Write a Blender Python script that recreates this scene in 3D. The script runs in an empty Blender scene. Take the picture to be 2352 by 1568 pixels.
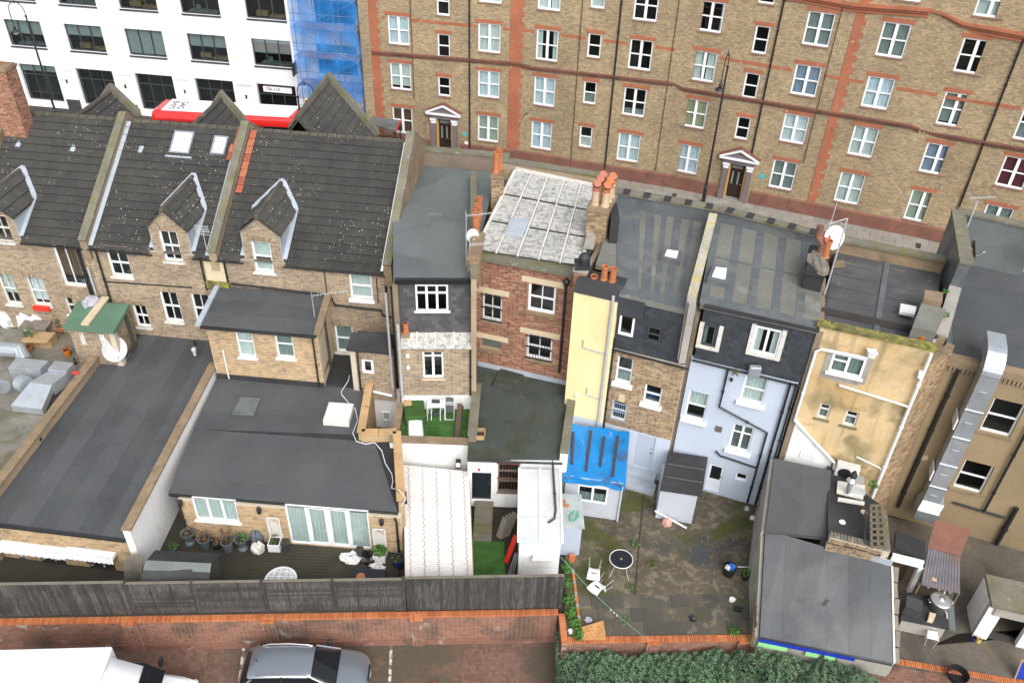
import bpy,math,random
import numpy as np
from mathutils import Vector as V,Matrix
random.seed(11)
RN=np.random.RandomState(5)
SC=bpy.context.scene
COL=SC.collection
# ------------------------------------------------------------------ camera, sky, sun, exposure
F_PX,PITCH,ROLL,CAM_H=1950.0,math.radians(37.0),math.radians(2.0),28.3
_c,_s=math.cos(PITCH),math.sin(PITCH)
AX=V((0,_c,-_s));_dn=V((0,-_s,-_c));_rt=V((1,0,0))
RT=_rt*math.cos(ROLL)-_dn*math.sin(ROLL)
DN=_dn*math.cos(ROLL)+_rt*math.sin(ROLL)
CAMP=V((0,0,CAM_H))
cam=bpy.data.cameras.new('camera');cam.sensor_width=36;cam.lens=36*F_PX/2352
cam.clip_start=0.5;cam.clip_end=2000
camo=bpy.data.objects.new('camera',cam);COL.objects.link(camo)
m3=Matrix((RT,-DN,-AX)).transposed()
camo.matrix_world=Matrix.Translation(CAMP)@m3.to_4x4()
SC.camera=camo
SUN_EL,SUN_AZ=math.radians(44),math.radians(163)
wd=bpy.data.worlds.new('World');SC.world=wd;wd.use_nodes=True
nt=wd.node_tree;nt.nodes.clear()
sky=nt.nodes.new('ShaderNodeTexSky');sky.sky_type='NISHITA';sky.sun_disc=False
sky.sun_elevation=SUN_EL;sky.sun_rotation=SUN_AZ
sky.air_density=1.0;sky.dust_density=4.0;sky.ozone_density=1.0
hs=nt.nodes.new('ShaderNodeHueSaturation');hs.inputs['Saturation'].default_value=0.22
bg=nt.nodes.new('ShaderNodeBackground');bg.inputs[1].default_value=0.15
wo=nt.nodes.new('ShaderNodeOutputWorld')
nt.links.new(sky.outputs[0],hs.inputs['Color']);nt.links.new(hs.outputs[0],bg.inputs[0]);nt.links.new(bg.outputs[0],wo.inputs[0])
sl=bpy.data.lights.new('sun','SUN');sl.energy=1.25;sl.angle=math.radians(60);sl.color=(1,.98,.95)
so=bpy.data.objects.new('sun',sl);COL.objects.link(so)
sd=V((math.sin(SUN_AZ)*math.cos(SUN_EL),math.cos(SUN_AZ)*math.cos(SUN_EL),math.sin(SUN_EL)))
so.rotation_euler=sd.to_track_quat('Z','Y').to_euler();so.location=(0,0,60)
SC.view_settings.view_transform='Standard';SC.view_settings.look='None'
SC.view_settings.exposure=0.6;SC.view_settings.gamma=1.0
SC.view_settings.use_curve_mapping=False
# ------------------------------------------------------------------ survey: sight lines of the calibrated camera
_X0=(0,586.72,1173.44,1760.16);_Y0=(0,396.03,777.4,1166.1)
def Q(k,x,y):
 r,c=k//10-1,k%10-1
 s=.25632 if r==3 else(.2526 if c==3 else .25257)
 return(_X0[c]+x*s,_Y0[r]+y*s)
def ray(p):return AX+RT*((p[0]-1176)/F_PX)+DN*((p[1]-784)/F_PX)
def at(p,z):
 r=ray(p);return CAMP+r*((z-CAM_H)/r.z)
def at_y(p,y):
 r=ray(p);return CAMP+r*(y/r.y)
class Fc:
 """vertical plane of a facade: u runs along it to the right, o stands out of it towards the viewer"""
 def __init__(s,A,B):
  s.A=V((A[0],A[1],0));s.d=(V((B[0],B[1],0))-s.A);s.L=s.d.length;s.d.normalize()
  s.n=V((s.d.y,-s.d.x,0))
 def uz(s,p):
  r=ray(p);t=s.n.dot(s.A-V((CAMP.x,CAMP.y,0)))/s.n.dot(V((r.x,r.y,0)))
  w=CAMP+r*t;return((w-s.A).dot(s.d),w.z)
 def R(s,a,b):
  a,b=s.uz(a),s.uz(b);return(min(a[0],b[0]),max(a[0],b[0]),min(a[1],b[1]),max(a[1],b[1]))
 def P(s,u,z,o=0.0):
  w=s.A+s.d*u+s.n*o;return V((w.x,w.y,z))
 def off(s,o):
  return Fc(s.A+s.n*o,s.A+s.n*o+s.d*s.L)
 def u_of(s,w):return(V((w[0],w[1],0))-s.A).dot(s.d)
# ------------------------------------------------------------------ mesh builder
class MB:
 def __init__(s):s.v=[];s.f=[]
 def add(s,vs,fs):
  b=len(s.v);s.v+=[tuple(x)for x in vs];s.f+=[tuple(i+b for i in f)for f in fs]
 def hexa(s,p):
  s.add(p,[(3,2,1,0),(4,5,6,7),(0,1,5,4),(1,2,6,5),(2,3,7,6),(3,0,4,7)])
 def box(s,x0,x1,y0,y1,z0,z1):
  s.hexa([(x0,y0,z0),(x1,y0,z0),(x1,y1,z0),(x0,y1,z0),(x0,y0,z1),(x1,y0,z1),(x1,y1,z1),(x0,y1,z1)])
 def fb(s,F,u0,u1,z0,z1,o0,o1):
  s.hexa([F.P(u0,z0,o1),F.P(u1,z0,o1),F.P(u1,z0,o0),F.P(u0,z0,o0),F.P(u0,z1,o1),F.P(u1,z1,o1),F.P(u1,z1,o0),F.P(u0,z1,o0)])
 def prism(s,pts,vec):
  n=len(pts);vec=V(vec);b=[V(p)for p in pts]
  s.add(b+[p+vec for p in b],[tuple(range(n-1,-1,-1)),tuple(range(n,2*n))]+[(i,(i+1)%n,n+(i+1)%n,n+i)for i in range(n)])
 def slab(s,pts,t):
  """closed slab: pts is the top outline, t the thickness downwards"""
  s.prism([V(p)-V((0,0,t))for p in pts],(0,0,t))
 def bar(s,a,b,w,h,up=(0,0,1)):
  a,b=V(a),V(b);d=(b-a).normalized();up=V(up)
  if abs(d.dot(up))>.98:up=V((0,1,0))
  sd=d.cross(up).normalized()*(w/2);u=sd.cross(d).normalized()*(h/2)
  s.hexa([a-sd-u,a+sd-u,b+sd-u,b-sd-u,a-sd+u,a+sd+u,b+sd+u,b-sd+u])
 def tube(s,pts,r,n=8):
  pts=[V(p)for p in pts];base=len(s.v);rr=r if isinstance(r,(list,tuple))else[r]*len(pts)
  ref=None
  for i,p in enumerate(pts):
   d=(pts[min(i+1,len(pts)-1)]-pts[max(i-1,0)]).normalized()
   if ref is None:
    ref=V((0,0,1))if abs(d.z)<.9 else V((1,0,0))
   a=(ref-d*ref.dot(d)).normalized();ref=a;b=d.cross(a)
   for k in range(n):
    t=2*math.pi*k/n
    s.v.append(tuple(p+(a*math.cos(t)+b*math.sin(t))*rr[i]))
  for i in range(len(pts)-1):
   for k in range(n):
    k2=(k+1)%n
    s.f.append((base+i*n+k,base+i*n+k2,base+(i+1)*n+k2,base+(i+1)*n+k))
  s.f.append(tuple(base+k for k in range(n-1,-1,-1)))
  e=base+(len(pts)-1)*n;s.f.append(tuple(e+k for k in range(n)))
 def lathe(s,c,prof,n=16,ax=(0,0,1),sx=1,sy=1):
  c=V(c);ax=V(ax).normalized()
  a=V((1,0,0))if abs(ax.x)<.9 else V((0,1,0))
  a=(a-ax*a.dot(ax)).normalized();b=ax.cross(a);base=len(s.v)
  for(r,z)in prof:
   for k in range(n):
    t=2*math.pi*k/n
    s.v.append(tuple(c+ax*z+(a*math.cos(t)*sx+b*math.sin(t)*sy)*max(r,1e-4)))
  for i in range(len(prof)-1):
   for k in range(n):
    k2=(k+1)%n
    s.f.append((base+i*n+k,base+i*n+k2,base+(i+1)*n+k2,base+(i+1)*n+k))
 def build(s,name,mat,par=None,smooth=False,kind=None,label=None,bevel=0):
  L=V((0,0,0));p=par
  while p is not None:
   L=L+p.location;p=p.parent
  me=bpy.data.meshes.new(name)
  me.from_pydata([(x-L.x,y-L.y,z-L.z)for x,y,z in s.v],[],s.f)
  me.materials.append(MT(mat));me.validate();me.update()
  if smooth:me.shade_smooth()
  return link(name,me,par,kind,label,bevel)
def link(name,me,par=None,kind=None,label=None,bevel=0):
 o=bpy.data.objects.new(name,me);COL.objects.link(o);o.parent=par
 if kind:o['kind']=kind
 if label:o['label']=label
 if bevel:
  m=o.modifiers.new('bevel','BEVEL');m.width=bevel;m.segments=2;m.limit_method='ANGLE'
 return o
def thing(name,label,cat,loc=(0,0,0),group=None):
 o=bpy.data.objects.new(name,None);COL.objects.link(o);o.location=V(loc);o.empty_display_size=.3
 o['label']=label;o['category']=cat
 if group:o['group']=group
 return o
def tag(o,label,cat,group=None):
 o['label']=label;o['category']=cat
 if group:o['group']=group
 return o
def rootloc(p):
 L=V((0,0,0))
 while p is not None:
  L=L+p.location;p=p.parent
 return L
def np_mesh(name,boxes,mat,par,kind='stuff',five=True):
 """boxes: (n,8,3) world corners, order as MB.hexa"""
 b=np.asarray(boxes,float);n=len(b);L=rootloc(par)
 vs=(b.reshape(-1,3)-np.array(L)).tolist()
 fc=np.array([(4,5,6,7),(0,1,5,4),(1,2,6,5),(3,0,4,7),(3,2,1,0)]+([]if five else[(2,3,7,6)]))
 fs=(np.arange(n)[:,None,None]*8+fc[None]).reshape(-1,4).tolist()
 me=bpy.data.meshes.new(name);me.from_pydata(vs,[],fs);me.materials.append(MT(mat));me.update()
 return link(name,me,par,kind)
def scatter(par,name,me,mats,limit=300,rest=None):
 """copies of one small mesh as parts: the first `limit` as objects, the others joined"""
 L=rootloc(par);T=Matrix.Translation(-L)
 for m in mats[:limit]:
  o=bpy.data.objects.new(name,me);COL.objects.link(o);o.parent=par;o.matrix_basis=T@m
 if len(mats)>limit:
  vs=np.array([v.co for v in me.vertices]);vh=np.hstack([vs,np.ones((len(vs),1))])
  fs=[tuple(p.vertices)for p in me.polygons];nv=len(vs);av=[];af=[]
  for i,m in enumerate(mats[limit:]):
   av.append((vh@np.array(T@m).T)[:,:3]);af+=[tuple(j+i*nv for j in f)for f in fs]
  m2=bpy.data.meshes.new(rest or name);m2.from_pydata(np.vstack(av).tolist(),[],af)
  m2.materials.append(me.materials[0]);m2.update()
  link(rest or name,m2,par,'stuff')
def frame_m(o,x,y,z,sc=(1,1,1)):
 return Matrix(((x[0]*sc[0],y[0]*sc[1],z[0]*sc[2],o[0]),(x[1]*sc[0],y[1]*sc[1],z[1]*sc[2],o[1]),(x[2]*sc[0],y[2]*sc[1],z[2]*sc[2],o[2]),(0,0,0,1)))
# ------------------------------------------------------------------ materials
_M={};_SPEC={}
def spec(name,col,rough=.8,var=.18,scale=1.3,bump=.15,bs=60,metal=0,stain=None,isl=None,spots=None,wet=0,coat=0,streak=None):
 _SPEC[name]=dict(col=col,rough=rough,var=var,scale=scale,bump=bump,bs=bs,metal=metal,stain=stain,isl=isl,spots=spots,wet=wet,coat=coat,streak=streak)
def MT(name):
 if name in _M:return _M[name]
 if callable(_SPEC[name]):_M[name]=_SPEC[name](name);return _M[name]
 S=_SPEC[name];m=bpy.data.materials.new(name);m.use_nodes=True;_M[name]=m
 n=m.node_tree.nodes;l=m.node_tree.links;bs=n['Principled BSDF']
 geo=n.new('ShaderNodeNewGeometry')
 def noise(sc,det=4,vec=None,dist=0):
  t=n.new('ShaderNodeTexNoise');t.inputs['Scale'].default_value=sc;t.inputs['Detail'].default_value=det
  t.inputs['Distortion'].default_value=dist
  l.new(vec if vec is not None else geo.outputs['Position'],t.inputs['Vector']);return t.outputs['Fac']
 def ramp(fac,a,b,ca=(0,0,0,1),cb=(1,1,1,1)):
  r=n.new('ShaderNodeValToRGB');r.color_ramp.elements[0].position=a;r.color_ramp.elements[1].position=b
  r.color_ramp.elements[0].color=ca;r.color_ramp.elements[1].color=cb
  l.new(fac,r.inputs[0]);return r.outputs[0]
 def mix(fac,a,b,mode='MIX'):
  x=n.new('ShaderNodeMixRGB');x.blend_type=mode
  if hasattr(fac,'links'):l.new(fac,x.inputs[0])
  else:x.inputs[0].default_value=fac
  for i,c in((1,a),(2,b)):
   if hasattr(c,'links'):l.new(c,x.inputs[i])
   else:x.inputs[i].default_value=(*c,1)
  return x.outputs[0]
 c=S['col']
 if S['isl']:
  oi=n.new('ShaderNodeObjectInfo');ad=n.new('ShaderNodeMath');ad.operation='ADD'
  l.new(geo.outputs['Random Per Island'],ad.inputs[0]);l.new(oi.outputs['Random'],ad.inputs[1])
  fr=n.new('ShaderNodeMath');fr.operation='FRACT';l.new(ad.outputs[0],fr.inputs[0])
  r=n.new('ShaderNodeValToRGB');r.color_ramp.interpolation='CONSTANT';e=r.color_ramp.elements
  k=len(S['isl'])
  for i,cc in enumerate(S['isl']):
   if i<2:e[i].position=i/k;e[i].color=(*cc,1)
   else:
    q_=e.new(i/k);q_.color=(*cc,1)
  l.new(fr.outputs[0],r.inputs[0]);base=r.outputs[0]
 else:
  base=mix(0,c,c)
 v=S['var']
 f1=ramp(noise(S['scale'],5),.3,.7)
 base=mix(f1,mix(1,base,(1-v,)*3,'MULTIPLY'),mix(1,base,(1+v,)*3,'MULTIPLY'))
 f2=ramp(noise(S['scale']*13,3),.35,.65)
 base=mix(f2,mix(1,base,(1-v*.5,)*3,'MULTIPLY'),mix(1,base,(1+v*.5,)*3,'MULTIPLY'))
 if S['stain']:
  for(sc_,lo,hi,colr,amt)in S['stain']:
   fm=ramp(noise(sc_,6,dist=.6),lo,hi,(0,0,0,1),(amt,amt,amt,1));base=mix(fm,base,colr)
 if S['streak']:
  sc_,lo,hi,colr,amt=S['streak']
  mp=n.new('ShaderNodeMapping');mp.inputs['Scale'].default_value=(1,1,.08)
  l.new(geo.outputs['Position'],mp.inputs['Vector'])
  fm=ramp(noise(sc_,4,mp.outputs[0]),lo,hi,(0,0,0,1),(amt,amt,amt,1));base=mix(fm,base,colr)
 if S['spots']:
  sc_,th,colr=S['spots']
  vo=n.new('ShaderNodeTexVoronoi');vo.inputs['Scale'].default_value=sc_;l.new(geo.outputs['Position'],vo.inputs['Vector'])
  sel=n.new('ShaderNodeSeparateColor');l.new(vo.outputs['Color'],sel.inputs[0])
  a1=ramp(vo.outputs['Distance'],.18,.26,(1,1,1,1),(0,0,0,1));a2=ramp(sel.outputs[0],th,th+.01)
  a3=ramp(noise(.55,3),.44,.6);base=mix(mix(1,mix(1,a1,a2,'MULTIPLY'),a3,'MULTIPLY'),base,colr)
 l.new(base,bs.inputs['Base Color'])
 bs.inputs['Metallic'].default_value=S['metal'];bs.inputs['Coat Weight'].default_value=S['coat']
 if S['wet']:
  fw=ramp(noise(.45,4,dist=.4),.45,.62)
  rr=n.new('ShaderNodeMapRange');rr.inputs['To Min'].default_value=S['rough'];rr.inputs['To Max'].default_value=S['wet']
  l.new(fw,rr.inputs['Value']);l.new(rr.outputs[0],bs.inputs['Roughness'])
 else:bs.inputs['Roughness'].default_value=S['rough']
 if S['bump']:
  b=n.new('ShaderNodeBump');b.inputs['Strength'].default_value=S['bump'];b.inputs['Distance'].default_value=.02
  l.new(noise(S['bs'],4),b.inputs['Height']);l.new(b.outputs[0],bs.inputs['Normal'])
 return m
def glass_mat(tint,refl):
 def mk(name):
  m=bpy.data.materials.new(name);m.use_nodes=True;n=m.node_tree.nodes;l=m.node_tree.links;n.clear()
  o=n.new('ShaderNodeOutputMaterial');t=n.new('ShaderNodeBsdfTransparent');t.inputs[0].default_value=(*tint,1)
  g=n.new('ShaderNodeBsdfGlossy');g.inputs['Roughness'].default_value=.04;g.inputs[0].default_value=(.9,.95,1,1)
  fr=n.new('ShaderNodeLayerWeight');pw=n.new('ShaderNodeMath');pw.operation='POWER';pw.inputs[1].default_value=4;l.new(fr.outputs['Facing'],pw.inputs[0])
  a=n.new('ShaderNodeMath');a.operation='MULTIPLY_ADD';a.inputs[1].default_value=.7;a.inputs[2].default_value=refl
  x=n.new('ShaderNodeMixShader');l.new(pw.outputs[0],a.inputs[0]);l.new(a.outputs[0],x.inputs[0])
  l.new(t.outputs[0],x.inputs[1]);l.new(g.outputs[0],x.inputs[2]);l.new(x.outputs[0],o.inputs[0]);return m
 return mk
_SPEC['glass']=glass_mat((.88,.92,.92),.05)
_SPEC['glass_bright']=glass_mat((.75,.8,.8),.10)
def net_mat(name):
 m=bpy.data.materials.new(name);m.use_nodes=True;n=m.node_tree.nodes;l=m.node_tree.links;n.clear()
 o=n.new('ShaderNodeOutputMaterial');t=n.new('ShaderNodeBsdfTransparent');d=n.new('ShaderNodeBsdfDiffuse')
 d.inputs[0].default_value=(.03,.22,.6,1);geo=n.new('ShaderNodeNewGeometry')
 no=n.new('ShaderNodeTexNoise');no.inputs['Scale'].default_value=.9;no.inputs['Detail'].default_value=5
 l.new(geo.outputs['Position'],no.inputs['Vector'])
 mr=n.new('ShaderNodeMapRange');mr.inputs['From Min'].default_value=.3;mr.inputs['From Max'].default_value=.7
 mr.inputs['To Min'].default_value=.36;mr.inputs['To Max'].default_value=.7;l.new(no.outputs['Fac'],mr.inputs['Value'])
 x=n.new('ShaderNodeMixShader');l.new(mr.outputs[0],x.inputs[0]);l.new(t.outputs[0],x.inputs[1]);l.new(d.outputs[0],x.inputs[2])
 l.new(x.outputs[0],o.inputs[0]);return m
_SPEC['blue_net']=net_mat
def emit_mat(col,st):
 def mk(name):
  m=bpy.data.materials.new(name);m.use_nodes=True;b=m.node_tree.nodes['Principled BSDF']
  b.inputs['Base Color'].default_value=(*col,1);b.inputs['Emission Color'].default_value=(*col,1);b.inputs['Emission Strength'].default_value=st;return m
 return mk
_SPEC['lamp_glow']=emit_mat((1,.7,.35),3.0)
def gr(v,t=(1,1,1)):return(v*t[0],v*t[1],v*t[2])
MOSS=(.10,.11,.02);SOOT=(.035,.032,.028)
# walls
spec('mortar_tan',(.52,.46,.37),.9,.12,.8,.2)
spec('mortar_grey',(.30,.28,.24),.9,.12,.8,.2)
spec('mortar_red',(.42,.30,.22),.9,.12,.8,.2)
spec('mortar_dark',(.21,.165,.115),.9,.15,.8,.2)
spec('brick_stock',(.3,.22,.13),.85,.16,.7,.25,90,isl=[(.33,.25,.165),(.29,.215,.145),(.235,.18,.13),(.37,.285,.19),(.26,.20,.14),(.31,.23,.15),(.19,.15,.115),(.35,.27,.18)],stain=[(.5,.6,.8,SOOT,.3)])
spec('brick_mansion',(.3,.22,.1),.85,.16,.35,.2,90,isl=[(.41,.315,.185),(.37,.28,.165),(.31,.24,.15),(.45,.35,.21),(.34,.26,.155),(.27,.21,.14),(.39,.295,.175)],stain=[(.22,.55,.78,(.15,.125,.095),.45),(.9,.62,.75,(.2,.165,.115),.5)])
spec('brick_red',(.3,.13,.08),.85,.14,.7,.25,90,isl=[(.30,.135,.085),(.24,.105,.07),(.16,.075,.055),(.33,.16,.10),(.27,.12,.075),(.21,.095,.065),(.38,.22,.14)],stain=[(.6,.58,.8,SOOT,.5)])
spec('brick_tan',(.42,.3,.18),.85,.12,.7,.2,90,isl=[(.46,.325,.185),(.42,.30,.17),(.38,.27,.155),(.50,.36,.21),(.44,.31,.175),(.30,.215,.13)])
spec('brick_brown',(.3,.2,.11),.85,.12,.7,.25,90,isl=[(.36,.25,.145),(.30,.20,.115),(.24,.16,.095),(.42,.31,.18),(.32,.22,.13),(.18,.125,.08)],stain=[(.5,.6,.8,SOOT,.5)])
spec('brick_garden',(.25,.1,.06),.85,.16,.6,.25,90,isl=[(.25,.12,.085),(.22,.105,.075),(.27,.135,.095),(.19,.095,.07),(.24,.125,.09)],stain=[(.9,.5,.68,(.07,.055,.04),.8),(1.5,.62,.72,(.42,.40,.38),.7)])
spec('coping_orange',(.5,.17,.06),.8,.14,1.5,.2,90,isl=[(.52,.17,.06),(.46,.145,.05),(.56,.20,.075),(.43,.13,.048),(.50,.18,.07)],stain=[(3,.6,.75,(.16,.07,.03),.6)])
spec('terracotta',(.36,.125,.065),.75,.14,.8,.12,50,stain=[(1.6,.6,.7,(.22,.09,.055),.6),(3.5,.68,.71,(.62,.50,.40),.8)])
spec('terracotta_dark',(.19,.085,.06),.8,.16,.8,.15,50,stain=[(1.2,.55,.75,(.05,.035,.03),.6)])
spec('sill_maroon',(.25,.14,.11),.75,.14,2,.1,stain=[(6,.6,.7,(.55,.5,.46),.5)])
spec('white_paint',(.82,.83,.85),.6,.03,.6,.05,30,stain=[(.8,.62,.85,(.55,.55,.55),.25)])
spec('white_render',(.80,.80,.79),.75,.05,.8,.15,40,stain=[(1.1,.58,.8,(.42,.41,.38),.4)],streak=(3,.58,.8,(.4,.4,.38),.35))
spec('grey_plum',(.17,.14,.145),.7,.08,1,.1)
spec('ochre_paint',(.55,.33,.09),.6,.08,2,.08)
spec('cream_render',(.80,.66,.36),.75,.05,.8,.12,40,stain=[(.7,.62,.85,(.5,.42,.25),.3)])
spec('blue_render',(.47,.53,.63),.7,.04,.6,.12,40,stain=[(.8,.6,.85,(.36,.4,.47),.4)])
spec('yellow_render',(.58,.43,.235),.8,.12,.55,.2,40,stain=[(.45,.5,.7,(.44,.29,.12),.7),(.7,.5,.64,(.17,.145,.07),.75),(2.2,.58,.72,(.5,.42,.28),.6)],streak=(2.2,.54,.7,(.15,.12,.06),.65))
spec('brown_render',(.27,.20,.115),.8,.1,.5,.15,40,stain=[(.6,.55,.8,(.17,.12,.07),.5)],streak=(2,.6,.8,(.12,.09,.06),.4))
spec('cream_lintel',(.56,.47,.32),.8,.08,2,.1)
spec('stone_moss',(.16,.15,.115),.95,.2,1.2,.4,50,stain=[(1.8,.5,.68,(.14,.135,.04),.8),(4,.62,.72,(.36,.34,.28),.6)])
spec('stone_yellow',(.40,.38,.31),.9,.2,1.2,.3,50,stain=[(1.9,.48,.6,(.50,.40,.10),.75),(3.5,.58,.7,(.2,.19,.15),.6)])
spec('stone_brown',(.24,.175,.11),.95,.2,1.4,.4,50,stain=[(2.5,.55,.7,(.12,.10,.06),.6)])
spec('stone_buff',(.46,.30,.15),.9,.14,1.4,.25,50,stain=[(2.2,.58,.7,(.16,.13,.07),.6)])
spec('concrete',(.33,.31,.28),.9,.14,1,.25,50,stain=[(1.2,.55,.75,(.16,.15,.12),.6)])
spec('pave_slab',(.27,.25,.22),.85,.1,.8,.2,50,isl=[(.27,.25,.22),(.25,.23,.205),(.29,.27,.24),(.26,.235,.2)])
spec('room_shade',(.055,.05,.046),.95,.2,1,0)  # near-black colour that paints in the darkness inside rooms
spec('room_dim',(.10,.09,.08),.9,.2,1,0)
# roofs
spec('felt_dark',(.068,.073,.079),.75,.14,.5,.25,220,isl=[(.066,.072,.078),(.072,.077,.083),(.061,.066,.071),(.076,.081,.086)],stain=[(.35,.5,.7,(.092,.094,.096),.6),(1.4,.62,.8,(.05,.052,.055),.5)],wet=.4)
spec('felt_black',(.028,.029,.031),.8,.2,.8,.25,220,stain=[(.6,.5,.75,(.05,.052,.055),.6)],wet=.5)
spec('felt_grey',(.125,.142,.142),.7,.12,.4,.2,200,stain=[(.45,.5,.62,(.08,.088,.09),.6),(.9,.64,.72,(.22,.22,.215),.75)],wet=.38)
spec('felt_blue',(.10,.112,.122),.6,.14,.5,.2,160,stain=[(1.3,.48,.62,(.15,.155,.15),.7)],wet=.35)
spec('felt_olive',(.165,.165,.145),.8,.12,.5,.2,160,stain=[(.6,.5,.7,(.12,.125,.115),.6),(.8,.6,.66,(.23,.22,.20),.7),(1.6,.66,.75,(.08,.08,.045),.7)],wet=.45)
spec('felt_batten',(.075,.075,.08),.8,.16,.6,.25,160,stain=[(.9,.52,.7,(.115,.115,.115),.6),(1.8,.64,.72,(.22,.21,.13),.6)],wet=.5)
spec('felt_green',(.05,.06,.052),.85,.16,.6,.25,160,stain=[(.9,.5,.66,(.03,.035,.015),.7),(2.2,.6,.75,(.09,.1,.09),.6)],streak=None)
spec('green_roof',(.10,.19,.125),.75,.1,.8,.15)
spec('tile_dark',(.04,.038,.035),.85,.18,.5,.2,120,isl=[(.047,.046,.043),(.044,.043,.040),(.051,.049,.045),(.042,.041,.039),(.053,.05,.045)],stain=[(.5,.55,.75,(.055,.05,.035),.6)],spots=(7.5,.72,(.42,.42,.36)))
spec('tile_terracotta',(.36,.11,.06),.8,.12,2,.2,isl=[(.36,.11,.06),(.30,.09,.055),(.40,.14,.08)])
spec('ridge_dark',(.075,.068,.055),.9,.2,1.2,.3,stain=[(2.5,.55,.7,(.14,.13,.09),.7)])
spec('slate',(.07,.072,.078),.55,.1,1,.12,80,isl=[(.075,.077,.082),(.06,.063,.07),(.088,.088,.092),(.068,.068,.075),(.10,.098,.098)],stain=[(1.2,.6,.75,(.04,.038,.036),.6)])
spec('slate_paint',(.038,.043,.052),.6,.12,.9,.15,80,isl=[(.038,.043,.052),(.044,.049,.058),(.033,.038,.046)],stain=[(2.5,.62,.75,(.08,.085,.09),.6)])
spec('asbestos',(.46,.45,.43),.85,.16,.7,.2,60,stain=[(5,.5,.62,(.17,.17,.16),.7),(12,.5,.65,(.2,.2,.19),.6),(1.1,.66,.76,(.16,.17,.08),.6)])
spec('roof_white',(.55,.57,.58),.6,.08,1.5,.1,stain=[(2.5,.58,.75,(.42,.43,.43),.6)])
spec('lead',(.36,.40,.45),.5,.12,2,.12,60,stain=[(4,.6,.75,(.2,.22,.25),.6)])
spec('galv',(.50,.54,.58),.38,.1,1.5,.1,80,metal=.65,stain=[(2,.6,.8,(.34,.37,.40),.6)])
spec('steel_bright',(.62,.63,.64),.3,.06,2,.05,80,metal=.85)
spec('rust_metal',(.19,.085,.06),.85,.18,1.3,.2,60,stain=[(1.4,.52,.7,(.10,.07,.065),.7),(2.6,.64,.74,(.3,.22,.18),.6)])
spec('white_corrugated',(.66,.635,.615),.6,.06,1.2,.08,stain=[(1.6,.60,.76,(.50,.36,.30),.55),(7,.66,.72,(.2,.13,.12),.6)])
spec('clear_corrugated',(.16,.15,.17),.35,.2,1.2,.08,stain=[(1.4,.5,.7,(.22,.12,.08),.7)])
spec('tin_sheet',(.50,.54,.55),.45,.1,2,.1,metal=.3,stain=[(3,.6,.75,(.3,.3,.28),.5)])
# woodwork, plastic, misc
spec('upvc',(.86,.87,.89),.35,.02,2,0)
spec('old_white',(.62,.60,.56),.7,.1,4,.1,stain=[(6,.58,.7,(.25,.22,.18),.6)])
spec('black_metal',(.018,.019,.022),.45,.1,2,.05)
spec('black_plastic',(.015,.016,.018),.4,.08,3,0)
spec('grey_plastic',(.42,.42,.43),.5,.06,3,0,stain=[(5,.62,.75,(.25,.25,.25),.5)])
spec('anthracite',(.05,.055,.06),.5,.1,2,.05)
spec('dark_wood',(.028,.016,.014),.5,.1,3,.1)
spec('fence_wood',(.075,.068,.064),.9,.18,1,.3,120,isl=[(.085,.078,.072),(.062,.057,.055),(.10,.093,.085),(.05,.046,.045),(.075,.068,.062)],stain=[(.8,.56,.72,(.02,.02,.02),.7)],streak=(26,.42,.6,(.022,.02,.02),.7))
spec('fence_rail',(.17,.15,.12),.9,.15,2,.2)
spec('deck_wood',(.038,.033,.024),.85,.16,.8,.25,100,stain=[(.9,.55,.72,(.055,.05,.025),.7)])
spec('wet_timber',(.065,.036,.022),.7,.15,3,.2)
spec('raw_timber',(.40,.27,.14),.8,.12,3,.15)
spec('plywood',(.40,.20,.07),.75,.12,3,.12,streak=(9,.48,.62,(.22,.09,.03),.6))
spec('pallet_wood',(.13,.11,.075),.9,.15,3,.2)
spec('old_board',(.19,.17,.14),.9,.18,3,.2)
spec('terracotta_pot',(.42,.145,.06),.75,.14,3,.12,stain=[(5,.6,.75,(.2,.08,.05),.5)])
spec('cream_pot',(.50,.37,.25),.8,.12,3,.15,stain=[(4,.58,.72,(.22,.18,.13),.6)])
spec('red_brown_cowl',(.40,.14,.09),.7,.1,3,.1)
spec('blue_tarp',(.008,.20,.52),.42,.12,1.2,.12,14,stain=[(1.1,.60,.70,(.06,.045,.035),.75),(3.5,.64,.72,(.25,.42,.7),.5)])
spec('astro',(.045,.125,.022),.95,.2,2.5,.5,300,stain=[(1.2,.55,.7,(.028,.07,.018),.7)])
spec('astro_dark',(.03,.085,.012),.95,.25,4,.6,300)
spec('shed_grey',(.46,.49,.54),.7,.05,1.5,.08)
spec('door_grey',(.40,.45,.54),.6,.04,1,.05)
spec('door_white',(.72,.76,.82),.5,.03,1,.03)
spec('door_black',(.012,.018,.024),.3,.15,2,.05)
spec('board_green',(.10,.11,.09),.8,.15,3,.1)
spec('yard',(.095,.08,.055),.95,.2,.5,.35,40,stain=[(1.9,.5,.62,(.19,.155,.105),.75),(.7,.52,.62,(.052,.05,.045),.8),(5,.55,.68,(.22,.18,.125),.55),(.42,.5,.58,(.06,.066,.012),.85),(9,.58,.68,(.035,.033,.028),.7)])
spec('yard_slab',(.09,.085,.075),.95,.16,.9,.3,40,isl=[(.075,.07,.058),(.085,.076,.06),(.066,.062,.052),(.10,.086,.064)],stain=[(1.6,.56,.66,(.20,.165,.115),.6),(.8,.62,.7,(.06,.07,.015),.7)])
spec('alley',(.11,.095,.075),.9,.2,.6,.35,40,stain=[(.9,.52,.66,(.055,.05,.045),.8),(1.4,.58,.7,(.20,.13,.06),.6)],wet=.5)
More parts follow.
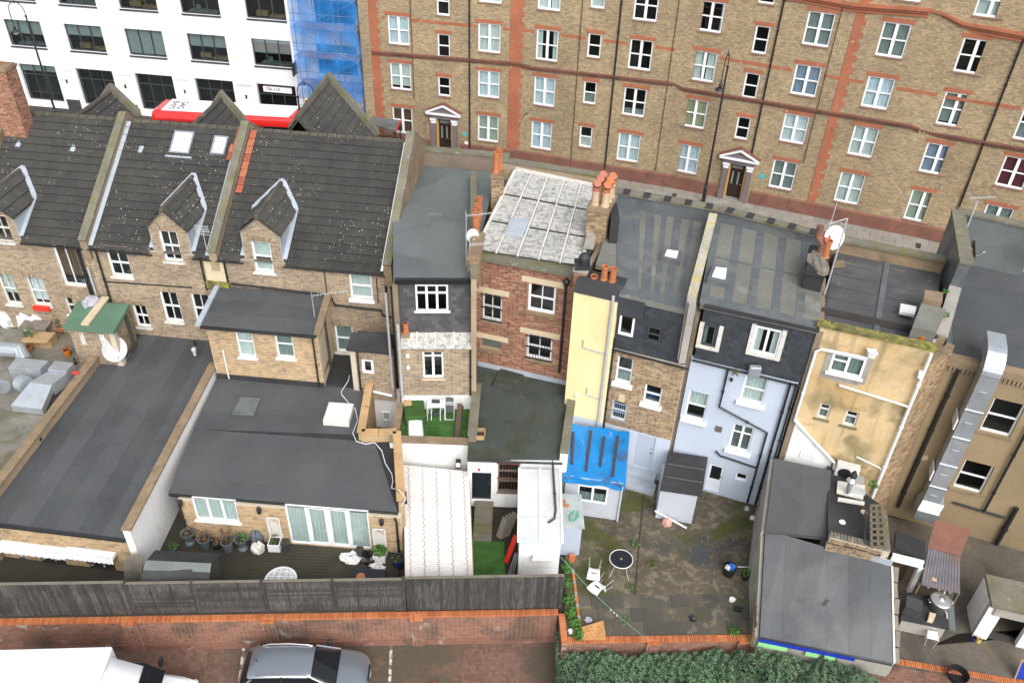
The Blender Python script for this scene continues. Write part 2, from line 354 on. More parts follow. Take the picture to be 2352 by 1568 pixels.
spec('terrace_floor',(.20,.19,.16),.8,.16,.6,.25,40,stain=[(.7,.5,.62,(.10,.09,.045),.7),(1.4,.6,.72,(.34,.31,.28),.6)],wet=.35)
spec('paver',(.2,.1,.07),.85,.14,.6,.25,80,isl=[(.185,.105,.077),(.165,.092,.068),(.20,.118,.088),(.15,.085,.065),(.175,.105,.08)],stain=[(.33,.42,.56,(.085,.072,.048),.85)])
spec('paver_joint',(.045,.038,.03),.95,.2,2,.2)
spec('asphalt',(.05,.05,.05),.9,.14,.6,.3,120)
spec('line_paint',(.60,.58,.52),.7,.1,2,.1,stain=[(5,.48,.54,(.12,.085,.06),.95)])
spec('soil',(.04,.03,.02),.95,.2,3,.4)
spec('leaf_hedge',(.06,.13,.05),.5,.2,.8,0,isl=[(.055,.115,.06),(.07,.14,.07),(.04,.09,.05),(.09,.165,.085),(.055,.12,.058),(.12,.18,.065)])
spec('leaf_weed',(.06,.16,.02),.6,.2,3,0,isl=[(.055,.15,.018),(.08,.19,.03),(.04,.11,.015)])
spec('leaf_olive',(.10,.12,.03),.6,.2,3,0,isl=[(.10,.12,.03),(.13,.14,.04),(.08,.09,.025)])
spec('leaf_dry',(.16,.09,.04),.7,.2,3,0,isl=[(.16,.09,.04),(.12,.07,.035),(.2,.13,.05)])
spec('twig',(.05,.035,.025),.9,.1,3,0)
spec('moss_yellow',(.15,.135,.05),.95,.3,4,.6,90,stain=[(5,.5,.6,(.30,.28,.04),.8),(2.5,.56,.68,(.06,.06,.025),.8)])
spec('bus_red',(.62,.018,.018),.25,.02,1,0,coat=.6)
spec('bus_white',(.84,.84,.85),.4,.02,1,0)
spec('dark_glass',(.012,.014,.017),.06,.1,1,0)
spec('car_silver',(.36,.40,.46),.28,.02,1,0,metal=.75,coat=1)
spec('car_dark',(.02,.021,.024),.4,.05,2,0)
spec('chrome',(.75,.76,.78),.12,.01,1,0,metal=1)
spec('tyre',(.015,.015,.015),.85,.1,3,.1)
spec('van_white',(.86,.87,.90),.3,.01,1,0,coat=.5)
spec('lens_red',(.4,.01,.01),.2,.02,1,0)
spec('lens_clear',(.7,.72,.74),.12,.02,1,0)
spec('lamp_black',(.02,.022,.025),.45,.1,2,.05)
spec('sign_black',(.02,.02,.025),.5,.05,2,0)
spec('sign_teal',(.08,.42,.46),.5,.05,2,0)
spec('ink_black',(.01,.01,.012),.6,0,1,0)
spec('print_white',(.85,.85,.85),.6,0,1,0)
spec('scaff_tube',(.30,.38,.46),.45,.1,2,.05,metal=.4)
spec('scaff_board',(.46,.28,.15),.85,.15,3,.15,isl=[(.46,.28,.15),(.38,.22,.12),(.52,.33,.19)])
spec('net_curtain',(.62,.66,.63),.9,.06,4,0)
spec('curtain_white',(.72,.75,.78),.9,.04,4,0)
spec('curtain_green',(.42,.47,.38),.9,.06,4,0)
spec('curtain_olive',(.42,.42,.26),.9,.06,4,0)
spec('curtain_blue',(.28,.34,.44),.9,.08,4,0)
spec('curtain_lightblue',(.62,.70,.76),.9,.06,4,0)
spec('curtain_maroon',(.16,.025,.04),.9,.08,4,0)
spec('curtain_grey',(.25,.29,.28),.9,.08,4,0)
spec('curtain_brown',(.13,.07,.03),.9,.08,4,0)
spec('blind',(.55,.58,.57),.8,.03,4,0)
spec('skylight_white',(.80,.82,.84),.35,.04,2,0)
spec('velux_blind',(.66,.66,.78),.25,.03,2,0)
spec('velux_frame',(.24,.26,.29),.5,.05,2,0)
spec('dish_grey',(.48,.49,.49),.5,.06,3,0)
spec('dish_white',(.80,.81,.82),.45,.03,3,0)
spec('alum',(.66,.68,.70),.4,.05,3,0,metal=.5)
spec('bag_white',(.70,.70,.70),.6,.1,6,.4,25)
spec('bag_black',(.012,.012,.014),.35,.1,6,.4,25)
spec('bag_blue',(.03,.14,.5),.45,.15,6,.4,25)
spec('cloth_pink',(.62,.32,.28),.9,.08,4,.2)
spec('cloth_lilac',(.42,.40,.48),.9,.1,4,.3,25)
spec('red_plastic',(.62,.035,.02),.45,.06,3,0)
spec('orange_plastic',(.55,.15,.02),.5,.15,4,.05)
spec('hose_green',(.12,.40,.28),.5,.05,3,0)
spec('paint_green',(.28,.66,.26),.6,.05,2,0)
spec('paint_blue',(.01,.035,.36),.5,.1,2,0)
spec('bright_green',(.05,.55,.05),.5,.05,3,0)
spec('plastic_white',(.76,.76,.77),.45,.03,3,0)
spec('pot_blue',(.01,.022,.09),.2,.08,3,0,coat=.5)
spec('pot_grey',(.10,.125,.14),.55,.08,3,.05)
spec('glass_table',(.02,.024,.03),.12,.1,2,0)
spec('gold_light',(.55,.42,.12),.5,.1,3,0)
# ------------------------------------------------------------------ building pieces
def sub(iv,holes):
 out=[iv]
 for a,b in holes:
  nx=[]
  for x,y in out:
   if b<=x or a>=y:nx.append((x,y))
   else:
    if a>x:nx.append((x,a))
    if b<y:nx.append((b,y))
  out=nx
 return out
def brick_boxes(F,u0,u1,z0,z1,holes=(),gable=None,bl=.212,bh=.061,j=.014,o1=0.0,bond='flemish'):
 bx=[];ztop=gable[1]if gable else z1;k=0;z=z0+.004;d,n,A=np.array(F.d),np.array(F.n),np.array(F.A)
 hw=(bl-j)/2
 while z+bh<ztop:
  zm=z+bh/2;a,b=u0,u1
  if gable and zm>z1:
   t=(zm-z1)/(ztop-z1);a=u0+(gable[0]-u0)*t;b=u1+(gable[0]-u1)*t
  hs=[(h[0],h[1])for h in holes if h[2]<zm<h[3]]
  for x,y in sub((a,b),hs):
   p=-RN.rand()*.02
   u=(math.floor((x-u0)/(bl+j+hw+j))-1)*(bl+j+hw+j)+u0+(0 if k%2 else(bl+hw)/2+j)+p
   i=0
   while u<y:
    w=bl if i%2==0 else hw
    if bond=='stretcher':w=bl
    p0,p1=max(u,x+.003),min(u+w,y-.003)
    if p1-p0>.03:bx.append((p0,p1,z,z+bh))
    u+=w+j;i+=1
  z+=bh+j;k+=1
 if not bx:return np.zeros((0,8,3))
 b=np.array(bx);m=len(b);oo=o1+RN.uniform(-.003,.003,m);oi=np.full(m,o1-.03)
 def pt(u,z,o):
  w=A[None]+d[None]*u[:,None]+n[None]*o[:,None];w[:,2]=z;return w
 U0,U1,Z0,Z1=b.T
 return np.stack([pt(U0,Z0,oo),pt(U1,Z0,oo),pt(U1,Z0,oi),pt(U0,Z0,oi),pt(U0,Z1,oo),pt(U1,Z1,oo),pt(U1,Z1,oi),pt(U0,Z1,oi)],1)
def wall_cells(mb,F,u0,u1,z0,z1,holes,o0,o1):
 us=sorted({u0,u1}|{min(max(h[i],u0),u1)for h in holes for i in(0,1)})
 zs=sorted({z0,z1}|{min(max(h[i],z0),z1)for h in holes for i in(2,3)})
 for a,b in zip(zs,zs[1:]):
  if b-a<1e-4:continue
  zm=(a+b)/2
  for x,y in sub((u0,u1),[(h[0],h[1])for h in holes if h[2]<zm<h[3]]):
   if y-x>1e-3:mb.fb(F,x,y,a,b,o0,o1)
def wall(par,F,u0,u1,z0,z1,holes=(),mm='mortar_tan',bm=None,t=.24,gable=None,name='wall',room=True,o1=-.009,bond='flemish'):
 """masonry with real openings; bm lays single bricks in front of the mortar"""
 mb=MB();top=o1 if bm else 0
 wall_cells(mb,F,u0,u1,z0,z1,holes,-t,top)
 if gable:
  mb.prism([F.P(u0,z1,top),F.P(u1,z1,top),F.P(gable[0],gable[1],top)],-F.n*(t+top))
 w=mb.build(name,mm,par)
 if bm:
  bx=brick_boxes(F,u0,u1,z0,z1,holes,gable,bond=bond)
  if len(bx):np_mesh('brickwork',bx,bm,w)
 if room and holes:
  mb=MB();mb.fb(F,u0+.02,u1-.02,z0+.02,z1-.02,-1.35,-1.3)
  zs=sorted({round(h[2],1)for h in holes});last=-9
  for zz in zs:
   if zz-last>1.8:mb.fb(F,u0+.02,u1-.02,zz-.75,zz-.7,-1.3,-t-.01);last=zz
  mb.build('dark_backing','room_shade',w)  # backing and floors added and coloured dark so the openings look unlit
 return w
_cur={}
def curtain(F,u0,u1,z0,z1,o,mat,par,wave=.02,pitch=.13):
 mb=MB();n=max(6,int((u1-u0)/pitch*4));vs=[]
 for i in range(n+1):
  u=u0+(u1-u0)*i/n;w=wave*math.sin(i*math.pi/2+.6*math.sin(i*.9))
  vs+=[F.P(u,z0,o+w),F.P(u,z1,o+w*.7)]
 mb.add(vs,[(2*i,2*i+2,2*i+3,2*i+1)for i in range(n)])
 return mb.build('curtain',mat,par,smooth=True)
def window(par,F,r,cols=2,rows=2,fr=.06,mid=.09,bar=.05,recess=.09,mat='upvc',curt=None,ch=(0,1),sill=None,pane='glass',lintel=None,bars=0,name='window',split=None,depth=.06,lw=.18,lh=.2,sw=.08,sh=.07,so=.07,barm='black_metal',flat=False):
 u0,u1,z0,z1=r;mb=MB();a,b=-recess-depth,-recess
 mb.fb(F,u0,u0+fr,z0,z1,a,b);mb.fb(F,u1-fr,u1,z0,z1,a,b)
 mb.fb(F,u0+fr,u1-fr,z1-fr,z1,a,b);mb.fb(F,u0+fr,u1-fr,z0,z0+fr*1.2,a,b+.01)
 cu=[u0+fr];W=(u1-u0-2*fr-mid*(cols-1))/cols
 cells=[]
 zr=[z0+fr*1.2];Hh=z1-fr-zr[0]
 fr_=split or[i/rows for i in range(1,rows)]
 zc=[zr[0]]+[zr[0]+Hh*t for t in fr_]+[z1-fr]
 for i in range(cols):
  x0=u0+fr+i*(W+mid);x1=x0+W
  if i:mb.fb(F,x0-mid,x0,z0+fr*1.2,z1-fr,a,b)
  for k in range(len(zc)-1):
   y0=zc[k]+(bar/2 if k else 0);y1=zc[k+1]-(bar/2 if k<len(zc)-2 else 0)
   if k:mb.fb(F,x0,x1,zc[k]-bar/2,zc[k]+bar/2,a,b+.008)
   cells.append((x0,x1,y0,y1))
 w=mb.build(name,mat,par)
 for(x0,x1,y0,y1)in cells:
  g=MB();g.fb(F,x0-.004,x1+.004,y0-.004,y1+.004,a+.018,a+.028);g.build('pane',pane,w)
 if curt:
  if ch[0]=='sides':
   wd_=(u1-u0)*ch[1]
   curtain(F,u0+.03,u0+wd_,z0+.03,z1-.03,a-.07,curt,w);curtain(F,u1-wd_,u1-.03,z0+.03,z1-.03,a-.07,curt,w)
  else:
   zz0=z0+(z1-z0)*ch[0]+.02;zz1=z0+(z1-z0)*ch[1]-.02
   curtain(F,u0+.02,u1-.02,zz0,zz1,a-.07,curt,w,wave=(.003 if flat else .02))
 if sill:
  g=MB();g.fb(F,u0-sw,u1+sw,z0-sh,z0-.002,a-.02,so);g.build('sill',sill,w)
 if lintel:
  g=MB();g.fb(F,u0-lw,u1+lw,z1+.002,z1+lh,-.05,.02);g.build('lintel',lintel,w)
 if bars:
  g=MB();n=bars
  for i in range(n):
   x=u0+(u1-u0)*(i+.5)/n;g.tube([F.P(x,z0+.02,.05),F.P(x,z1-.02,.05)],.011,5)
  for t in(.04,.5,.95):
   zz=z0+(z1-z0)*t;g.bar(F.P(u0-.04,zz,.05),F.P(u1+.04,zz,.05),.03,.045)
  g.build('security_bars',barm,w)
 return w
def arch(par,F,r,mat,h=.22,name='brick_arch'):
 """flat arch of upright bricks above an opening"""
 u0,u1,z1=r[0]-.06,r[1]+.06,r[3];n=int((u1-u0)/.078);b=[]
 for i in range(n):
  x0=u0+(u1-u0)*i/n;x1=x0+.066;sk=((i+.5)/n-.5)*.12
  q=[F.P(x0,z1+.004,.006),F.P(x1,z1+.004,.006),F.P(x1,z1+.004,-.02),F.P(x0,z1+.004,-.02)]
  q+=[F.P(x0+sk,z1+h,.006),F.P(x1+sk,z1+h,.006),F.P(x1+sk,z1+h,-.02),F.P(x0+sk,z1+h,-.02)]
  b.append([tuple(p)for p in q])
 np_mesh(name,b,mat,par)
def pipe(par,pts,r=.05,mat='black_metal',name='drain_pipe',joints=True,n=8):
 mb=MB();mb.tube(pts,r,n)
 if joints:
  for a,b in zip(pts,pts[1:]):
   a,b=V(a),V(b);L=(b-a).length;k=int(L/1.7)
   for i in range(k):
    p=a+(b-a)*((i+.7)/(k+.2));d=(b-a).normalized()
    mb.tube([p-d*.045,p+d*.045],r*1.35,n)
 return mb.build(name,mat,par,smooth=False)
def tile_mesh(name,mat,w,l,ribs,rh,lift,th):
 n=ribs*4;vs=[];fs=[]
 for(y,zo)in((0,lift),(l,0)):
  for i in range(n+1):
   ph=i%4;z=rh*(0,1,1,0)[ph]if i<n else 0
   vs.append((w*(i/n)*.985,y,z+zo))
 for i in range(n+1):vs.append((vs[i][0],0,vs[i][2]-th))
 m=n+1
 for i in range(n):
  fs.append((i,i+1,m+i+1,m+i));fs.append((2*m+i,2*m+i+1,i+1,i))
 me=bpy.data.meshes.new(name);me.from_pydata(vs,[],fs);me.materials.append(MT(mat));me.update();return me
def slab_mesh(name,mat,x,y,z,bev=0,cx=False):
 a=-x/2 if cx else 0;b=a+x;e=bev
 vs=[(a,0,0),(b,0,0),(b,y,0),(a,y,0),(a,0,z-e),(b,0,z-e),(b,y,z-e),(a,y,z-e)]
 fs=[(3,2,1,0),(0,1,5,4),(1,2,6,5),(2,3,7,6),(3,0,4,7)]
 if e:
  vs+=[(a+e,e,z),(b-e,e,z),(b-e,y-e,z),(a+e,y-e,z)]
  fs+=[(4,5,9,8),(5,6,10,9),(6,7,11,10),(7,4,8,11),(8,9,10,11)]
 else:fs.append((4,5,6,7))
 me=bpy.data.meshes.new(name);me.from_pydata(vs,[],fs);me.materials.append(MT(mat));me.update();return me
_tm={}
def tiled(par,O,e,s,W,L,kind='tile',name='roof_tile',limit=300,skip=None,trim=None):
 """courses of tiles or slates on a slope: O lower left corner, e along the eave, s up the slope"""
 e=V(e).normalized();s=V(s).normalized();nrm=e.cross(s).normalized()
 if kind=='tile':w,g,key=.33,.42,'tile_dark'
 else:w,g,key=.25,.19,kind
 if key not in _tm:
  _tm[key]=tile_mesh('roof_tile','tile_dark',.33,.46,4,.024,.06,.055)if kind=='tile' else slab_mesh('slate',kind,.242,.215,.012)
 me=_tm[key];ms=[];nc=int(W/w);sx=W/(nc*w)if nc else 1;nr=int(round(L/g));sy=L/(nr*g)
 for r in range(nr):
  off=0 if kind=='tile' else(.5*(r%2))
  for c in range(-1 if off else 0,nc):
   u=(c+off)*w*sx;sc=sx
   if kind!='tile':
    if u<0:u=0;sc=sx*.5
    if u+w*sx>W+.01:sc=(W-u)/w
    if sc<.1:continue
   v=r*g*sy
   if trim and not trim((u+w/2),v):continue
   p=O+e*u+s*v+nrm*(.012+RN.uniform(-.003,.003)if kind=='tile' else .004+RN.uniform(0,.004))
   yy=s;zz=nrm
   if kind!='tile':
    t=.055+RN.uniform(-.006,.006);yy=(s*math.cos(t)-nrm*math.sin(t));zz=nrm*math.cos(t)+s*math.sin(t);p=p+nrm*.012
   ms.append(frame_m(p,e,yy,zz,(sc,sy,1)))
 scatter(par,name,me,ms,limit)
def strips(par,quad,n,mat,name='felt_strip',th=.012,lap=.05,axis=0):
 """felt laid in lapped strips on a roof quad (a,b,c,d = front-left, front-right, back-right, back-left)"""
 a,b,c,d=[V(p)for p in quad]
 for i in range(n):
  t0,t1=i/n,(i+1)/n
  if axis==0:
   p=[a.lerp(d,t0),b.lerp(c,t0),b.lerp(c,t1),a.lerp(d,t1)]
  else:
   p=[a.lerp(b,t0),a.lerp(b,t1),d.lerp(c,t1),d.lerp(c,t0)]
  mb=MB();up=V((0,0,.006+.004*(i%2)))
  cx=sum(p,V())/4;mb.slab([cx+(x-cx)*.996+up+V((0,0,.004))for x in p],th);mb.build(name,mat,par)
def pot(par,c,h,r,mat='terracotta_pot',name='chimney_pot',cowl=None):
 mb=MB();mb.lathe(c,[(r*1.1,0),(r*1.1,.06),(r*.95,.09),(r*.85,h*.7),(r*.86,h-.09),(r*1.05,h-.07),(r*1.05,h),(r*.8,h),(r*.75,h*.6),(0,h*.6)],14)
 o=mb.build(name,mat,par,smooth=False)
 if cowl:
  m2=MB();p=V(c)+V((0,0,h));d=V(cowl)
  m2.lathe(p+V((0,0,-.02)),[(r*1.02,0),(r*1.02,.12),(r*.7,.12),(r*.7,0)],14)
  m2.build('cowl','red_brown_cowl',o)
 return o
def chimney(par,F,u0,u1,z0,z1,o0,o1,bm='brick_stock',mm='mortar_grey',cap='concrete',name='chimney_stack'):
 mb=MB();mb.fb(F,u0+.008,u1-.008,z0,z1,o0+.008,o1-.008)
 c=mb.build(name,mm,par)
 fs=[(F.off(o1),u0,u1)]
 sL=Fc(F.P(u0,0,o0),F.P(u0,0,o1));sR=Fc(F.P(u1,0,o1),F.P(u1,0,o0))
 bx=[brick_boxes(F.off(o1),u0,u1,z0,z1-.14)]
 bx.append(brick_boxes(sL,0,sL.L,z0,z1-.14));bx.append(brick_boxes(sR,0,sR.L,z0,z1-.14))
 np_mesh('brickwork',np.vstack(bx),bm,c)
 mb=MB();mb.fb(F,u0-.05,u1+.05,z1-.14,z1-.02,o0-.05,o1+.05);mb.fb(F,u0,u1,z1-.02,z1+.04,o0,o1);mb.build('cap',cap,c)
 return c
def dish(par,c,r,fwd,mat='dish_grey',lnb=True,name='satellite_dish',ell=1.12,mast=None):
 """offset dish; fwd is the way it looks"""
 fwd=V(fwd).normalized();mb=MB();prof=[(r*t,.16*r*t*t)for t in(0,.25,.5,.75,.95,1)];prof+=[(r*1.0,.16*r-.012),(r*.5,.04*r-.014),(0,-.014)]
 mb.lathe(c,prof,20,fwd,1,ell)
 o=mb.build(name,mat,par,smooth=True)
 mb=MB();c=V(c);dn=V((0,0,-1));dn=(dn-fwd*dn.dot(fwd)).normalized()
 tip=c+fwd*r*1.15+dn*r*.45
 mb.tube([c+dn*r*1.0,tip],.014,6);mb.tube([tip+fwd*.03,tip-fwd*.09],.028,8)
 back=c-fwd*.12;mb.tube([c,back],.04,8);mb.tube([back,mast or(back+V((0,0,-.25)))],.022,6)
 mb.build('feed_arm','grey_plastic',o)
 return o
def yagi(par,a,b,n=9,w=.32,mat='alum',name='aerial'):
 a,b=V(a),V(b);mb=MB();mb.tube([a,b],.012,6);d=(b-a).normalized();sd=d.cross(V((0,0,1))).normalized()
 for i in range(n):
  p=a.lerp(b,(i+.5)/n);k=w*(1-.3*i/n);mb.tube([p-sd*k/2,p+sd*k/2],.007,5)
 up=V((0,0,1))
 for k in(-.12,-.04,.04,.12):mb.tube([a+up*k-sd*w*.6,a+up*k+sd*w*.6],.007,5)
 return mb.build(name,mat,par)
def gutter(par,a,b,mat='black_plastic',r=.055,name='gutter'):
 mb=MB();a,b=V(a),V(b);d=(b-a).normalized();sd=V((d.y,-d.x,0)).normalized();n=7
 ring=[(math.cos(math.pi*(1+i/(n-1)))*r,math.sin(math.pi*(1+i/(n-1)))*r)for i in range(n)]
 vs=[];
 for p in(a,b):
  vs+=[p+sd*x+V((0,0,z))for x,z in ring]+[p+sd*x*.85+V((0,0,z*.85))for x,z in reversed(ring)]
 m=2*n;mb.add(vs,[(i,(i+1)%m,m+(i+1)%m,m+i)for i in range(m)]+[tuple(range(m-1,-1,-1)),tuple(range(m,2*m))])
 return mb.build(name,mat,par)
def leaves(mb,c,rx,ry,rz,n,size,up=.35,hollow=.0):
 c=V(c)
 for _ in range(n):
  while True:
   p=V((RN.uniform(-1,1),RN.uniform(-1,1),RN.uniform(-1,1)))
   if hollow<p.length<=1:break
  q=c+V((p.x*rx,p.y*ry,p.z*rz));leaf(mb,q,size*RN.uniform(.6,1.3),p+V((0,0,up)))
def leaf(mb,q,s,nrm):
 nrm=(V(nrm)+V((RN.uniform(-.8,.8),RN.uniform(-.8,.8),RN.uniform(-.3,.8)))).normalized()
 a=nrm.orthogonal().normalized();t=RN.uniform(0,6.28);a=(a*math.cos(t)+nrm.cross(a)*math.sin(t));b=nrm.cross(a)
 mb.add([q-a*s,q-b*s*.45+nrm*s*.12,q+a*s,q+b*s*.45+nrm*s*.12],[(0,1,2,3)])
def blob(mb,c,rx,ry,rz,n=10,k=.18,seed=0):
 """crumpled closed lump (bags, heaps)"""
 rs=np.random.RandomState(seed);c=V(c);rows=7;base=len(mb.v)
 for i in range(rows+1):
  th=math.pi*i/rows
  for j in range(n):
   ph=2*math.pi*j/n;f=1+rs.uniform(-k,k)
   z=math.cos(th)*f;
   if z<-.55:z=-.55
   mb.v.append(tuple(c+V((math.sin(th)*math.cos(ph)*rx*f,math.sin(th)*math.sin(ph)*ry*f,(z+.55)*rz/1.3))))
 for i in range(rows):
  for j in range(n):
   j2=(j+1)%n;mb.f.append((base+i*n+j,base+(i+1)*n+j,base+(i+1)*n+j2,base+i*n+j2))
def text_mesh(txt,size,mat,par,M,name='lettering',extr=.004,bold=0):
 cu=bpy.data.curves.new(name,'FONT');cu.body=txt;cu.size=size;cu.extrude=extr;cu.align_x='CENTER';cu.align_y='CENTER';cu.offset=bold
 ob=bpy.data.objects.new('tmp',cu);dg=bpy.context.evaluated_depsgraph_get();COL.objects.link(ob);dg.update()
 me=bpy.data.meshes.new_from_object(ob.evaluated_get(dg));COL.objects.unlink(ob);bpy.data.objects.remove(ob)
 me.materials.clear();me.materials.append(MT(mat));o=bpy.data.objects.new(name,me);COL.objects.link(o);o.parent=par
 o.matrix_basis=Matrix.Translation(-rootloc(par))@M;return o
# ------------------------------------------------------------------ the setting
GZ=1.7
def struct(name,mb,mat):
 o=mb.build(name,mat);o['kind']='structure';return o
WL0,WL1=at((-420,1438),1.75),at((1284,1408),1.75)
WR0,WR1=at((1291,1473),1.75),at((1745,1467),1.75)
WF0,WF1=at((1745,1467),1.75),at((2700,1634),1.75)
mb=MB();mb.slab([(-400,-150,-.06),(400,-150,-.06),(400,600,-.06),(-400,600,-.06)],.3);struct('ground',mb,'asphalt')
mb=MB();mb.slab([(-40,4,0),(40,4,0),(40,WF1.y,0),(WF0.x,WF0.y+.1,0),(WR0.x,WR0.y+.1,0),(WL1.x,WL1.y+.1,0),(-40,WL0.y+.1,0)],.05)
cp=struct('car_park',mb,'paver_joint')
# herringbone paving blocks where the photograph shows them
me=slab_mesh('paving_block','paver',.194,.094,.02,.004);ms=[]
x0,y0=-15.2,15.2
for i in range(176):
 for jj in range(37):
  r=(i-jj)%4;X,Y=x0+i*.1,y0+jj*.1
  if X>2.1 or Y>WL0.y+(X-WL0.x)/(WL1.x-WL0.x)*(WL1.y-WL0.y)-.02:continue
  zj=.002+RN.uniform(-.0015,.0015)
  if r==0:ms.append(frame_m((X+.003,Y+.003,zj),(1,0,0),(0,1,0),(0,0,1)))
  elif r==3:ms.append(frame_m((X+.097,Y+.003,zj),(0,1,0),(-1,0,0),(0,0,1)))
ms.sort(key=lambda m:(m.translation.x>-2.2 and 1 or 3)*100+abs(m.translation.x)+abs(m.translation.y-16.4)*2)
scatter(cp,'paving_block',me,ms,300,'paving_blocks')
for k,(pa,pb)in enumerate((((560,1483),(546,1600)),((899,1481),(893,1600)))):
 a,b=at(pa,.026),at(pb,.026);mb=MB();mb.bar(a,b,.1,.006);mb.build('parking_line','line_paint',cp)
# raised ground behind the wall: gardens, yard, street
def yw(x):
 if x<WL1.x:return WL0.y+(x-WL0.x)/(WL1.x-WL0.x)*(WL1.y-WL0.y)
 if x<WR1.x:return WR0.y+(x-WR0.x)/(WR1.x-WR0.x)*(WR1.y-WR0.y)
 return WF0.y+(x-WF0.x)/(WF1.x-WF0.x)*(WF1.y-WF0.y)
yd0=at((1300,1300),GZ)
mb=MB();mb.slab([(-60,yw(-30)+.18,GZ-.06),(WL1.x-.1,WL1.y+.16,GZ-.06),(WR0.x+.12,WR0.y+.15,GZ-.06),(WR1.x,WR1.y+.15,GZ-.06),(60,yw(60)+.2,GZ-.06),(60,45,GZ-.06),(-60,45,GZ-.06)],1.6)
struct('garden_ground',mb,'soil')
YA=[at((1296,1462),GZ),at((1722,1456),GZ),V((10.7,24.35,GZ)),V((6.6,25.9,GZ)),V((2.6,27.1,GZ)),V((2.4,22,GZ))]
mb=MB();mb.slab(YA,.05);yard=struct('yard_ground',mb,'yard')
mb=MB();mb.slab([at((1752,1480),GZ+.01),V((30,yw(30)+.22,GZ+.01)),V((30,20,GZ+.01)),V((15.6,24.2,GZ+.01)),V((13.2,21,GZ+.01)),V((11,17.5,GZ+.01))],.05);struct('alley_ground',mb,'alley')
mb=MB();mb.slab([(-22,yw(-22)+.2,GZ+.08),(-3.95,yw(-4)+.2,GZ+.08),(-4.1,26,GZ+.08),(-22,26,GZ+.08)],.1);deck=struct('garden_deck',mb,'deck_wood')
me=slab_mesh('deck_board','deck_wood',1.0,.138,.02,.004)
ms=[frame_m((-12.9,18.95+k*.145,GZ+.082),(1,0,0),(0,1,0),(0,0,1),(8.85,1,1))for k in range(19)]
scatter(deck,'deck_board',me,ms)
# street: road, kerb and slabbed pavement in front of the mansion block, pavement of the white building
MBASE=[at(p,1.8)for p in((850,326.5),(1190,371.5),(1550,431),(2105,543),(2420,617))]
WBASE=[at((-420,190),1.8),at((862,318),1.8)]
MBASE[0]=V((-11.2,59.1,1.8))
wA=at((190,252),1.8);wdir=V((math.cos(math.radians(-7.3)),math.sin(math.radians(-7.3)),0))
WB0,WB1=wA-wdir*30,wA+wdir*((MBASE[0].x-wA.x)/wdir.x)
mb=MB();mb.slab([(-90,40,1.62),(60,22,1.62),(60,70,1.62),(-90,90,1.62)],1.2);struct('road',mb,'asphalt')
pv=MB();line=[WB0+V((0,0,-.05))]+[WB1+V((0,0,-.05))]+[p+V((0,0,-.05))for p in MBASE]
pave=[]
def inward(i):
 a=line[max(i-1,0)];b=line[min(i+1,len(line)-1)];d=(b-a).normalized();return V((d.y,-d.x,0))
outer=[line[i]+inward(i)*2.3 for i in range(len(line))]
pv.slab(outer+list(reversed([p-inward(i)*.3 for i,p in enumerate(line)])),.3)
pvo=struct('pavement',pv,'paver_joint')
kb=MB()
for i in range(len(outer)-1):
 kb.bar(outer[i]+V((0,0,-.06)),outer[i+1]+V((0,0,-.06)),.14,.16)
kb.build('kerb','concrete',pvo)
me=slab_mesh('paving_slab','pave_slab',1,1,.02,.006);ms=[]
for i in range(3,len(line)-1):
 a,b=line[i],line[i+1];d=(b-a).normalized();n=V((d.y,-d.x,0));L=(b-a).length;k=int(L/.75)
 for c in range(k):
  for r in range(3):
   o=(.375 if r%2 else 0)
   p=a+d*(c*L/k+(o if c<k-1 else 0))+n*(.05+r*.73);ms.append(frame_m(p+V((0,0,.004+RN.uniform(0,.004)))+n*.72,d,-n,V((0,0,1)),(L/k-.015,.715,1)))
ms.sort(key=lambda m:m.translation.y)
scatter(pvo,'paving_slab',me,ms,300)
# slabs laid across the front of the yard
me=slab_mesh('yard_slab','yard_slab',.58,.56,.02,.006);ms=[]
ya,yb=at((1330,1462),GZ),at((1690,1456),GZ);dv=(yb-ya).normalized();nv=V((-dv.y,dv.x,0))
for r in range(3):
 for c in range(11):
  p=ya+dv*(c*.6+(.2 if r%2 else 0))+nv*(.02+r*.58);ms.append(frame_m(p+V((0,0,-.012+RN.uniform(0,.006))),dv,nv,V((0,0,1))))
scatter(yard,'yard_slab',me,ms)
mb=MB();a,b=at((1478,1130),GZ+.004),at((1455,1400),GZ+.004);mb.bar(a,b,.05,.012);mb.build('path_joint','soil',yard)
mb=MB();mb.slab([at(p,GZ+.014)for p in((1588,1291),(1592,1255),(1628,1259),(1626,1295))],.02);mb.build('drain_cover','anthracite',yard)
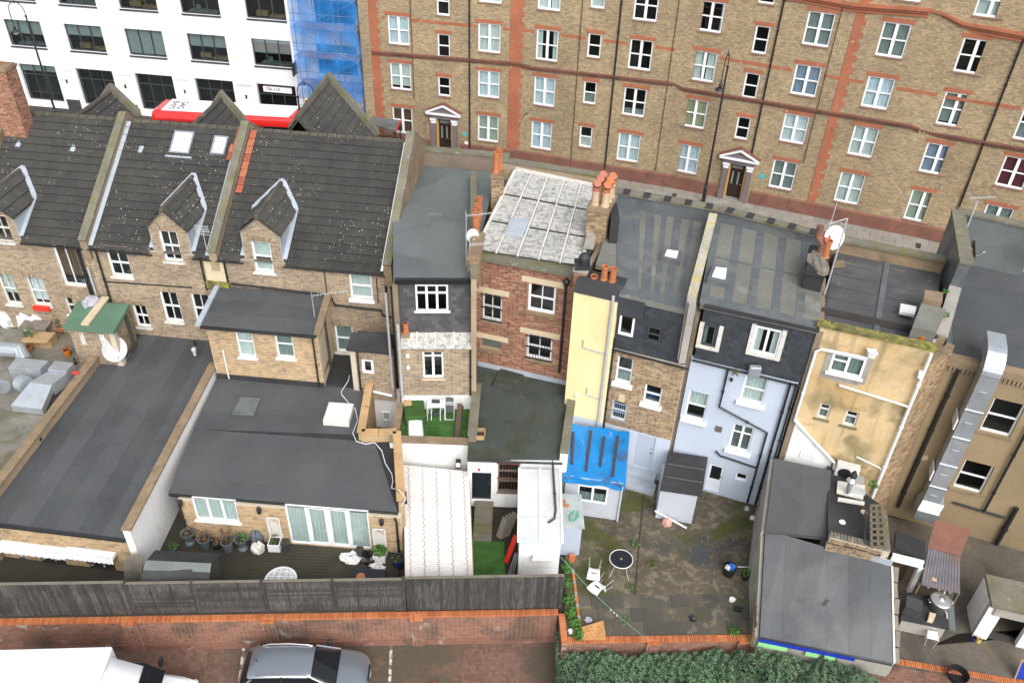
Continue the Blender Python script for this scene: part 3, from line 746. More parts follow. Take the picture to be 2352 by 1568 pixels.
# ------------------------------------------------------------------ brick mansion block across the street
MFS=[Fc(MBASE[i],MBASE[i+1])for i in range(4)]
man=thing('mansion_block','long yellow brick mansion block with terracotta bands and rows of white windows','building',MBASE[2])
def band(mb,F,a,b,h,o0,o1):
 (u0,z0),(u1,z1)=a,b
 mb.hexa([F.P(u0,z0-h,o1),F.P(u1,z1-h,o1),F.P(u1,z1-h,o0),F.P(u0,z0-h,o0),F.P(u0,z0,o1),F.P(u1,z1,o1),F.P(u1,z1,o0),F.P(u0,z0,o0)])
def seg_of(p):
 for i,F in enumerate(MFS):
  u,z=F.uz(p)
  if u<F.L or i==3:return i
MW=[((12,1185,135),(12,1415,420),2,'curtain_lightblue',(0,1)),((12,1208,565),(12,1432,830),2,'net_curtain',(.12,1)),((12,1230,968),(12,1445,1225),2,'curtain_brown',(0,1)),((12,1635,-120),(12,1775,150),1,None,0),((12,1645,305),(12,1778,535),1,None,0),((12,1650,695),(12,1782,885),1,None,0),((12,2020,-220),(12,2250,40),2,'curtain_white',(0,.9)),((12,2012,205),(12,2240,490),2,'net_curtain',(0,1)),((12,2010,635),(12,2230,900),2,'curtain_lightblue',(0,1)),((12,2010,1040),(12,2220,1300),2,'curtain_green',(0,1)),((13,240,-170),(13,460,108),2,'curtain_white',('sides',.42)),((13,225,258),(13,432,568),2,'net_curtain',('sides',.26)),((13,205,690),(13,402,978),2,'curtain_lightblue',(0,1)),((13,180,1095),(13,372,1372),2,'curtain_lightblue',('sides',.48)),((13,728,-130),(13,860,85),1,'net_curtain',(0,1)),((13,698,300),(13,818,535),1,None,0),((13,660,735),(13,775,955),1,'curtain_grey',(0,.5)),((13,622,1142),(13,736,1350),1,'net_curtain',(0,.5)),((13,1125,-100),(13,1335,205),2,None,0),((13,1080,350),(13,1275,650),2,None,0),((13,1025,788),(13,1220,1072),2,'curtain_grey',(0,.25)),((13,972,1200),(13,1165,1485),2,'curtain_lightblue',(0,1)),((13,1720,0),(13,1920,308),2,'curtain_white',('sides',.12)),((13,1655,452),(13,1850,758),2,'net_curtain',('sides',.4)),((13,1580,888),(13,1765,1180),2,'curtain_olive',(.05,1)),(None,((1556.8,328.2),(1601.1,402.3)),2,'curtain_lightblue',('sides',.48)),((13,2270,-170),(14,85,50),1,None,0),((13,2225,228),(14,2,500),1,None,0),((13,2130,655),(13,2235,908),1,None,0),((13,2060,1055),(13,2155,1278),1,None,0),((14,375,95),(14,578,438),2,'curtain_grey',(0,1)),((14,262,577),(14,458,890),2,'curtain_blue',(0,1)),((14,160,1025),(14,350,1320),2,'curtain_white',(0,1)),((14,62,1445),(24,240,172),2,'curtain_grey',(0,1)),((14,1255,-310),(14,1405,25),2,'curtain_white',(0,1)),((14,1060,192),(14,1250,540),2,'curtain_grey',(0,1)),((14,920,685),(14,1110,1005),2,'curtain_lightblue',(0,1)),((14,798,1135),(14,965,1440),2,'net_curtain',(0,1)),((14,672,1555),(24,842,300),2,'net_curtain',(0,1)),((14,1965,-160),(14,2165,178),2,'blind',(0,1)),((14,1785,338),(14,1978,690),2,None,0),((14,1622,828),(14,1800,1168),2,'curtain_grey',(.08,1)),((14,1455,1290),(24,1640,35),2,'curtain_blue',(0,1)),((24,1322,150),(24,1480,465),2,'curtain_green',(0,1)),((14,2345,955),(14,2510,1310),2,'curtain_grey',(0,.5)),((14,2165,1408),(24,2345,168),2,'curtain_maroon',(0,1)),((24,1995,280),(24,2165,605),2,'curtain_grey',(0,1)),]
holes=[[],[],[],[]];wins=[]
for a,b,k,cu,ch in MW:
 pa,pb=(Q(*a),Q(*b))if a else b
 i=seg_of(((pa[0]+pb[0])/2,(pa[1]+pb[1])/2));r=MFS[i].R(pa,pb)
 w=1.32 if k==2 else .74;c=(r[0]+r[1])/2;w=(w+(r[1]-r[0]))/2;r=(c-w/2,c+w/2,r[2],r[3])
 holes[i].append(r);wins.append((i,r,k,cu,ch))
DOORS=[(0,Q(12,1725,1370)),(2,(1683,446))]
dpos=[]
for i,p in DOORS:
 F=MFS[i];u,z=F.uz(p);zb=1.86;dpos.append((i,u,zb));holes[i].append((u-.58,u+.58,1.7,zb+2.5))
ZT=17.5
for i,F in enumerate(MFS):
 w=wall(man,F,0,F.L,1.7,ZT,holes[i],'mortar_dark','brick_mansion',t=.3)
 pl=MB();segs=sub((0,F.L),[(d[1]-1.15,d[1]+1.15)for d in dpos if d[0]==i])
 for a,b in segs:
  pl.fb(F,a,b,1.7,2.62,-.02,.1);pl.prism([F.P(a,2.62,.1),F.P(a,2.62,-.02),F.P(a,2.74,-.02)],F.d*(b-a))
 pl.build('plinth','terracotta_dark',man)
for i,r,k,cu,ch in wins:
 window(man,MFS[i],r,cols=k,rows=2,fr=.09,mid=.17,bar=.07,recess=.07,curt=cu,ch=ch if ch else(0,1),sill='sill_maroon',lintel='terracotta',lw=.16,lh=.24,sw=.04,pane='glass',flat=(cu=='blind'))
# dentilled string course, painted band, cornice
ST=[(0,(12,1060,460),(13,78,566)),(1,(13,84,570),(13,190,600)),(1,(13,190,600),(13,1480,745)),(2,(13,1484,746),(13,1570,790)),(2,(13,1570,790),(14,1320,1130)),(2,(14,1320,1130),(14,1400,1165)),(3,(14,1405,1168),(14,1480,1190)),(3,(14,1480,1190),(14,2440,1357))]
mb=MB();db=[]
for i,a,b in ST:
 F=MFS[i];A,B=F.uz(Q(*a)),F.uz(Q(*b));band(mb,F,A,B,.09,-.02,.16);band(mb,F,(A[0],A[1]-.21),(B[0],B[1]-.21),.07,-.02,.07)
 n=int((B[0]-A[0])/.17)
 for k in range(n):
  t=(k+.3)/n;u=A[0]+(B[0]-A[0])*t;z=A[1]+(B[1]-A[1])*t-.09
  db.append([tuple(F.P(u+dx,z+dz,o))for dz in(-.12,0)for dx,o in((0,.13),(.1,.13),(.1,-.02),(0,-.02))])
sc_=mb.build('string_course','terracotta_dark',man);np_mesh('dentils',db,'terracotta_dark',sc_,five=False)
for i,a,b in((0,(12,1150,145),(12,2320,255)),(1,(13,100,262),(13,1500,440)),(2,(13,1560,455),(14,1560,850)),(3,(14,1580,860),(14,2400,985))):
 F=MFS[i];A,B=F.uz(Q(*a)),F.uz(Q(*b))
 for x,y in sub((A[0],B[0]),[(h[0]-.165,h[1]+.165)for h in holes[i]if h[2]<(A[1]+B[1])/2-.1<h[3]+.3]):
  t0=(x-A[0])/(B[0]-A[0]);t1=(y-A[0])/(B[0]-A[0]);mb=MB();band(mb,F,(x,A[1]+(B[1]-A[1])*t0),(y,A[1]+(B[1]-A[1])*t1),.2,-.02,.012);mb.build('painted_band','terracotta',man)
mb=MB()
for i,a,b in((2,(13,1600,-250),(14,800,25)),(2,(14,800,25),(14,1500,75)),(3,(14,1510,76),(14,1640,115)),(3,(14,1640,115),(14,1800,195)),(3,(14,1800,195),(14,2600,340))):
 F=MFS[i];A,B=F.uz(Q(*a)),F.uz(Q(*b));band(mb,F,A,B,.14,-.05,.32);band(mb,F,(A[0],A[1]-.14),(B[0],B[1]-.14),.14,-.05,.2);band(mb,F,(A[0],A[1]-.28),(B[0],B[1]-.28),.22,-.05,.08)
mb.build('cornice','terracotta',man)
# quoined pilaster strips
for i,pa,pb in((0,Q(12,1062,600),Q(12,1132,600)),(0,Q(12,2300,900),Q(13,78,900)),(2,Q(14,590,1000),Q(14,668,1000))):
 F=MFS[i];u0,u1=F.uz(pa)[0],F.uz(pb)[0];u1=min(u1,F.L);mb=MB();z=2.76;k=0
 while z<ZT:
  mb.fb(F,u0,u1+(.16 if k%2 else 0),z,z+.34,-.02,.03);z+=.34;k+=1
 mb.build('pilaster_strip','terracotta',man)
# doorcases
for i,u,zb in dpos:
 F=MFS[i];D=MB();D.fb(F,u-.48,u+.48,zb,zb+2.4,-.28,-.22)
 for x in(-.33,-.13,.07,.27):D.fb(F,u+x-.02,u+x+.1,zb+.15,zb+.7,-.22,-.2)
 do=D.build('entrance_door','dark_wood',man)
 for k,x in enumerate((-.32,-.13,.06,.25)):
  g=MB();g.fb(F,u+x,u+x+.09,zb+.95,zb+1.85,-.219,-.212);g.build('pane','glass_table' if k%2 else 'curtain_grey',do)
 g=MB();g.fb(F,u-.42,u+.3,zb+2.08,zb+2.32,-.219,-.212);g.build('fanlight','curtain_grey',do)
 g=MB();g.lathe(F.P(u+.34,zb+1.0,-.2),[(0,0),(.03,.0),(.03,.05),(0,.06)],8,F.n);g.build('knob','gold_light',do)
 g=MB()
 for s in(-1,1):g.fb(F,u+s*.53-.05,u+s*.53+.05,zb-.1,zb+2.5,-.3,.07)
 g.build('door_jamb','ochre_paint',man)
 g=MB();g.fb(F,u-.7,u+.7,1.7,zb,-.3,.28);g.build('door_step','pave_slab',man)
 for s in(-1,1):
  x=u+s*.78;g=MB();g.fb(F,x-.2,x+.2,1.7,zb+.55,-.02,.26);g.fb(F,x-.17,x+.17,zb+.55,zb+2.18,-.02,.22);c=g.build('column','grey_plum',man)
  g=MB();g.fb(F,x-.18,x+.18,zb+2.18,zb+2.26,-.02,.25);g.fb(F,x-.17,x+.17,zb+2.26,zb+2.42,-.02,.23);g.fb(F,x-.23,x+.23,zb+2.42,zb+2.54,-.02,.31);g.build('capital','white_paint',c)
 g=MB();g.fb(F,u-1.02,u+1.02,zb+2.54,zb+2.86,-.02,.24)
 g.prism([F.P(u-1.15,zb+2.95,.24),F.P(u+1.15,zb+2.95,.24),F.P(u,zb+3.5,.24)],-F.n*.26);g.build('entablature','grey_plum',man)
 g=MB();g.fb(F,u-1.28,u+1.28,zb+2.86,zb+2.97,-.02,.4)
 for s in(-1,1):g.bar(F.P(u+s*1.28,zb+2.99,.2),F.P(u,zb+3.56,.2),.42,.12)
 g.build('pediment','white_paint',man)
 g=MB()
 for s in(-1,1):g.bar(F.P(u+s*1.34,zb+3.07,.1),F.P(u,zb+3.72,.1),.5,.06)
 g.build('pediment_roof','terracotta_dark',man)
F=MFS[0];u,z=F.uz(Q(12,1905,1218));mb=MB();mb.fb(F,u-.16,u+.16,z-.13,z+.13,0,.03);mb.build('plaque','sign_teal',man)
u,z=F.uz(Q(12,1920,1300));mb=MB();mb.fb(F,u-.13,u+.13,z-.11,z+.11,.02,.06);mb.build('plaque','print_white',man)
F=MFS[2];u,z=F.uz((1750,405));mb=MB();mb.fb(F,u-.2,u+.2,z-.14,z+.14,0,.03);mb.build('plaque','sign_teal',man)
for i,a,b in((0,(12,1930,0),(12,1968,1390)),(1,(13,1028,-100),(13,850,1530)),(2,(14,318,-120),(24,-320,215)),(3,(14,2343,340),(24,1750,330)),(0,(12,1420,0),(12,1440,900)),(1,(13,655,0),(13,545,1500)),(1,(13,1500,0),(13,1345,1560)),(2,(14,690,80),(14,340,1480))):
 F=MFS[i];ua,za=F.uz(Q(*a));ub,zb2=F.uz(Q(*b));thin=i in(0,1)and a[1]in(1420,655,1500)or a[1]==690
 pipe(man,[F.P((ua+ub)/2,za+2,.09),F.P((ua+ub)/2,max(zb2,1.9),.09)],.022 if thin else .055,'black_metal',joints=not thin)
F=MFS[1];cb=MB();cb.tube([F.P(F.uz(Q(13,95,1090))[0]+t*.35,F.uz(Q(13,95,1090))[1]+.06*math.sin(t*3)+t*.5,.03)for t in(0,.3,.6,1,1.4)],.018,5);cb.build('cable','black_plastic',man)
mb=MB();back=[p+V((1.5,9,0))for p in MBASE]
for i in range(4):
 a,b=MBASE[i],MBASE[i+1];n=MFS[i].n
 mb.prism([a-n*.3+V((0,0,ZT-1.8)),b-n*.3+V((0,0,ZT-1.8)),back[i+1]+V((0,0,ZT-1.8)),back[i]+V((0,0,ZT-1.8))],(0,0,.3))
mb.build('roof','slate',man)
mb=MB()
for i in range(4):mb.bar(back[i]+V((0,0,8)),back[i+1]+V((0,0,8)),.3,16)
mb.bar(MBASE[0]+V((0,.4,8)),back[0]+V((0,0,8)),.3,16);mb.bar(MBASE[4]+V((0,.4,8)),back[4]+V((0,0,8)),.3,16);mb.build('rear_wall','mortar_dark',man)
# ------------------------------------------------------------------ white commercial building
WF_=Fc(WB0,WB1);wb=thing('white_building','white painted commercial building with dark window frames behind the red bus','building',WB1)
UP=[((11,-560,130),(11,-150,395)),((11,20,170),(11,430,435)),((11,570,212),(11,975,485)),((11,1125,262),(11,1520,535)),((11,1692,308),(11,2085,580)),((11,2278,350),(12,345,630)),((11,-70,-250),(11,300,10)),((11,480,-210),(11,862,60)),((11,1040,-170),(11,1428,105)),((11,1600,-130),(11,2010,152)),((11,2200,-85),(12,290,200)),((12,540,60),(12,905,245)),((12,560,400),(12,925,570))]
GR=[((11,185,575),(11,580,975)),((11,680,622),(11,1115,1040)),((11,1210,668),(11,1650,1060)),((11,1750,710),(11,2190,1100)),((12,0,760),(12,410,1130))]
hw=[WF_.R(Q(*a),Q(*b))for a,b in UP];hg=[WF_.R(Q(*a),Q(*b))for a,b in GR]
# level the rows
rows1=np.mean([[h[2],h[3]]for h in hw[1:5]],0);rows2=np.mean([[h[2],h[3]]for h in hw[7:10]],0);wu=np.mean([h[1]-h[0]for h in hw[1:5]])
def lev(h,rz,w=None):
 c=(h[0]+h[1])/2;w=w or(h[1]-h[0]);return(c-w/2,c+w/2,rz[0],rz[1])
hw=[lev(h,rows1,wu)for h in hw[:6]]+[lev(h,rows2,wu)for h in hw[6:11]]+[lev(hw[11],rows2,wu),lev(hw[12],rows1,wu)]
gz=(2.25,np.mean([h[3]for h in hg]));gw=np.mean([h[1]-h[0]for h in hg])
hg=[lev(h,gz,min(gw,3.0))for h in hg]
wall(wb,WF_,0,WF_.L,1.7,13.5,hw+hg,'white_paint',None,t=.35)
bl=[.5,.55,.45,.95,.5,.55,0,.2,0,0,.1,.3,.3]
for k,r in enumerate(hw):
 w=window(wb,WF_,r,cols=3,rows=1,fr=.07,mid=.075,recess=.14,mat='anthracite',pane='glass_bright',sill='anthracite',sw=.02,sh=.12,so=.06,curt='blind' if bl[k]else None,ch=(1-bl[k],1),flat=True)
 c=(r[0]+r[1])/2;g=MB();g.tube([WF_.P(c+(r[1]-r[0])/2*t,r[3]+.12+.38*(1-t*t),.01)for t in[i/8 for i in range(-8,9)]],.018,5);g.build('arch_moulding','white_paint',w)
 if k%2==0:
  g=MB();g.fb(WF_,r[0]+.5,r[0]+1.3,r[2]+.05,r[2]+.4,-.9,-.6);g.fb(WF_,r[0]+1.5,r[1]-.3,r[2]+.02,r[2]+.16,-1.0,-.5);g.build('office_clutter','raw_timber',w)
 else:
  g=MB();g.fb(WF_,r[0]+.3,r[1]-.4,r[2]+.02,r[2]+.1,-1.1,-.5);g.fb(WF_,r[0]+.8,r[0]+1.1,r[2]+.1,r[2]+.45,-.9,-.8);g.build('office_desk','curtain_grey',w)
for k,r in enumerate(hg):
 window(wb,WF_,r,cols=3,rows=2,split=[.72],fr=.08,mid=.06,recess=.2,mat='anthracite',pane='glass_bright',curt='blind' if k==0 else None,ch=(.78,1),flat=True,name='shopfront')
us=[(a[1]+b[0])/2 for a,b in zip(hw[:5],hw[1:6])]+[hw[5][1]+.75,hw[12][1]+.6]
for u in us:
 g=MB();g.fb(WF_,u-.48,u+.48,2.6,13.5,-.02,.1);g.fb(WF_,u-.4,u+.4,5.4,13.5,.1,.13);p=g.build('pilaster','white_paint',wb)
 g=MB();g.fb(WF_,u-.56,u+.56,gz[1]-.1,gz[1]+.02,.1,.2);g.fb(WF_,u-.52,u+.52,gz[1]-.2,gz[1]-.1,.1,.16);g.build('capital','white_paint',p)
 g=MB();g.fb(WF_,u-.52,u+.52,1.7,2.6,-.02,.14);g.build('base','anthracite',p)
 g=MB();g.fb(WF_,u-.05,u+.05,3.9,4.25,.13,.22);l_=g.build('wall_light','black_metal',p)
 g=MB();g.fb(WF_,u-.035,u+.035,4.25,4.27,.14,.21);g.fb(WF_,u-.035,u+.035,3.88,3.9,.14,.21);g.build('glow','lamp_glow',l_)
mb=MB();mb.fb(WF_,0,WF_.L,13.5,13.8,-9,.15);mb.build('roof','felt_grey',wb)
mb=MB();mb.fb(WF_,0,WF_.L,1.7,13.4,-9,-8.7);mb.fb(WF_,0,.3,1.7,13.4,-8.7,-.4);mb.fb(WF_,WF_.L-.3,WF_.L,1.7,13.4,-8.7,-.4);mb.build('rear_wall','white_paint',wb)
r=hg[4];g=MB();g.fb(WF_,r[0]+.45,r[1]-.35,gz[1]-.62,gz[1]-.22,-.19,-.1);fs_=g.build('shop_sign','print_white',wb)
def face_m(F,u,z,o):return frame_m(F.P(u,z,o),F.d,V((0,0,1)),F.n)
text_mesh('106-110',.34,'ink_black',fs_,face_m(WF_,r[0]+1.2,gz[1]-.4,-.098),'lettering')
u,z=WF_.uz(Q(12,375,590));hsn=MB();P0=WF_.P(u+.1,z,.3);hsn.hexa([WF_.P(u,z-.55,.12),WF_.P(u+.06,z-.55,.12),WF_.P(u+.06,z-.55,1.0),WF_.P(u,z-.55,1.0),WF_.P(u,z+.35,.12),WF_.P(u+.06,z+.35,.12),WF_.P(u+.06,z+.35,1.0),WF_.P(u,z+.35,1.0)]);hsn.build('hanging_sign','sign_black',wb)
# ------------------------------------------------------------------ scaffold with blue netting
uL,uR=WF_.uz(Q(12,440,500))[0]+.2,WF_.uz(Q(12,1030,500))[0]+.05;uR=min(uR,WF_.L-.1)
scf=thing('scaffold','steel scaffold wrapped in blue debris netting at the corner of the white building','scaffold',WF_.P(uL,1.78,.8))
O1,O2=.35,1.55;us=[uL+(uR-uL)*t for t in(0,.33,.66,1)];lifts=[3.9,5.9,7.9,9.9,11.9]
for u in us:
 for o in(O1,O2):
  mb=MB();mb.tube([WF_.P(u,1.8,o),WF_.P(u,13.2,o)],.03,6);mb.build('standard','scaff_tube',scf)
for z in lifts:
 for o in(O1,O2):
  for dz in(0,.5,1.0):
   if o==O1 and dz:continue
   mb=MB();mb.tube([WF_.P(uL-.3,z+dz,o+.05),WF_.P(uR+.2,z+dz,o+.05)],.026,6);mb.build('ledger','scaff_tube',scf)
 for u in us:
  mb=MB();mb.tube([WF_.P(u+.05,z-.05,O1-.2),WF_.P(u+.05,z-.05,O2+.3)],.026,6);mb.build('transom','scaff_tube',scf)
 for k in range(5):
  mb=MB();mb.fb(WF_,uL-.25,uR+.15,z+.03,z+.07,O1+.02+k*.235,O1+.24+k*.235);mb.build('scaffold_board','scaff_board',scf)
for k,z in enumerate(lifts[1:]):
 mb=MB();a,b=(us[0],us[3])if k%2==0 else(us[3],us[0]);mb.tube([WF_.P(a,z-.1,O2+.09),WF_.P(b,z+1.9,O2+.09)],.024,6);mb.build('brace','scaff_tube',scf)
def sheet(f,nu,nv):
 mb=MB();vs=[f(i/nu,j/nv)for j in range(nv+1)for i in range(nu+1)]
 mb.add(vs,[(j*(nu+1)+i,j*(nu+1)+i+1,(j+1)*(nu+1)+i+1,(j+1)*(nu+1)+i)for j in range(nv)for i in range(nu)]);return mb
sheet(lambda s,t:WF_.P(uL-.25+s*(uR-uL+.45),5.0+t*8.4,O2+.16+.09*math.sin(t*26)*math.sin(s*9+1)+.05*math.sin(s*23)),22,40).build('netting','blue_net',scf,smooth=True)
sheet(lambda s,t:WF_.P(uR+.22+.08*math.sin(t*30+s*5),1.9+t*11.5,.1+s*1.55),6,40).build('netting','blue_net',scf,smooth=True)
sheet(lambda s,t:WF_.P(uL+.3+s*(uR-uL-.1),2.2+t*1.6,O2+.12+.1*math.sin(s*17+t*4)),22,8).build('netting','blue_net',scf,smooth=True)
# ------------------------------------------------------------------ red bus
bA=V((-24.6,53.55,1.62));bd=V((math.cos(math.radians(-3.2)),math.sin(math.radians(-3.2)),0));bn=V((-bd.y,bd.x,0));BL,BW,BH=10.1,2.5,4.35
bus=thing('double_decker_bus','red double decker bus with white roof stopped in the street','bus',bA+bd*BL/2)
def bp(x,y,z):return bA+bd*x+bn*y+V((0,0,z))
mb=MB();prof=[(0,.35),(0,3.9),(.06,4.12),(.2,4.28),(.45,4.35),(BW-.45,4.35),(BW-.2,4.28),(BW-.06,4.12),(BW,3.9),(BW,.35)]
st=[(0.0,.86,.3),(.1,.96,.12),(.35,1,.0),(BL-.5,1,.0),(BL-.15,.95,.12),(BL,.8,.4)];n=len(prof)
for(x,k,dz)in st:
 for(y,z)in prof:mb.v.append(tuple(bp(x,BW/2+(y-BW/2)*k,z-(dz if z>3 else 0))))
for i in range(len(st)-1):
 for j in range(n):mb.f.append((i*n+j,(i+1)*n+j,(i+1)*n+(j+1)%n,i*n+(j+1)%n))
mb.f.append(tuple(range(n)));mb.f.append(tuple(range((len(st)-1)*n+n-1,(len(st)-1)*n-1,-1)))
body=mb.build('body','bus_red',bus,smooth=False)
mb=MB();mb.slab([bp(.75,.28,4.365),bp(BL-.75,.28,4.365),bp(BL-.55,BW-.28,4.365),bp(.75,BW-.28,4.365)],.03);rp=mb.build('roof_panel','bus_white',bus)
text_mesh('GAG',.62,'ink_black',rp,frame_m(bp(1.85,BW/2,4.368),-bn,bd,V((0,0,1))),'lettering',.002,.012)
text_mesh('EH77',.62,'ink_black',rp,frame_m(bp(1.2,BW/2,4.368),-bn,bd,V((0,0,1))),'lettering',.002,.012)
for(x0,x1)in((.55,2.2),(2.28,4.0),(4.08,5.8),(5.88,7.6),(7.68,9.4)):
 for z0,z1 in((2.75,3.75),(1.2,2.15)):
  for y in(-.012,BW-.008):mb=MB();mb.hexa([bp(x0,y,z0),bp(x1,y,z0),bp(x1,y+.02,z0),bp(x0,y+.02,z0),bp(x0,y,z1),bp(x1,y,z1),bp(x1,y+.02,z1),bp(x0,y+.02,z1)]);mb.build('window','dark_glass',bus)
for x in(2.2,7.6):
 for y in(0.02,BW-.3):mb=MB();mb.lathe(bp(x,y,.5),[(0,0),(.3,0),(.5,.02),(.5,.28),(.3,.28),(0,.28)],18,bn);mb.build('wheel','tyre',bus)
mb=MB();mb.tube([bp(BL-.1,BW-.1,4.0),bp(BL+.35,BW+.05,3.9)],.03,6);mb.tube([bp(BL+.3,BW,3.9),bp(BL+.3,BW,3.5)],.07,6);mb.build('mirror','plastic_white',bus)
# bus shelter roof, its edge shows right of the tiled gable
p=at(Q(12,1190,1140),4.3);sh=thing('bus_shelter','bus shelter with flat grey roof and red edge in front of the mansion block','bus shelter',(p.x,p.y,1.78))
mb=MB();mb.slab([at(Q(12,1035,1120),4.3),at(Q(12,1275,1190),4.3),at(Q(12,1325,1095),4.3),at(Q(12,1060,1060),4.3)],.1);mb.build('roof','felt_grey',sh)
a,b=at(Q(12,1278,1190),4.27),at(Q(12,1328,1095),4.27);mb=MB();mb.bar(a,b,.05,.2);mb.build('red_edge','red_plastic',sh)
for q_ in((12,1060,1110),(12,1265,1175),(12,1310,1100),(12,1080,1070)):
 w=at(Q(*q_),4.2);mb=MB();mb.tube([w,(w.x,w.y,1.7)],.05,6);mb.build('post','lamp_black',sh)
# ------------------------------------------------------------------ swan-neck street lamps
def street_lamp(label,base,top_z,arm,lab_group='swan neck street lamps',sx=1):
 L=thing('street_lamp',label,'street lamp',base,lab_group);b=V(base);arm=V(arm);d=arm.normalized();R=arm.length/2
 mb=MB();mb.tube([b,b+V((0,0,1.1)),b+V((0,0,1.15)),b+V((0,0,1.3)),b+V((0,0,top_z-b.z-.9))],[.13,.12,.16,.085,.055],10)
 for z in(1.15,2.6,top_z-b.z-1.0):mb.tube([b+V((0,0,z)),b+V((0,0,z+.1))],.12 if z<2 else .085,10)
 mb.build('column','lamp_black',L)
 t0=b+V((0,0,top_z-b.z-.9));mb=MB();c=t0+d*R+V((0,0,.25))
 pts=[t0]+[c+d*(-math.cos(t)*R)+V((0,0,math.sin(t)*R*1.15))for t in[math.pi*i/12 for i in range(13)]]+[c+d*R-V((0,0,.9))]
 mb.tube(pts,.032,8);top=c+V((0,0,R*1.15));mb.tube([top-V((0,0,.1)),top+V((0,0,.3))],[.05,.01],6);mb.build('swan_neck','lamp_black',L)
 e=c+d*R-V((0,0,.9));mb=MB()
 mb.lathe(e-V((0,0,.5)),[(.30,-.02),(.30,.02),(.24,.1),(.1,.14),(.1,.3),(.13,.32),(.06,.42),(.03,.55)],14);la=mb.build('lantern','lamp_black',L)
 mb=MB();mb.lathe(e-V((0,0,.5)),[(.2,0),(.17,-.12),(.08,-.2),(0,-.22)],12);mb.build('lamp_bowl','lens_clear',la)
p=at(Q(11,470,930),2.6);yy=60.3
t=at_y(Q(11,150,20),yy);b=at_y(Q(11,490,985),yy)
street_lamp('tall black swan neck street lamp in front of the white building, far left',(t.x+.35,yy,1.78),t.z,(-1.1,.05,0))
t=at_y(Q(12,420,745),49.8);street_lamp('black swan neck street lamp rising behind the big tiled gable',(t.x-.35,49.8,1.7),t.z,(.95,.1,0))
b=at((1614.6,466),1.78);t=at_y(Q(13,1980,465),b.y);street_lamp('black swan neck street lamp in front of the right entrance of the mansion block',b,t.z,(-.45,-.95,0))
# ------------------------------------------------------------------ left terrace: three gabled houses seen from behind
ZE,ZR,RD=8.65,12.22,5.35;PIT=(ZR-ZE)/RD
LF=Fc(at((210,565),ZE),at((885,625),ZE))
U12,U23,U34=LF.uz((197,560))[0],LF.uz((492,585))[0],LF.uz((893,630))[0]
U01=U12-5.6
h1=thing('terraced_house','brown brick house with tiled roof and dormer at the far left edge','house',LF.P((U01+U12)/2,GZ,-3),'gabled terraced houses on the left')
h2=thing('terraced_house','brown brick house with two roof windows and a dormer topped by yellow lichen','house',LF.P((U12+U23)/2,GZ,-3),'gabled terraced houses on the left')
h3=thing('terraced_house','brown brick house with long flat felt extension and terracotta tiles at its roof edge','house',LF.P((U23+U34)/2,GZ,-3),'gabled terraced houses on the left')
SL=(-LF.n*RD+V((0,0,ZR-ZE))).normalized();RL=math.hypot(RD,ZR-ZE)
def roofz(b):return ZE+PIT*b
def gable_dormer(h,u0,u1,zed,zap,uc=None):
 uc=uc or(u0+u1)/2;b=(zap-ZE)/PIT;be=max((zed-ZE)/PIT,.02)
 for s,ue in((1,u1+.1),(-1,u0-.1)):
  mb=MB();pts=[LF.P(uc,zap,.1),LF.P(ue,zed,.1),LF.P(ue,zed,-be),LF.P(uc,zap,-b)]
  if s<0:pts.reverse()
  mb.slab(pts,.06);dr=mb.build('dormer_roof','ridge_dark',h)
  sv=LF.P(uc,zap)-LF.P(ue,zed);L=sv.length
  if s>0:tiled(h,LF.P(ue,zed+.03,.12),-LF.n,sv,b+.12,L,limit=40,name='dormer_tile',trim=lambda u,v:u-.12<be+(b-be)*v/L)
  else:tiled(h,LF.P(ue,zed+.03,-b),LF.n,sv,b+.12,L,limit=40,name='dormer_tile',trim=lambda u,v:(b-u)<be+(b-be)*v/L)
  mb=MB();mb.bar(LF.P(uc,zap+.12,-b),LF.P(ue,zed+.16,-be),.2,.05);mb.bar(LF.P(ue,zed+.16,-be),LF.P(ue,ZE+.2,0),.22,.05);mb.build('valley_flashing','lead',h)
  mb=MB();mb.prism([LF.P(ue-s*.1,zed,-.02),LF.P(ue-s*.1,ZE,-.02),LF.P(ue-s*.1,zed,-be)],LF.d*s*.03);mb.build('dormer_cheek','lead',h)
 for k in range(int(b/.4)):
  mb=MB();mb.tube([LF.P(uc,zap+.03,.12-k*.4),LF.P(uc,zap+.03,-.27-k*.4)],.1,8);mb.build('ridge_tile','ridge_dark',h)
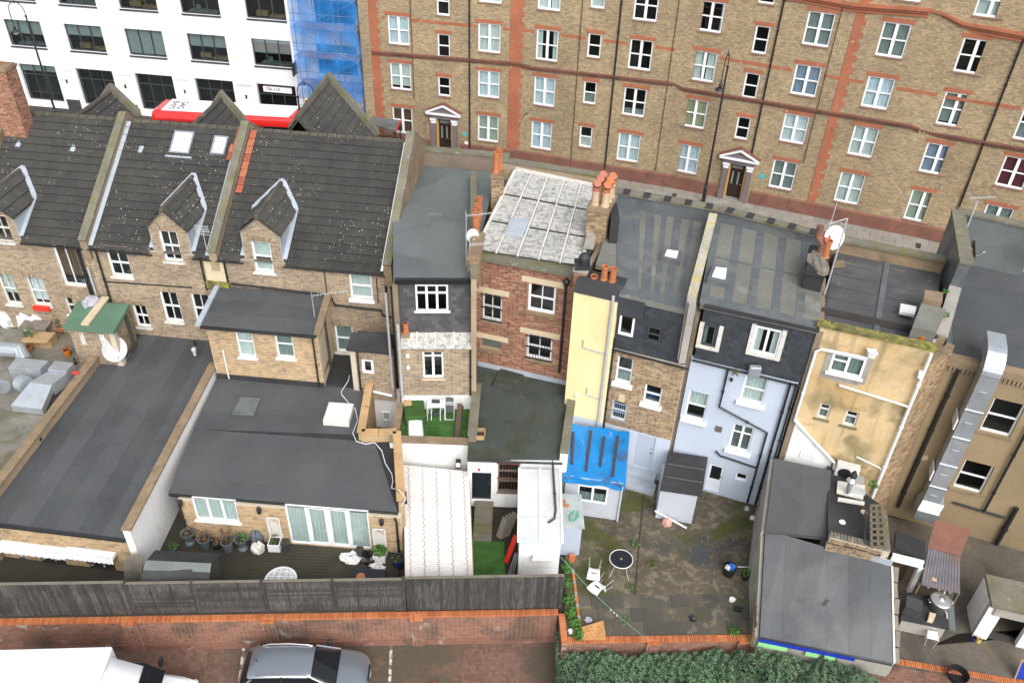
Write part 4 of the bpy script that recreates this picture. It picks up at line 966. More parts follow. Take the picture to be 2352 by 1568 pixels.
def left_house(h,ua,ub,z0,wins,dorm,zc=None):
 ru=[LF.R(*w[:2])for w in wins];d0,d1,zed,zap=dorm
 wall(h,LF,ua,ub,z0,ZE,ru,'mortar_tan','brick_stock')
 hd=[r for r in ru if r[3]>ZE]
 wall(h,LF,d0,d1,ZE,zed,hd,'mortar_tan','brick_stock',gable=((d0+d1)/2,zap),room=False)
 for r,w in zip(ru,wins):
  kw=dict(cols=2,rows=2,mid=.03,fr=.075,bar=.07,recess=.1,sill='old_white',so=.09,sh=.09);kw.update(w[2]);kw.pop('noarch',None);window(h,LF,r,**kw)
  if not w[2].get('noarch'):arch(h,LF,r,'brick_stock')
 gable_dormer(h,d0,d1,zed,zap)
 mb=MB();W=ub-ua
 mb.prism([LF.P(ua,ZE-.05,0),LF.P(ua,ZR-.05,-RD),LF.P(ua,ZE-.05,-2*RD)],LF.d*W);mb.build('roof','ridge_dark',h)
 tiled(h,LF.P(ua+.2,ZE-.06,.13),LF.d,SL,W-.4,RL+.13,trim=lambda u,v:not(d0-ua-.1<u+.2<d1-ua+.1 and v<1.0))
 mb=MB();mb.tube([LF.P(ua,ZR+.02,-RD),LF.P(ub,ZR+.02,-RD)],.07,8);n=int(W/.42)
 for k in range(n):mb.tube([LF.P(ua+W*k/n,ZR+.02,-RD),LF.P(ua+W*(k+.93)/n,ZR+.035,-RD)],.12,8)
 mb.build('ridge_tiles','ridge_dark',h,kind='stuff')
 gutter(h,LF.P(ua+.1,ZE-.06,.2),LF.P(d0-.05,ZE-.06,.2));gutter(h,LF.P(d1+.05,ZE-.06,.2),LF.P(ub-.1,ZE-.06,.2))
 for s,uu in((0,ua),(1,ub)):
  mb=MB();mb.fb(LF,uu-.1,uu+.1,1.7,ZE-.1,-2*RD,-.3);mb.build('side_wall','mortar_dark',h)
 mb=MB();mb.fb(LF,ua,ub,1.7,ZE-.1,-2*RD-.25,-2*RD);mb.build('front_wall','brick_stock',h)
def wz(a,b,**k):return(Q(*a),Q(*b),k)
d1r=(LF.uz(Q(21,-230,500))[0],LF.uz(Q(21,135,480))[0]);zed1=LF.uz(Q(21,125,410))[1]
left_house(h1,U01,U12,3.6,[wz((21,-110,380),(21,132,640),mat='old_white'),wz((21,462,650),(21,790,1042),cols=2,rows=1,sill=None,noarch=1,curt='curtain_brown',ch=(.2,1)),wz((21,-40,920),(21,205,1205),mat='old_white',curt='net_curtain',ch=(.3,1)),wz((21,222,950),(21,470,1215),mat='old_white',curt='curtain_white',ch=(.1,.9)),wz((21,575,1135),(21,700,1290),mat='old_white',cols=1)],(d1r[0],d1r[1],zed1,zed1+.85))
d2=(LF.uz(Q(21,1380,620))[0],LF.uz(Q(21,1722,660))[0]);zed2=LF.uz(Q(21,1358,500))[1];zap2=LF.uz(Q(21,1460,335))[1]
left_house(h2,U12,U23,3.9,[wz((21,950,698),(21,1213,958)),wz((21,1432,528),(21,1668,818)),wz((21,1440,1078),(21,1672,1365)),wz((21,1725,1100),(21,1955,1388)),wz((21,1195,1203),(21,1378,1412))],(d2[0],d2[1],zed2,zap2))
d3=(LF.uz(Q(21,2190,560))[0],LF.uz(Q(22,215,600))[0]);zed3=LF.uz(Q(22,200,585))[1]+.1;zap3=LF.uz(Q(22,5,400))[1]
left_house(h3,U23,U34,3.9,[wz((21,2275,622),(22,172,915),cols=1,curt='net_curtain',ch=(0,1),sill='upvc'),wz((22,845,918),(22,1070,1160),cols=1,curt='net_curtain',ch=(0,1),sill='upvc',sh=.16),wz((22,712,1385),(32,905,135),cols=1,curt='curtain_grey',ch=(0,1))],(d3[0],d3[1],zed3,zap3))
# party walls with mossy copings, lead flashing
for k,(h,u,hi)in enumerate(((h1,U12,.3),(h2,U23,.3),(h3,U34,.42),(h1,U01,.3))):
 mb=MB();prof=[LF.P(u-.17,ZE-.6,.16),LF.P(u-.17,ZE+hi,.16),LF.P(u-.17,ZR+hi+.05,-RD),LF.P(u-.17,ZE+hi,-2*RD-.1),LF.P(u-.17,ZE-.6,-2*RD-.1)]
 mb.prism(prof,LF.d*.34);pw=mb.build('party_wall','brick_stock' if k<2 else 'stone_brown',h)
 mb=MB();mb.bar(LF.P(u,ZE+hi+.05,.2),LF.P(u,ZR+hi+.1,-RD),.37,.1);mb.bar(LF.P(u,ZE+hi+.05,-2*RD-.1),LF.P(u,ZR+hi+.1,-RD),.37,.1);mb.build('coping','stone_moss',pw)
 mb=MB();x=u+.27 if k==0 else u-.27
 if k<3:mb.bar(LF.P(x,ZE+.1,.1),LF.P(x,ZR+.1,-RD),.2 if k<2 else .1,.03);mb.build('flashing','lead' if k<2 else 'white_render',pw)
# column of terracotta tiles beside the second party wall
me=tile_mesh('terracotta_tile','tile_terracotta',.30,.46,4,.024,.06,.055);ms=[]
for r in range(8,16):ms.append(frame_m(LF.P(U23+.26,ZE,.13)+SL*(.4*r)+V((0,0,.05)),LF.d,SL,LF.d.cross(SL)))
for r,c in((14,-2.1),(15,-2.1),(13,-2.6),(12,-2.6),(15,-1.6)):ms.append(frame_m(LF.P(U23+.26+c*.3,ZE,.13)+SL*(.4*r)+V((0,0,.05)),LF.d,SL,LF.d.cross(SL)))
scatter(h3,'terracotta_tile',me,ms)
# roof windows and vents on the slopes
def on_slope(p):
 """pixel -> (u, v) on the rear slope"""
 N=LF.d.cross(SL);r=ray(p);O=LF.P(0,ZE,0);t=N.dot(O-CAMP)/N.dot(r);w=CAMP+r*t;return((w-O).dot(LF.d),(w-O).dot(SL))
def sp(u,v,n=0):return LF.P(0,ZE,0)+LF.d*u+SL*v+LF.d.cross(SL)*n
for a,b,h in((Q(11,1600,1200),Q(11,1725,1412),h2),(Q(11,1960,1245),Q(11,2045,1420),h2)):
 (u0,v1),(u1,v0)=on_slope(a),on_slope(b);mb=MB();fr=.07
 for x0,x1,y0,y1 in((u0,u1,v0,v0+fr),(u0,u1,v1-fr,v1),(u0,u0+fr,v0+fr,v1-fr),(u1-fr,u1,v0+fr,v1-fr)):
  mb.hexa([sp(x0,y0,.0),sp(x1,y0,.0),sp(x1,y1,.0),sp(x0,y1,.0),sp(x0,y0,.14),sp(x1,y0,.14),sp(x1,y1,.14),sp(x0,y1,.14)])
 w=mb.build('roof_window','velux_frame',h)
 mb=MB();mb.hexa([sp(u0+fr,v0+fr,.09),sp(u1-fr,v0+fr,.09),sp(u1-fr,v1-fr,.09),sp(u0+fr,v1-fr,.09),sp(u0+fr,v0+fr,.11),sp(u1-fr,v0+fr,.11),sp(u1-fr,v1-fr,.11),sp(u0+fr,v1-fr,.11)]);mb.build('pane','velux_blind',w)
 mb=MB();mb.hexa([sp(u0-.15,v0-.22,.05),sp(u1+.15,v0-.22,.05),sp(u1+.15,v0,.05),sp(u0-.15,v0,.05),sp(u0-.15,v0-.22,.07),sp(u1+.15,v0-.22,.07),sp(u1+.15,v0,.07),sp(u0-.15,v0,.07)]);mb.build('apron_flashing','lead',w)
for p,h in((Q(11,175,1315),h1),(Q(11,670,1355),h1),(Q(11,1285,1365),h2)):
 u,v=on_slope(p);mb=MB();vs=[]
 for y in(-.19,.17):
  for i in range(7):t=math.pi*i/6;vs.append(sp(u-.13*math.cos(t),v+y,.03+.11*math.sin(t)*(1 if y<0 else .5)))
 mb.add(vs,[(i,i+1,8+i,7+i)for i in range(6)]+[tuple(range(6,-1,-1))]);mb.build('vent_tile','lead',h)
# front gables facing the street
def front_gable(h,uc,hw_,zap,zb,o_front,o_back,cop=.3):
 for s in(-1,1):
  mb=MB();pts=[LF.P(uc,zap-.35,o_front),LF.P(uc+s*hw_,zb-.35,o_front),LF.P(uc+s*hw_,zb-.35,o_back),LF.P(uc,zap-.35,o_back)]
  if s<0:pts.reverse()
  mb.slab(pts,.08);mb.build('gable_roof','ridge_dark',h);sv=V(LF.P(uc,zap))-LF.P(uc+s*hw_,zb);L=sv.length
  if s>0:tiled(h,LF.P(uc+hw_,zb-.34,o_back),-LF.n,sv,o_back-o_front,L,limit=60,name='gable_tile')
  else:tiled(h,LF.P(uc-hw_,zb-.34,o_front),LF.n,sv,o_back-o_front,L,limit=60,name='gable_tile')
  mb=MB();mb.bar(LF.P(uc+s*(hw_+.1),zb,o_front-.1),LF.P(uc,zap+.05,o_front-.1),.34,.12);mb.bar(LF.P(uc+s*(hw_+.1),zb-.2,o_front-.05),LF.P(uc,zap-.15,o_front-.05),.22,.3);mb.build('gable_coping','stone_moss',h)
 mb=MB();mb.tube([LF.P(uc,zap-.3,o_front),LF.P(uc,zap-.3,o_back)],.12,8);mb.build('ridge','ridge_dark',h)
 mb=MB();mb.prism([LF.P(uc-hw_,zb-.1,o_front),LF.P(uc+hw_,zb-.1,o_front),LF.P(uc,zap-.02,o_front)],-LF.n*.3);mb.fb(LF,uc-hw_,uc+hw_,ZE-.5,zb-.1,o_front-.3,o_front);mb.build('gable_wall','stone_brown',h)
OFR=-2*RD-.1
def far_gable(h,pa,pl,pr_):
 Fg=LF.off(OFR);ua,za=Fg.uz(pa);ul,zl=Fg.uz(pl);ur,zr_=Fg.uz(pr_);hw2=max(ua-ul,ur-ua);front_gable(h,ua,hw2,za,min(zl,zr_),OFR,-RD-.6)
far_gable(h1,Q(11,990,785),Q(11,860,1000),Q(11,1180,1000));far_gable(h2,Q(11,2000,850),Q(11,1880,1070),Q(11,2190,1070));far_gable(h3,Q(12,657,685),Q(12,330,1140),Q(12,1075,1190))
# tall brick chimney at the far left
ch=LF.off(-4.2);ua,za=ch.uz(Q(11,170,590));ua-=.75;za-=.25;c_=chimney(h1,LF,ua-2.0,ua,ZE+1,za,-5.0,-4.2,'brick_red','mortar_red','stone_brown');pot(c_,LF.P(ua-.55,za+.03,-4.6),.75,.16)
# pipes, render panel, aerial, odds and ends on the rear wall
mb=MB();r=LF.R(Q(21,1850,765),Q(21,2070,985));mb.fb(LF,r[0],r[1],r[2],ZE-.1,0,.1);mb.build('render_panel','cream_lintel',h2)
mb=MB();mb.fb(LF,r[0]-.05,r[1]+.1,r[2]-.35,r[2],0,.22);mb.build('mossy_ledge','moss_yellow',h2)
def lp(p,o=.09):
 u,z=LF.uz(p);return LF.P(u,z,o)
def lv(pa,pb,o=.09):
 (u0,z0),(u1,z1)=LF.uz(pa),LF.uz(pb);return[LF.P((u0+u1)/2,z0,o),LF.P((u0+u1)/2,z1,o)]
pipe(h2,lv(Q(21,865,670),Q(21,1020,1165)),.045);pipe(h2,lv(Q(21,1822,760),Q(21,1888,1060)),.04,'black_metal');pipe(h3,lv(Q(21,2040,780),Q(21,2080,1000)),.04)
pipe(h1,lv(Q(21,720,690),Q(21,850,1090),.16),.085);pipe(h1,lv(Q(21,795,850),Q(21,900,1110),.1),.05,'grey_plastic')
pipe(h3,[lp(Q(21,2110,1000),.12),lp(Q(22,690,1105),.12),lp(Q(22,728,1192),.12),lp(Q(22,1150,1243),.12),lp(Q(22,1165,1288),.12),lp(Q(22,1240,1300),.12)],.05)
pipe(h3,lv(Q(22,1195,900),Q(22,1210,1500),.1),.05);pipe(h3,lv(Q(22,632,900),Q(22,650,1090),.05),.02,joints=False);pipe(h3,lv(Q(22,1100,960),Q(22,1120,1180),.05),.02,joints=False)
mb=MB();mb.bar(lp(Q(21,955,990),.02),lp(Q(21,1750,1045),.02),.03,.05);mb.build('cable','black_plastic',h2)
b0=lp(Q(21,1890,700),.1);mp=b0+V((0,0,1.0));ae=MB();ae.tube([b0,mp],.02,6)
for i in range(9):ae.tube([mp+LF.d*(-.3+i*.07)+V((0,0,-.25)),mp+LF.d*(-.3+i*.07)+V((0,0,.25))],.008,5)
for i in range(4):ae.tube([mp+LF.d*-.3+V((0,0,-.2+i*.13)),mp+LF.d*.28+V((0,0,-.2+i*.13))],.008,5)
ae.tube([mp,mp+LF.d*.5+V((0,-.2,.05))],.012,6);ae.build('aerial','alum',h2)
b0=lp(Q(22,660,1300),1.6);b0.z=7.0;mp=V((b0.x,b0.y,8.2));mb=MB();mb.tube([b0,mp],.018,6);mb.build('aerial_mast','alum',h3);yagi(h3,mp,mp+V((1.5,.3,.12)),10,.25)
mb=MB();r=LF.R(Q(21,315,1195),Q(21,475,1245));mb.fb(LF,r[0],r[1],r[2],r[3],.06,.22);wbx=mb.build('window_box','red_plastic',h1)
# ------------------------------------------------------------------ rear extension of the middle house (long flat roof)
ZA=3.95
exA=h2
aL,aR=LF.P(U12+.2,ZA,0),LF.P(LF.uz((480,775))[0],ZA,0)
cR0,cR1=at((487,843),4.45),at((286,1223),4.45);cL0,cL1=at((225,815),4.4),at((-8,1112),4.4)
FA=Fc(at((-22,1203),3.9),at((284,1240),3.9))
fl,fr_=FA.P(-.3,ZA,.02),FA.P(FA.L+.0,ZA,.02);FA=FA.off(-.2)
cL1=cL0+(cL1-cL0)*((cL0.y-fl.y-.05)/(cL0.y-cL1.y));cR1=cR0+(cR1-cR0)*((cR0.y-fr_.y-.02)/(cR0.y-cR1.y))
pl=[V((cL1.x,cL1.y,ZA)),V((cR1.x,cR1.y,ZA)),V((cR0.x,cR0.y,ZA)),V((cR0.x-.15,aR.y-.05,ZA)),V((cL0.x,aL.y+.1,ZA)),V((cL0.x,cL0.y,ZA))]
mb=MB();mb.slab(pl,.2);mb.build('extension_roof','felt_black',exA)
strips(exA,[pl[0]+V((.15,.02,0)),pl[1]+V((-.15,.02,0)),V((cR0.x-.2,aR.y-.12,ZA)),V((cL0.x+.2,aL.y-.02,ZA))],6,'felt_dark',axis=1)
mb=MB();mb.bar(cR0+V((0,.3,-1.4)),V((cR1.x,cR1.y,3.05)),.26,2.7);mb.build('boundary_wall','white_render',exA)
mb=MB();mb.bar(cR0+V((0,.3,0)),cR1,.36,.09);mb.build('wall_coping','stone_brown',exA)
mb=MB();mb.bar(V((cL0.x,cL0.y+1.5,3.0)),V((cL1.x,cL1.y,3.0)),.26,2.7);mb.build('boundary_wall','brick_stock',exA)
mb=MB();mb.bar(V((cL0.x,cL0.y+1.5,4.39)),V((cL1.x,cL1.y,4.39)),.38,.09);mb.build('wall_coping','stone_brown',exA)
p=at((87,1010),4.05);mb=MB();mb.lathe(p,[(.16,0),(.16,.12),(.1,.14),(.1,.3),(0,.3)],12);vt=mb.build('roof_vent','black_plastic',exA);mb=MB();mb.lathe(p+V((0,0,.3)),[(.12,0),(.11,.05),(0,.07)],12);mb.build('cap','plastic_white',vt)
p=at(Q(31,1775,150),4.0);mb=MB();mb.lathe(p,[(.07,0),(.07,.22),(.11,.23),(.11,.36),(.06,.42),(0,.42)],12);mb.build('roof_vent','dish_grey',exA)
p=at(Q(31,1775,55),4.0);mb=MB();mb.lathe(p,[(.05,0),(.05,.2),(0,.22)],10);mb.build('roof_vent','black_plastic',exA)
# front of that extension with awnings
fa=[FA.R(Q(41,118,330),Q(41,300,600)),FA.R(Q(41,325,365),Q(41,665,645)),FA.R(Q(41,790,470),Q(41,1095,690))]
wall(exA,FA,-.3,FA.L,GZ,3.72,fa,'mortar_tan','brick_tan',name='extension_wall')
window(exA,FA,fa[0],cols=1,rows=2,recess=.08,fr=.09);window(exA,FA,fa[1],cols=2,rows=2,bars=9,recess=.08);window(exA,FA,fa[2],cols=2,rows=1,bars=8,recess=.08)
gutter(exA,FA.P(-.4,3.86,.22),FA.P(FA.L,3.86,.22),r=.05)
for a,b in(((41,22,290),(41,612,360)),((41,608,345),(41,1072,470))):
 r=FA.R(Q(*a),Q(*b));mb=MB();zt=r[3]+.05;mb.fb(FA,r[0],r[1],zt-.16,zt,.02,.28)
 n=40;vs=[]
 for i in range(n+1):
  u=r[0]+(r[1]-r[0])*i/n;vs+=[FA.P(u,zt-.05,.29),FA.P(u,zt-.3-.03*math.sin(i*1.6),.36)]
 mb.add(vs,[(2*i,2*i+2,2*i+3,2*i+1)for i in range(n)]);mb.build('awning','plastic_white',exA)
# green roofed outhouse on the boundary
zg=6.0;gp=[at(Q(21,*p),zg)for p in((565,1405),(1035,1445),(1175,1195),(705,1170))]
oh=thing('outhouse','small brick outhouse with green felt roof and cream plank','outhouse',(gp[0].x+1.3,gp[0].y+.6,3.9))
mb=MB();mb.slab(gp,.16);mb.build('roof','green_roof',oh)
FO=Fc(gp[0]+V((.15,.15,0)),gp[1]+V((-.12,.15,0)));wo_=[FO.R(Q(21,885,1465),Q(31,985,85)),FO.R(Q(21,700,1450),Q(31,790,55))]
wall(oh,FO,0,FO.L,3.7,zg-.15,wo_,'mortar_tan','brick_stock');window(oh,FO,wo_[0]);window(oh,FO,wo_[1],mat='old_white',curt='curtain_maroon',ch=(0,.3))
FS=Fc(gp[1]+V((-.12,.15,0)),gp[2]+V((-.12,0,0)));wall(oh,FS,0,FS.L,3.7,zg-.15,(),'mortar_tan','brick_stock',name='side_wall')
FW=Fc(gp[3]+V((.15,0,0)),gp[0]+V((.15,.15,0)));wall(oh,FW,0,FW.L,3.7,zg-.15,(),'mortar_tan','brick_stock',name='side_wall')
a,b=at(Q(21,770,1385),zg+.08),at(Q(21,960,1135),zg+.08);mb=MB();mb.bar(a,b,.34,.09);mb.build('plank','cream_lintel',oh)
p=at(Q(21,785,1225),zg+.02);bk=thing('bucket','grey bucket wrapped in plastic standing on the green outhouse roof','bucket',p);mb=MB();mb.lathe(p,[(0,0),(.11,0),(.14,.3),(.15,.3),(.12,.03),(0,.03)],12);mb.build('pail','grey_plastic',bk)
mb=MB();blob(mb,p+V((.1,.25,0)),.35,.3,.3,10,.3,4);tag(mb.build('plastic_sheet','cloth_lilac'),'crumpled grey plastic sheet on the green outhouse roof','plastic sheet')
# satellite dish beside it
p=at(Q(31,1040,95),4.9);ds=thing('satellite_dish','large grey satellite dish on the boundary wall by the green roof','satellite dish',(p.x,p.y,3.95))
dish(ds,p,.52,V((.55,-.75,.42)),'dish_grey',name='reflector',mast=V((p.x-.1,p.y+.15,3.95)))
# ------------------------------------------------------------------ flat felt extension of the third house
ZB=4.0
BF=Fc(at((668,1248),1.8),at((668,1248),1.8)+V((math.cos(-.06),math.sin(-.06),0)));uB0,uB1=BF.uz((412,1160))[0],BF.uz((921,1200))[0]
P_=lambda p,z=ZB:at(p,z)
bfl,bfr=at((387,1132),ZB),at((914,1176),ZB)
bl_=P_((500,866));br_=P_((852,872));xi=P_((822,1002));xo=P_((906,1002))
mb=MB();pts=[bfl,V((bfr.x,bfr.y,ZB)),V((xo.x,xo.y,ZB)),xi,br_,V((br_.x-.3,LF.P(LF.u_of(br_),0,0).y,ZB)),V((bl_.x-.05,bl_.y+2,ZB)),bl_]
mb.slab(pts,.2);mb.build('extension_roof','felt_black',h3)
strips(h3,[bfl,V((bfr.x,bfr.y,ZB)),V((xi.x+.75,xi.y-.3,ZB)),V((bl_.x,xi.y+.1,ZB))],5,'felt_dark');strips(h3,[V((bl_.x,xi.y+.1,ZB)),V((xi.x,xi.y+.1,ZB)),V((xi.x+.1,bl_.y-.5,ZB)),V((bl_.x,bl_.y,ZB))],3,'felt_dark')
fb_=[BF.R(Q(31,1735,1452),Q(41,2150,135)),BF.R((653,1161),Q(42,1046,395))];fb_[1]=(fb_[1][0],fb_[1][1],1.82,fb_[1][3])
wall(h3,BF,uB0,uB1,GZ,ZB-.15,fb_,'mortar_tan','brick_tan',name='extension_wall',bond='stretcher')
window(h3,BF,fb_[0],cols=3,rows=1,curt='net_curtain',ch=(0,1),sill='upvc',recess=.06)
w=fb_[1];ww=(w[1]-w[0])/4
for k in range(4):
 window(h3,BF,(w[0]+ww*k,w[0]+ww*(k+1)-.004,w[2],w[3]),cols=1,rows=1,fr=.11 if k in(1,2)else .06,recess=.05,curt='net_curtain',ch=(0,1),name='patio_door' if k in(1,2)else 'side_light')
mb=MB()
for s in(-.05,.05):mb.tube([BF.P(w[0]+ww*2+s,2.8,-.04),BF.P(w[0]+ww*2+s,2.8,.03),BF.P(w[0]+ww*2+s*3.2,2.8,.03)],.014,6)
mb.build('door_handle','plastic_white',h3,kind='stuff')
mb=MB();mb.bar(bfl+V((0,.02,-.07)),bfr+V((0,.02,-.07)),.04,.14);mb.build('fascia','black_plastic',h3);gutter(h3,bfl+V((0,-.04,-.03)),bfr+V((0,-.04,-.03)),r=.05)
pipe(h3,[BF.P(uB1-.18,ZB-.1,.12),BF.P(uB1-.15,ZB-.35,.08),BF.P(uB1-.15,1.85,.08)],.045);pipe(h3,[BF.P(uB0+.06,ZB-.1,.1),BF.P(uB0+.06,1.85,.1)],.045)
for p in(Q(31,1650,1480),(597,1168),Q(42,1135,112)):
 u,z=BF.uz(p);mb=MB();mb.lathe(BF.P(u,z-.15,.12),[(.03,0),(.08,.05),(.1,.25),(.05,.34),(.02,.38)],6);mb.fb(BF,u-.04,u+.04,z-.02,z+.1,0,.08);mb.build('wall_lantern','black_metal',h3)
# buff coping wall round the light well
ZC=4.42;cps=[at(Q(32,1045,362),ZC),at(Q(32,960,858),ZC),at(Q(32,1285,850),ZC),at(Q(32,1325,1480),ZC)]
cps[3]=cps[2]+(cps[3]-cps[2])*1.0
for a,b in zip(cps,cps[1:]):
 d=(b-a).normalized();mb=MB();mb.bar(V((a.x,a.y,3.05)),V((b.x,b.y,3.05)),.22,2.65);mb.build('parapet','brick_tan',h3)
 n=max(1,int((b-a).length/.62))
 for k in range(n):
  mb=MB();mb.bar(a.lerp(b,(k+.01)/n)+V((0,0,.04)),a.lerp(b,(k+.985)/n)+V((0,0,.04)),.34,.08);mb.build('coping_stone','stone_buff',h3,bevel=.01)
wl=[at(Q(32,1090,500),3.7),at(Q(32,1240,510),3.7)];FWW=Fc(wl[0]+V((-.2,0,0)),wl[1]+V((.4,0,0)))
mb=MB();mb.fb(FWW,0,FWW.L,1.7,3.9,-.2,0);mb.build('light_well_wall','white_render',h3);rr=FWW.R(Q(32,1155,660),Q(32,1230,745));window(h3,FWW,(rr[0],rr[1],rr[2],rr[3]),cols=1,rows=1,recess=-.05)
# skylight, hatch, cable on the flat roof
sk=[at(Q(32,*p),ZB+.28)for p in((612,742),(848,760),(895,592),(668,575))];mb=MB();mb.slab(sk,.27);so_=mb.build('skylight','old_white',h3)
cc=sum(sk,V())/4;mb=MB();mb.slab([cc+(p-cc)*.9+V((0,0,.03))for p in sk],.04);mb.slab([cc+(p-cc)*.78+V((0,0,.07))for p in sk],.04);mb.build('dome','skylight_white',so_)
hb=[at(p,ZB+.12)for p in((533,948),(583,950),(599,914),(553,911))];mb=MB();mb.slab(hb,.11);mb.build('roof_hatch','felt_grey',h3)
pts=[(855,335),(845,380),(815,430),(783,475),(785,510),(845,580),(905,630),(930,740),(885,860),(920,935),(1000,958),(1085,945),(1150,1020),(1180,1130),(1240,1230),(1250,1290),(1238,1360),(1300,1370),(1370,1450),(1330,1520)]
mb=MB();mb.tube([at(Q(32,*p),4.06 if i<17 else 4.53)for i,p in enumerate(pts)],.018,6);mb.build('cable','plastic_white',h3)
# brick bay above the extension
YF=Fc(at((500,868),ZB),at((745,890),ZB));zt=YF.uz(Q(21,1900,1372))[1]-.1;ub1=YF.L
wy=[YF.R(Q(21,2122,1397),(589,822)),YF.R(Q(22,162,1438),Q(32,362,185))]
wall(h3,YF,0,ub1,ZB,zt,wy,'mortar_tan','brick_tan',name='bay_wall',bond='stretcher')
for r in wy:window(h3,YF,r,cols=1,rows=2,curt='net_curtain' if r is wy[0]else 'curtain_grey',ch=(0,1),sill='upvc',so=.1,recess=.08)
mb=MB();mb.fb(YF,-.02,ub1+.02,ZB,ZB+.28,0,.03);mb.build('upstand','felt_black',h3)
bR=LF.P(LF.uz(Q(22,660,1150))[0],zt,0);bL=LF.P(LF.uz(Q(21,2010,1020))[0],zt,0);fR,fL=YF.P(ub1,zt,0),YF.P(0,zt,0)
for a,b,m in((fR,bR,'brick_tan'),(fL,bL,'brick_tan')):
 Fs=Fc(a,b)if a is fR else Fc(b,a);wall(h3,Fs,.02,Fs.L,ZB,zt,(),'mortar_tan' if a is fL else 'cream_lintel','brick_tan' if a is fL else None,name='bay_side_wall')
q4=[YF.P(-.12,zt+.12,.25),YF.P(ub1+.02,zt+.12,.25),bR+V((0,-.1,.3)),bL+V((-.05,-.1,.3))]
mb=MB();mb.slab(q4,.12);mb.build('bay_roof','felt_black',h3);strips(h3,[q4[0]+V((.03,.03,.01)),q4[1]+V((-.03,.03,.01)),q4[2],q4[3]],3,'felt_dark')
mb=MB();mb.bar(q4[1]+V((.08,0,.1)),q4[2]+V((.08,0,.1)),.3,.12);mb.build('bay_coping','stone_brown',h3);mb=MB();mb.bar(q4[0]+V((-.05,0,.06)),q4[3]+V((-.05,0,.06)),.22,.1);mb.build('bay_flashing','lead',h3)
gutter(h3,YF.P(-.1,zt+.08,.32),YF.P(ub1,zt+.08,.32));pipe(h3,[YF.P(ub1-.2,zt+.05,.3),YF.P(ub1-.2,zt-.2,.07),YF.P(ub1-.2,ZB+.1,.07)],.04)
u,z=YF.uz(Q(31,2030,100));u2,z2=YF.uz(Q(31,2085,358));mb=MB();mb.tube([YF.P((u+u2)/2,z,.04),YF.P((u+u2)/2,z2,.04)],.03,6);mb.build('waste_pipe','plastic_white',h3)
# small lean-to beside the bay
zs=6.35;sp4=[at(Q(32,822,95),zs),at(Q(32,1255,135),zs),at(Q(22,1215,1452),zs+.35),at(Q(22,872,1452),zs+.35)]
mb=MB();mb.slab(sp4,.1);mb.build('lean_to_roof','felt_black',h3);FSm=Fc(sp4[0]+V((.12,.12,0)),sp4[1]+V((-.08,.12,0)))
rs_=[FSm.R(Q(32,962,187),Q(32,1080,328))];wall(h3,FSm,0,FSm.L,ZB-.4,zs-.08,rs_,'mortar_tan','brick_stock',name='lean_to_wall');window(h3,FSm,rs_[0],cols=1,rows=1,fr=.11,recess=.05);arch(h3,FSm,rs_[0],'brick_stock')
FSl=Fc(sp4[3]+V((.12,0,0)),sp4[0]+V((.12,.12,0)));wall(h3,FSl,0,FSl.L,ZB-.2,zs-.08,(),'mortar_tan','brick_stock',name='lean_to_wall')
pipe(h3,[FSm.P(.35,zs-.05,.08),FSm.P(.35,ZB+.1,.08)],.04);pipe(h3,[FSm.P(FSm.L-.05,zs+3,.1),FSm.P(FSm.L-.05,zs-1.9,.1)],.055,'grey_plastic');pipe(h3,[FSm.P(.9,ZB+.12,.1),FSm.P(FSm.L-.1,ZB-.02,.1)],.06,'plastic_white')
# ------------------------------------------------------------------ roof terrace at the far left with ducts and rubbish
mb=MB();mb.slab([V((-26,21.2,3.6)),V((cL1.x-.1,21.2,3.6)),V((cL0.x-.1,LF.P(U12,0,0).y,3.6)),V((-26,32.6,3.6))],1.9);mb.build('terrace_roof','terrace_floor',h1)
ZT1=3.6
def ground(p,z=ZT1):return at(p,z)
dt=thing('extract_duct','large galvanised air duct unit with round fan outlets on the left terrace','duct',ground(Q(31,350,480)))
def pbox(name,quad,z0,z1,mat,par):
 mb=MB();tops=[at(Q(*p),z1)for p in quad];mb.slab(tops,z1-z0);return mb.build(name,mat,par,bevel=.01)
pbox('plenum_box',[(31,70,265),(31,360,280),(31,440,200),(31,150,168)],4.0,4.75,'galv',dt)
pbox('duct_section',[(31,430,280),(31,600,300),(31,670,220),(31,500,200)],4.0,4.7,'galv',dt)
mb=MB();a=[at(Q(31,*p),4.55)for p in((275,395),(450,540),(600,320),(425,300))];b=[at(Q(31,*p),3.9)for p in((95,605),(380,640),(450,540),(275,395))]
mb.slab([at(Q(31,*p),4.6)for p in((270,395),(475,420),(600,320),(430,300))],.55);mb.build('duct_taper','galv',dt)
mb=MB();t4=[at(Q(31,470,420),4.6),at(Q(31,270,395),4.6),at(Q(31,95,605),4.0),at(Q(31,380,638),4.0)];mb.prism([p-V((0,0,.35))for p in reversed(t4)],(0,0,.33));mb.build('duct_hood','galv',dt)
for p,r_,l_ in(((31,190,400),.36,.5),((31,-10,420),.3,.4)):
 c0=at(Q(*p),4.3);mb=MB();mb.lathe(c0,[(0,0),(r_,0),(r_,l_),(r_*.9,l_),(0,l_*.95)],20,V((.8,-.5,.1)));mb.build('fan_casing','galv',dt,smooth=False)
mb=MB();c0=at(Q(31,-60,90),4.4);c1=at(Q(31,180,110),4.4);mb.tube([c0,c1,c1+V((.3,-.35,-.3))],.34,14);mb.build('round_duct','galv',dt)
mb=MB()
for p in((31,110,330),(31,420,330),(31,560,330),(31,330,600)):w=at(Q(*p),4.0);mb.tube([w,(w.x,w.y,3.6)],.03,6)
mb.build('duct_legs','galv',dt,kind='stuff')
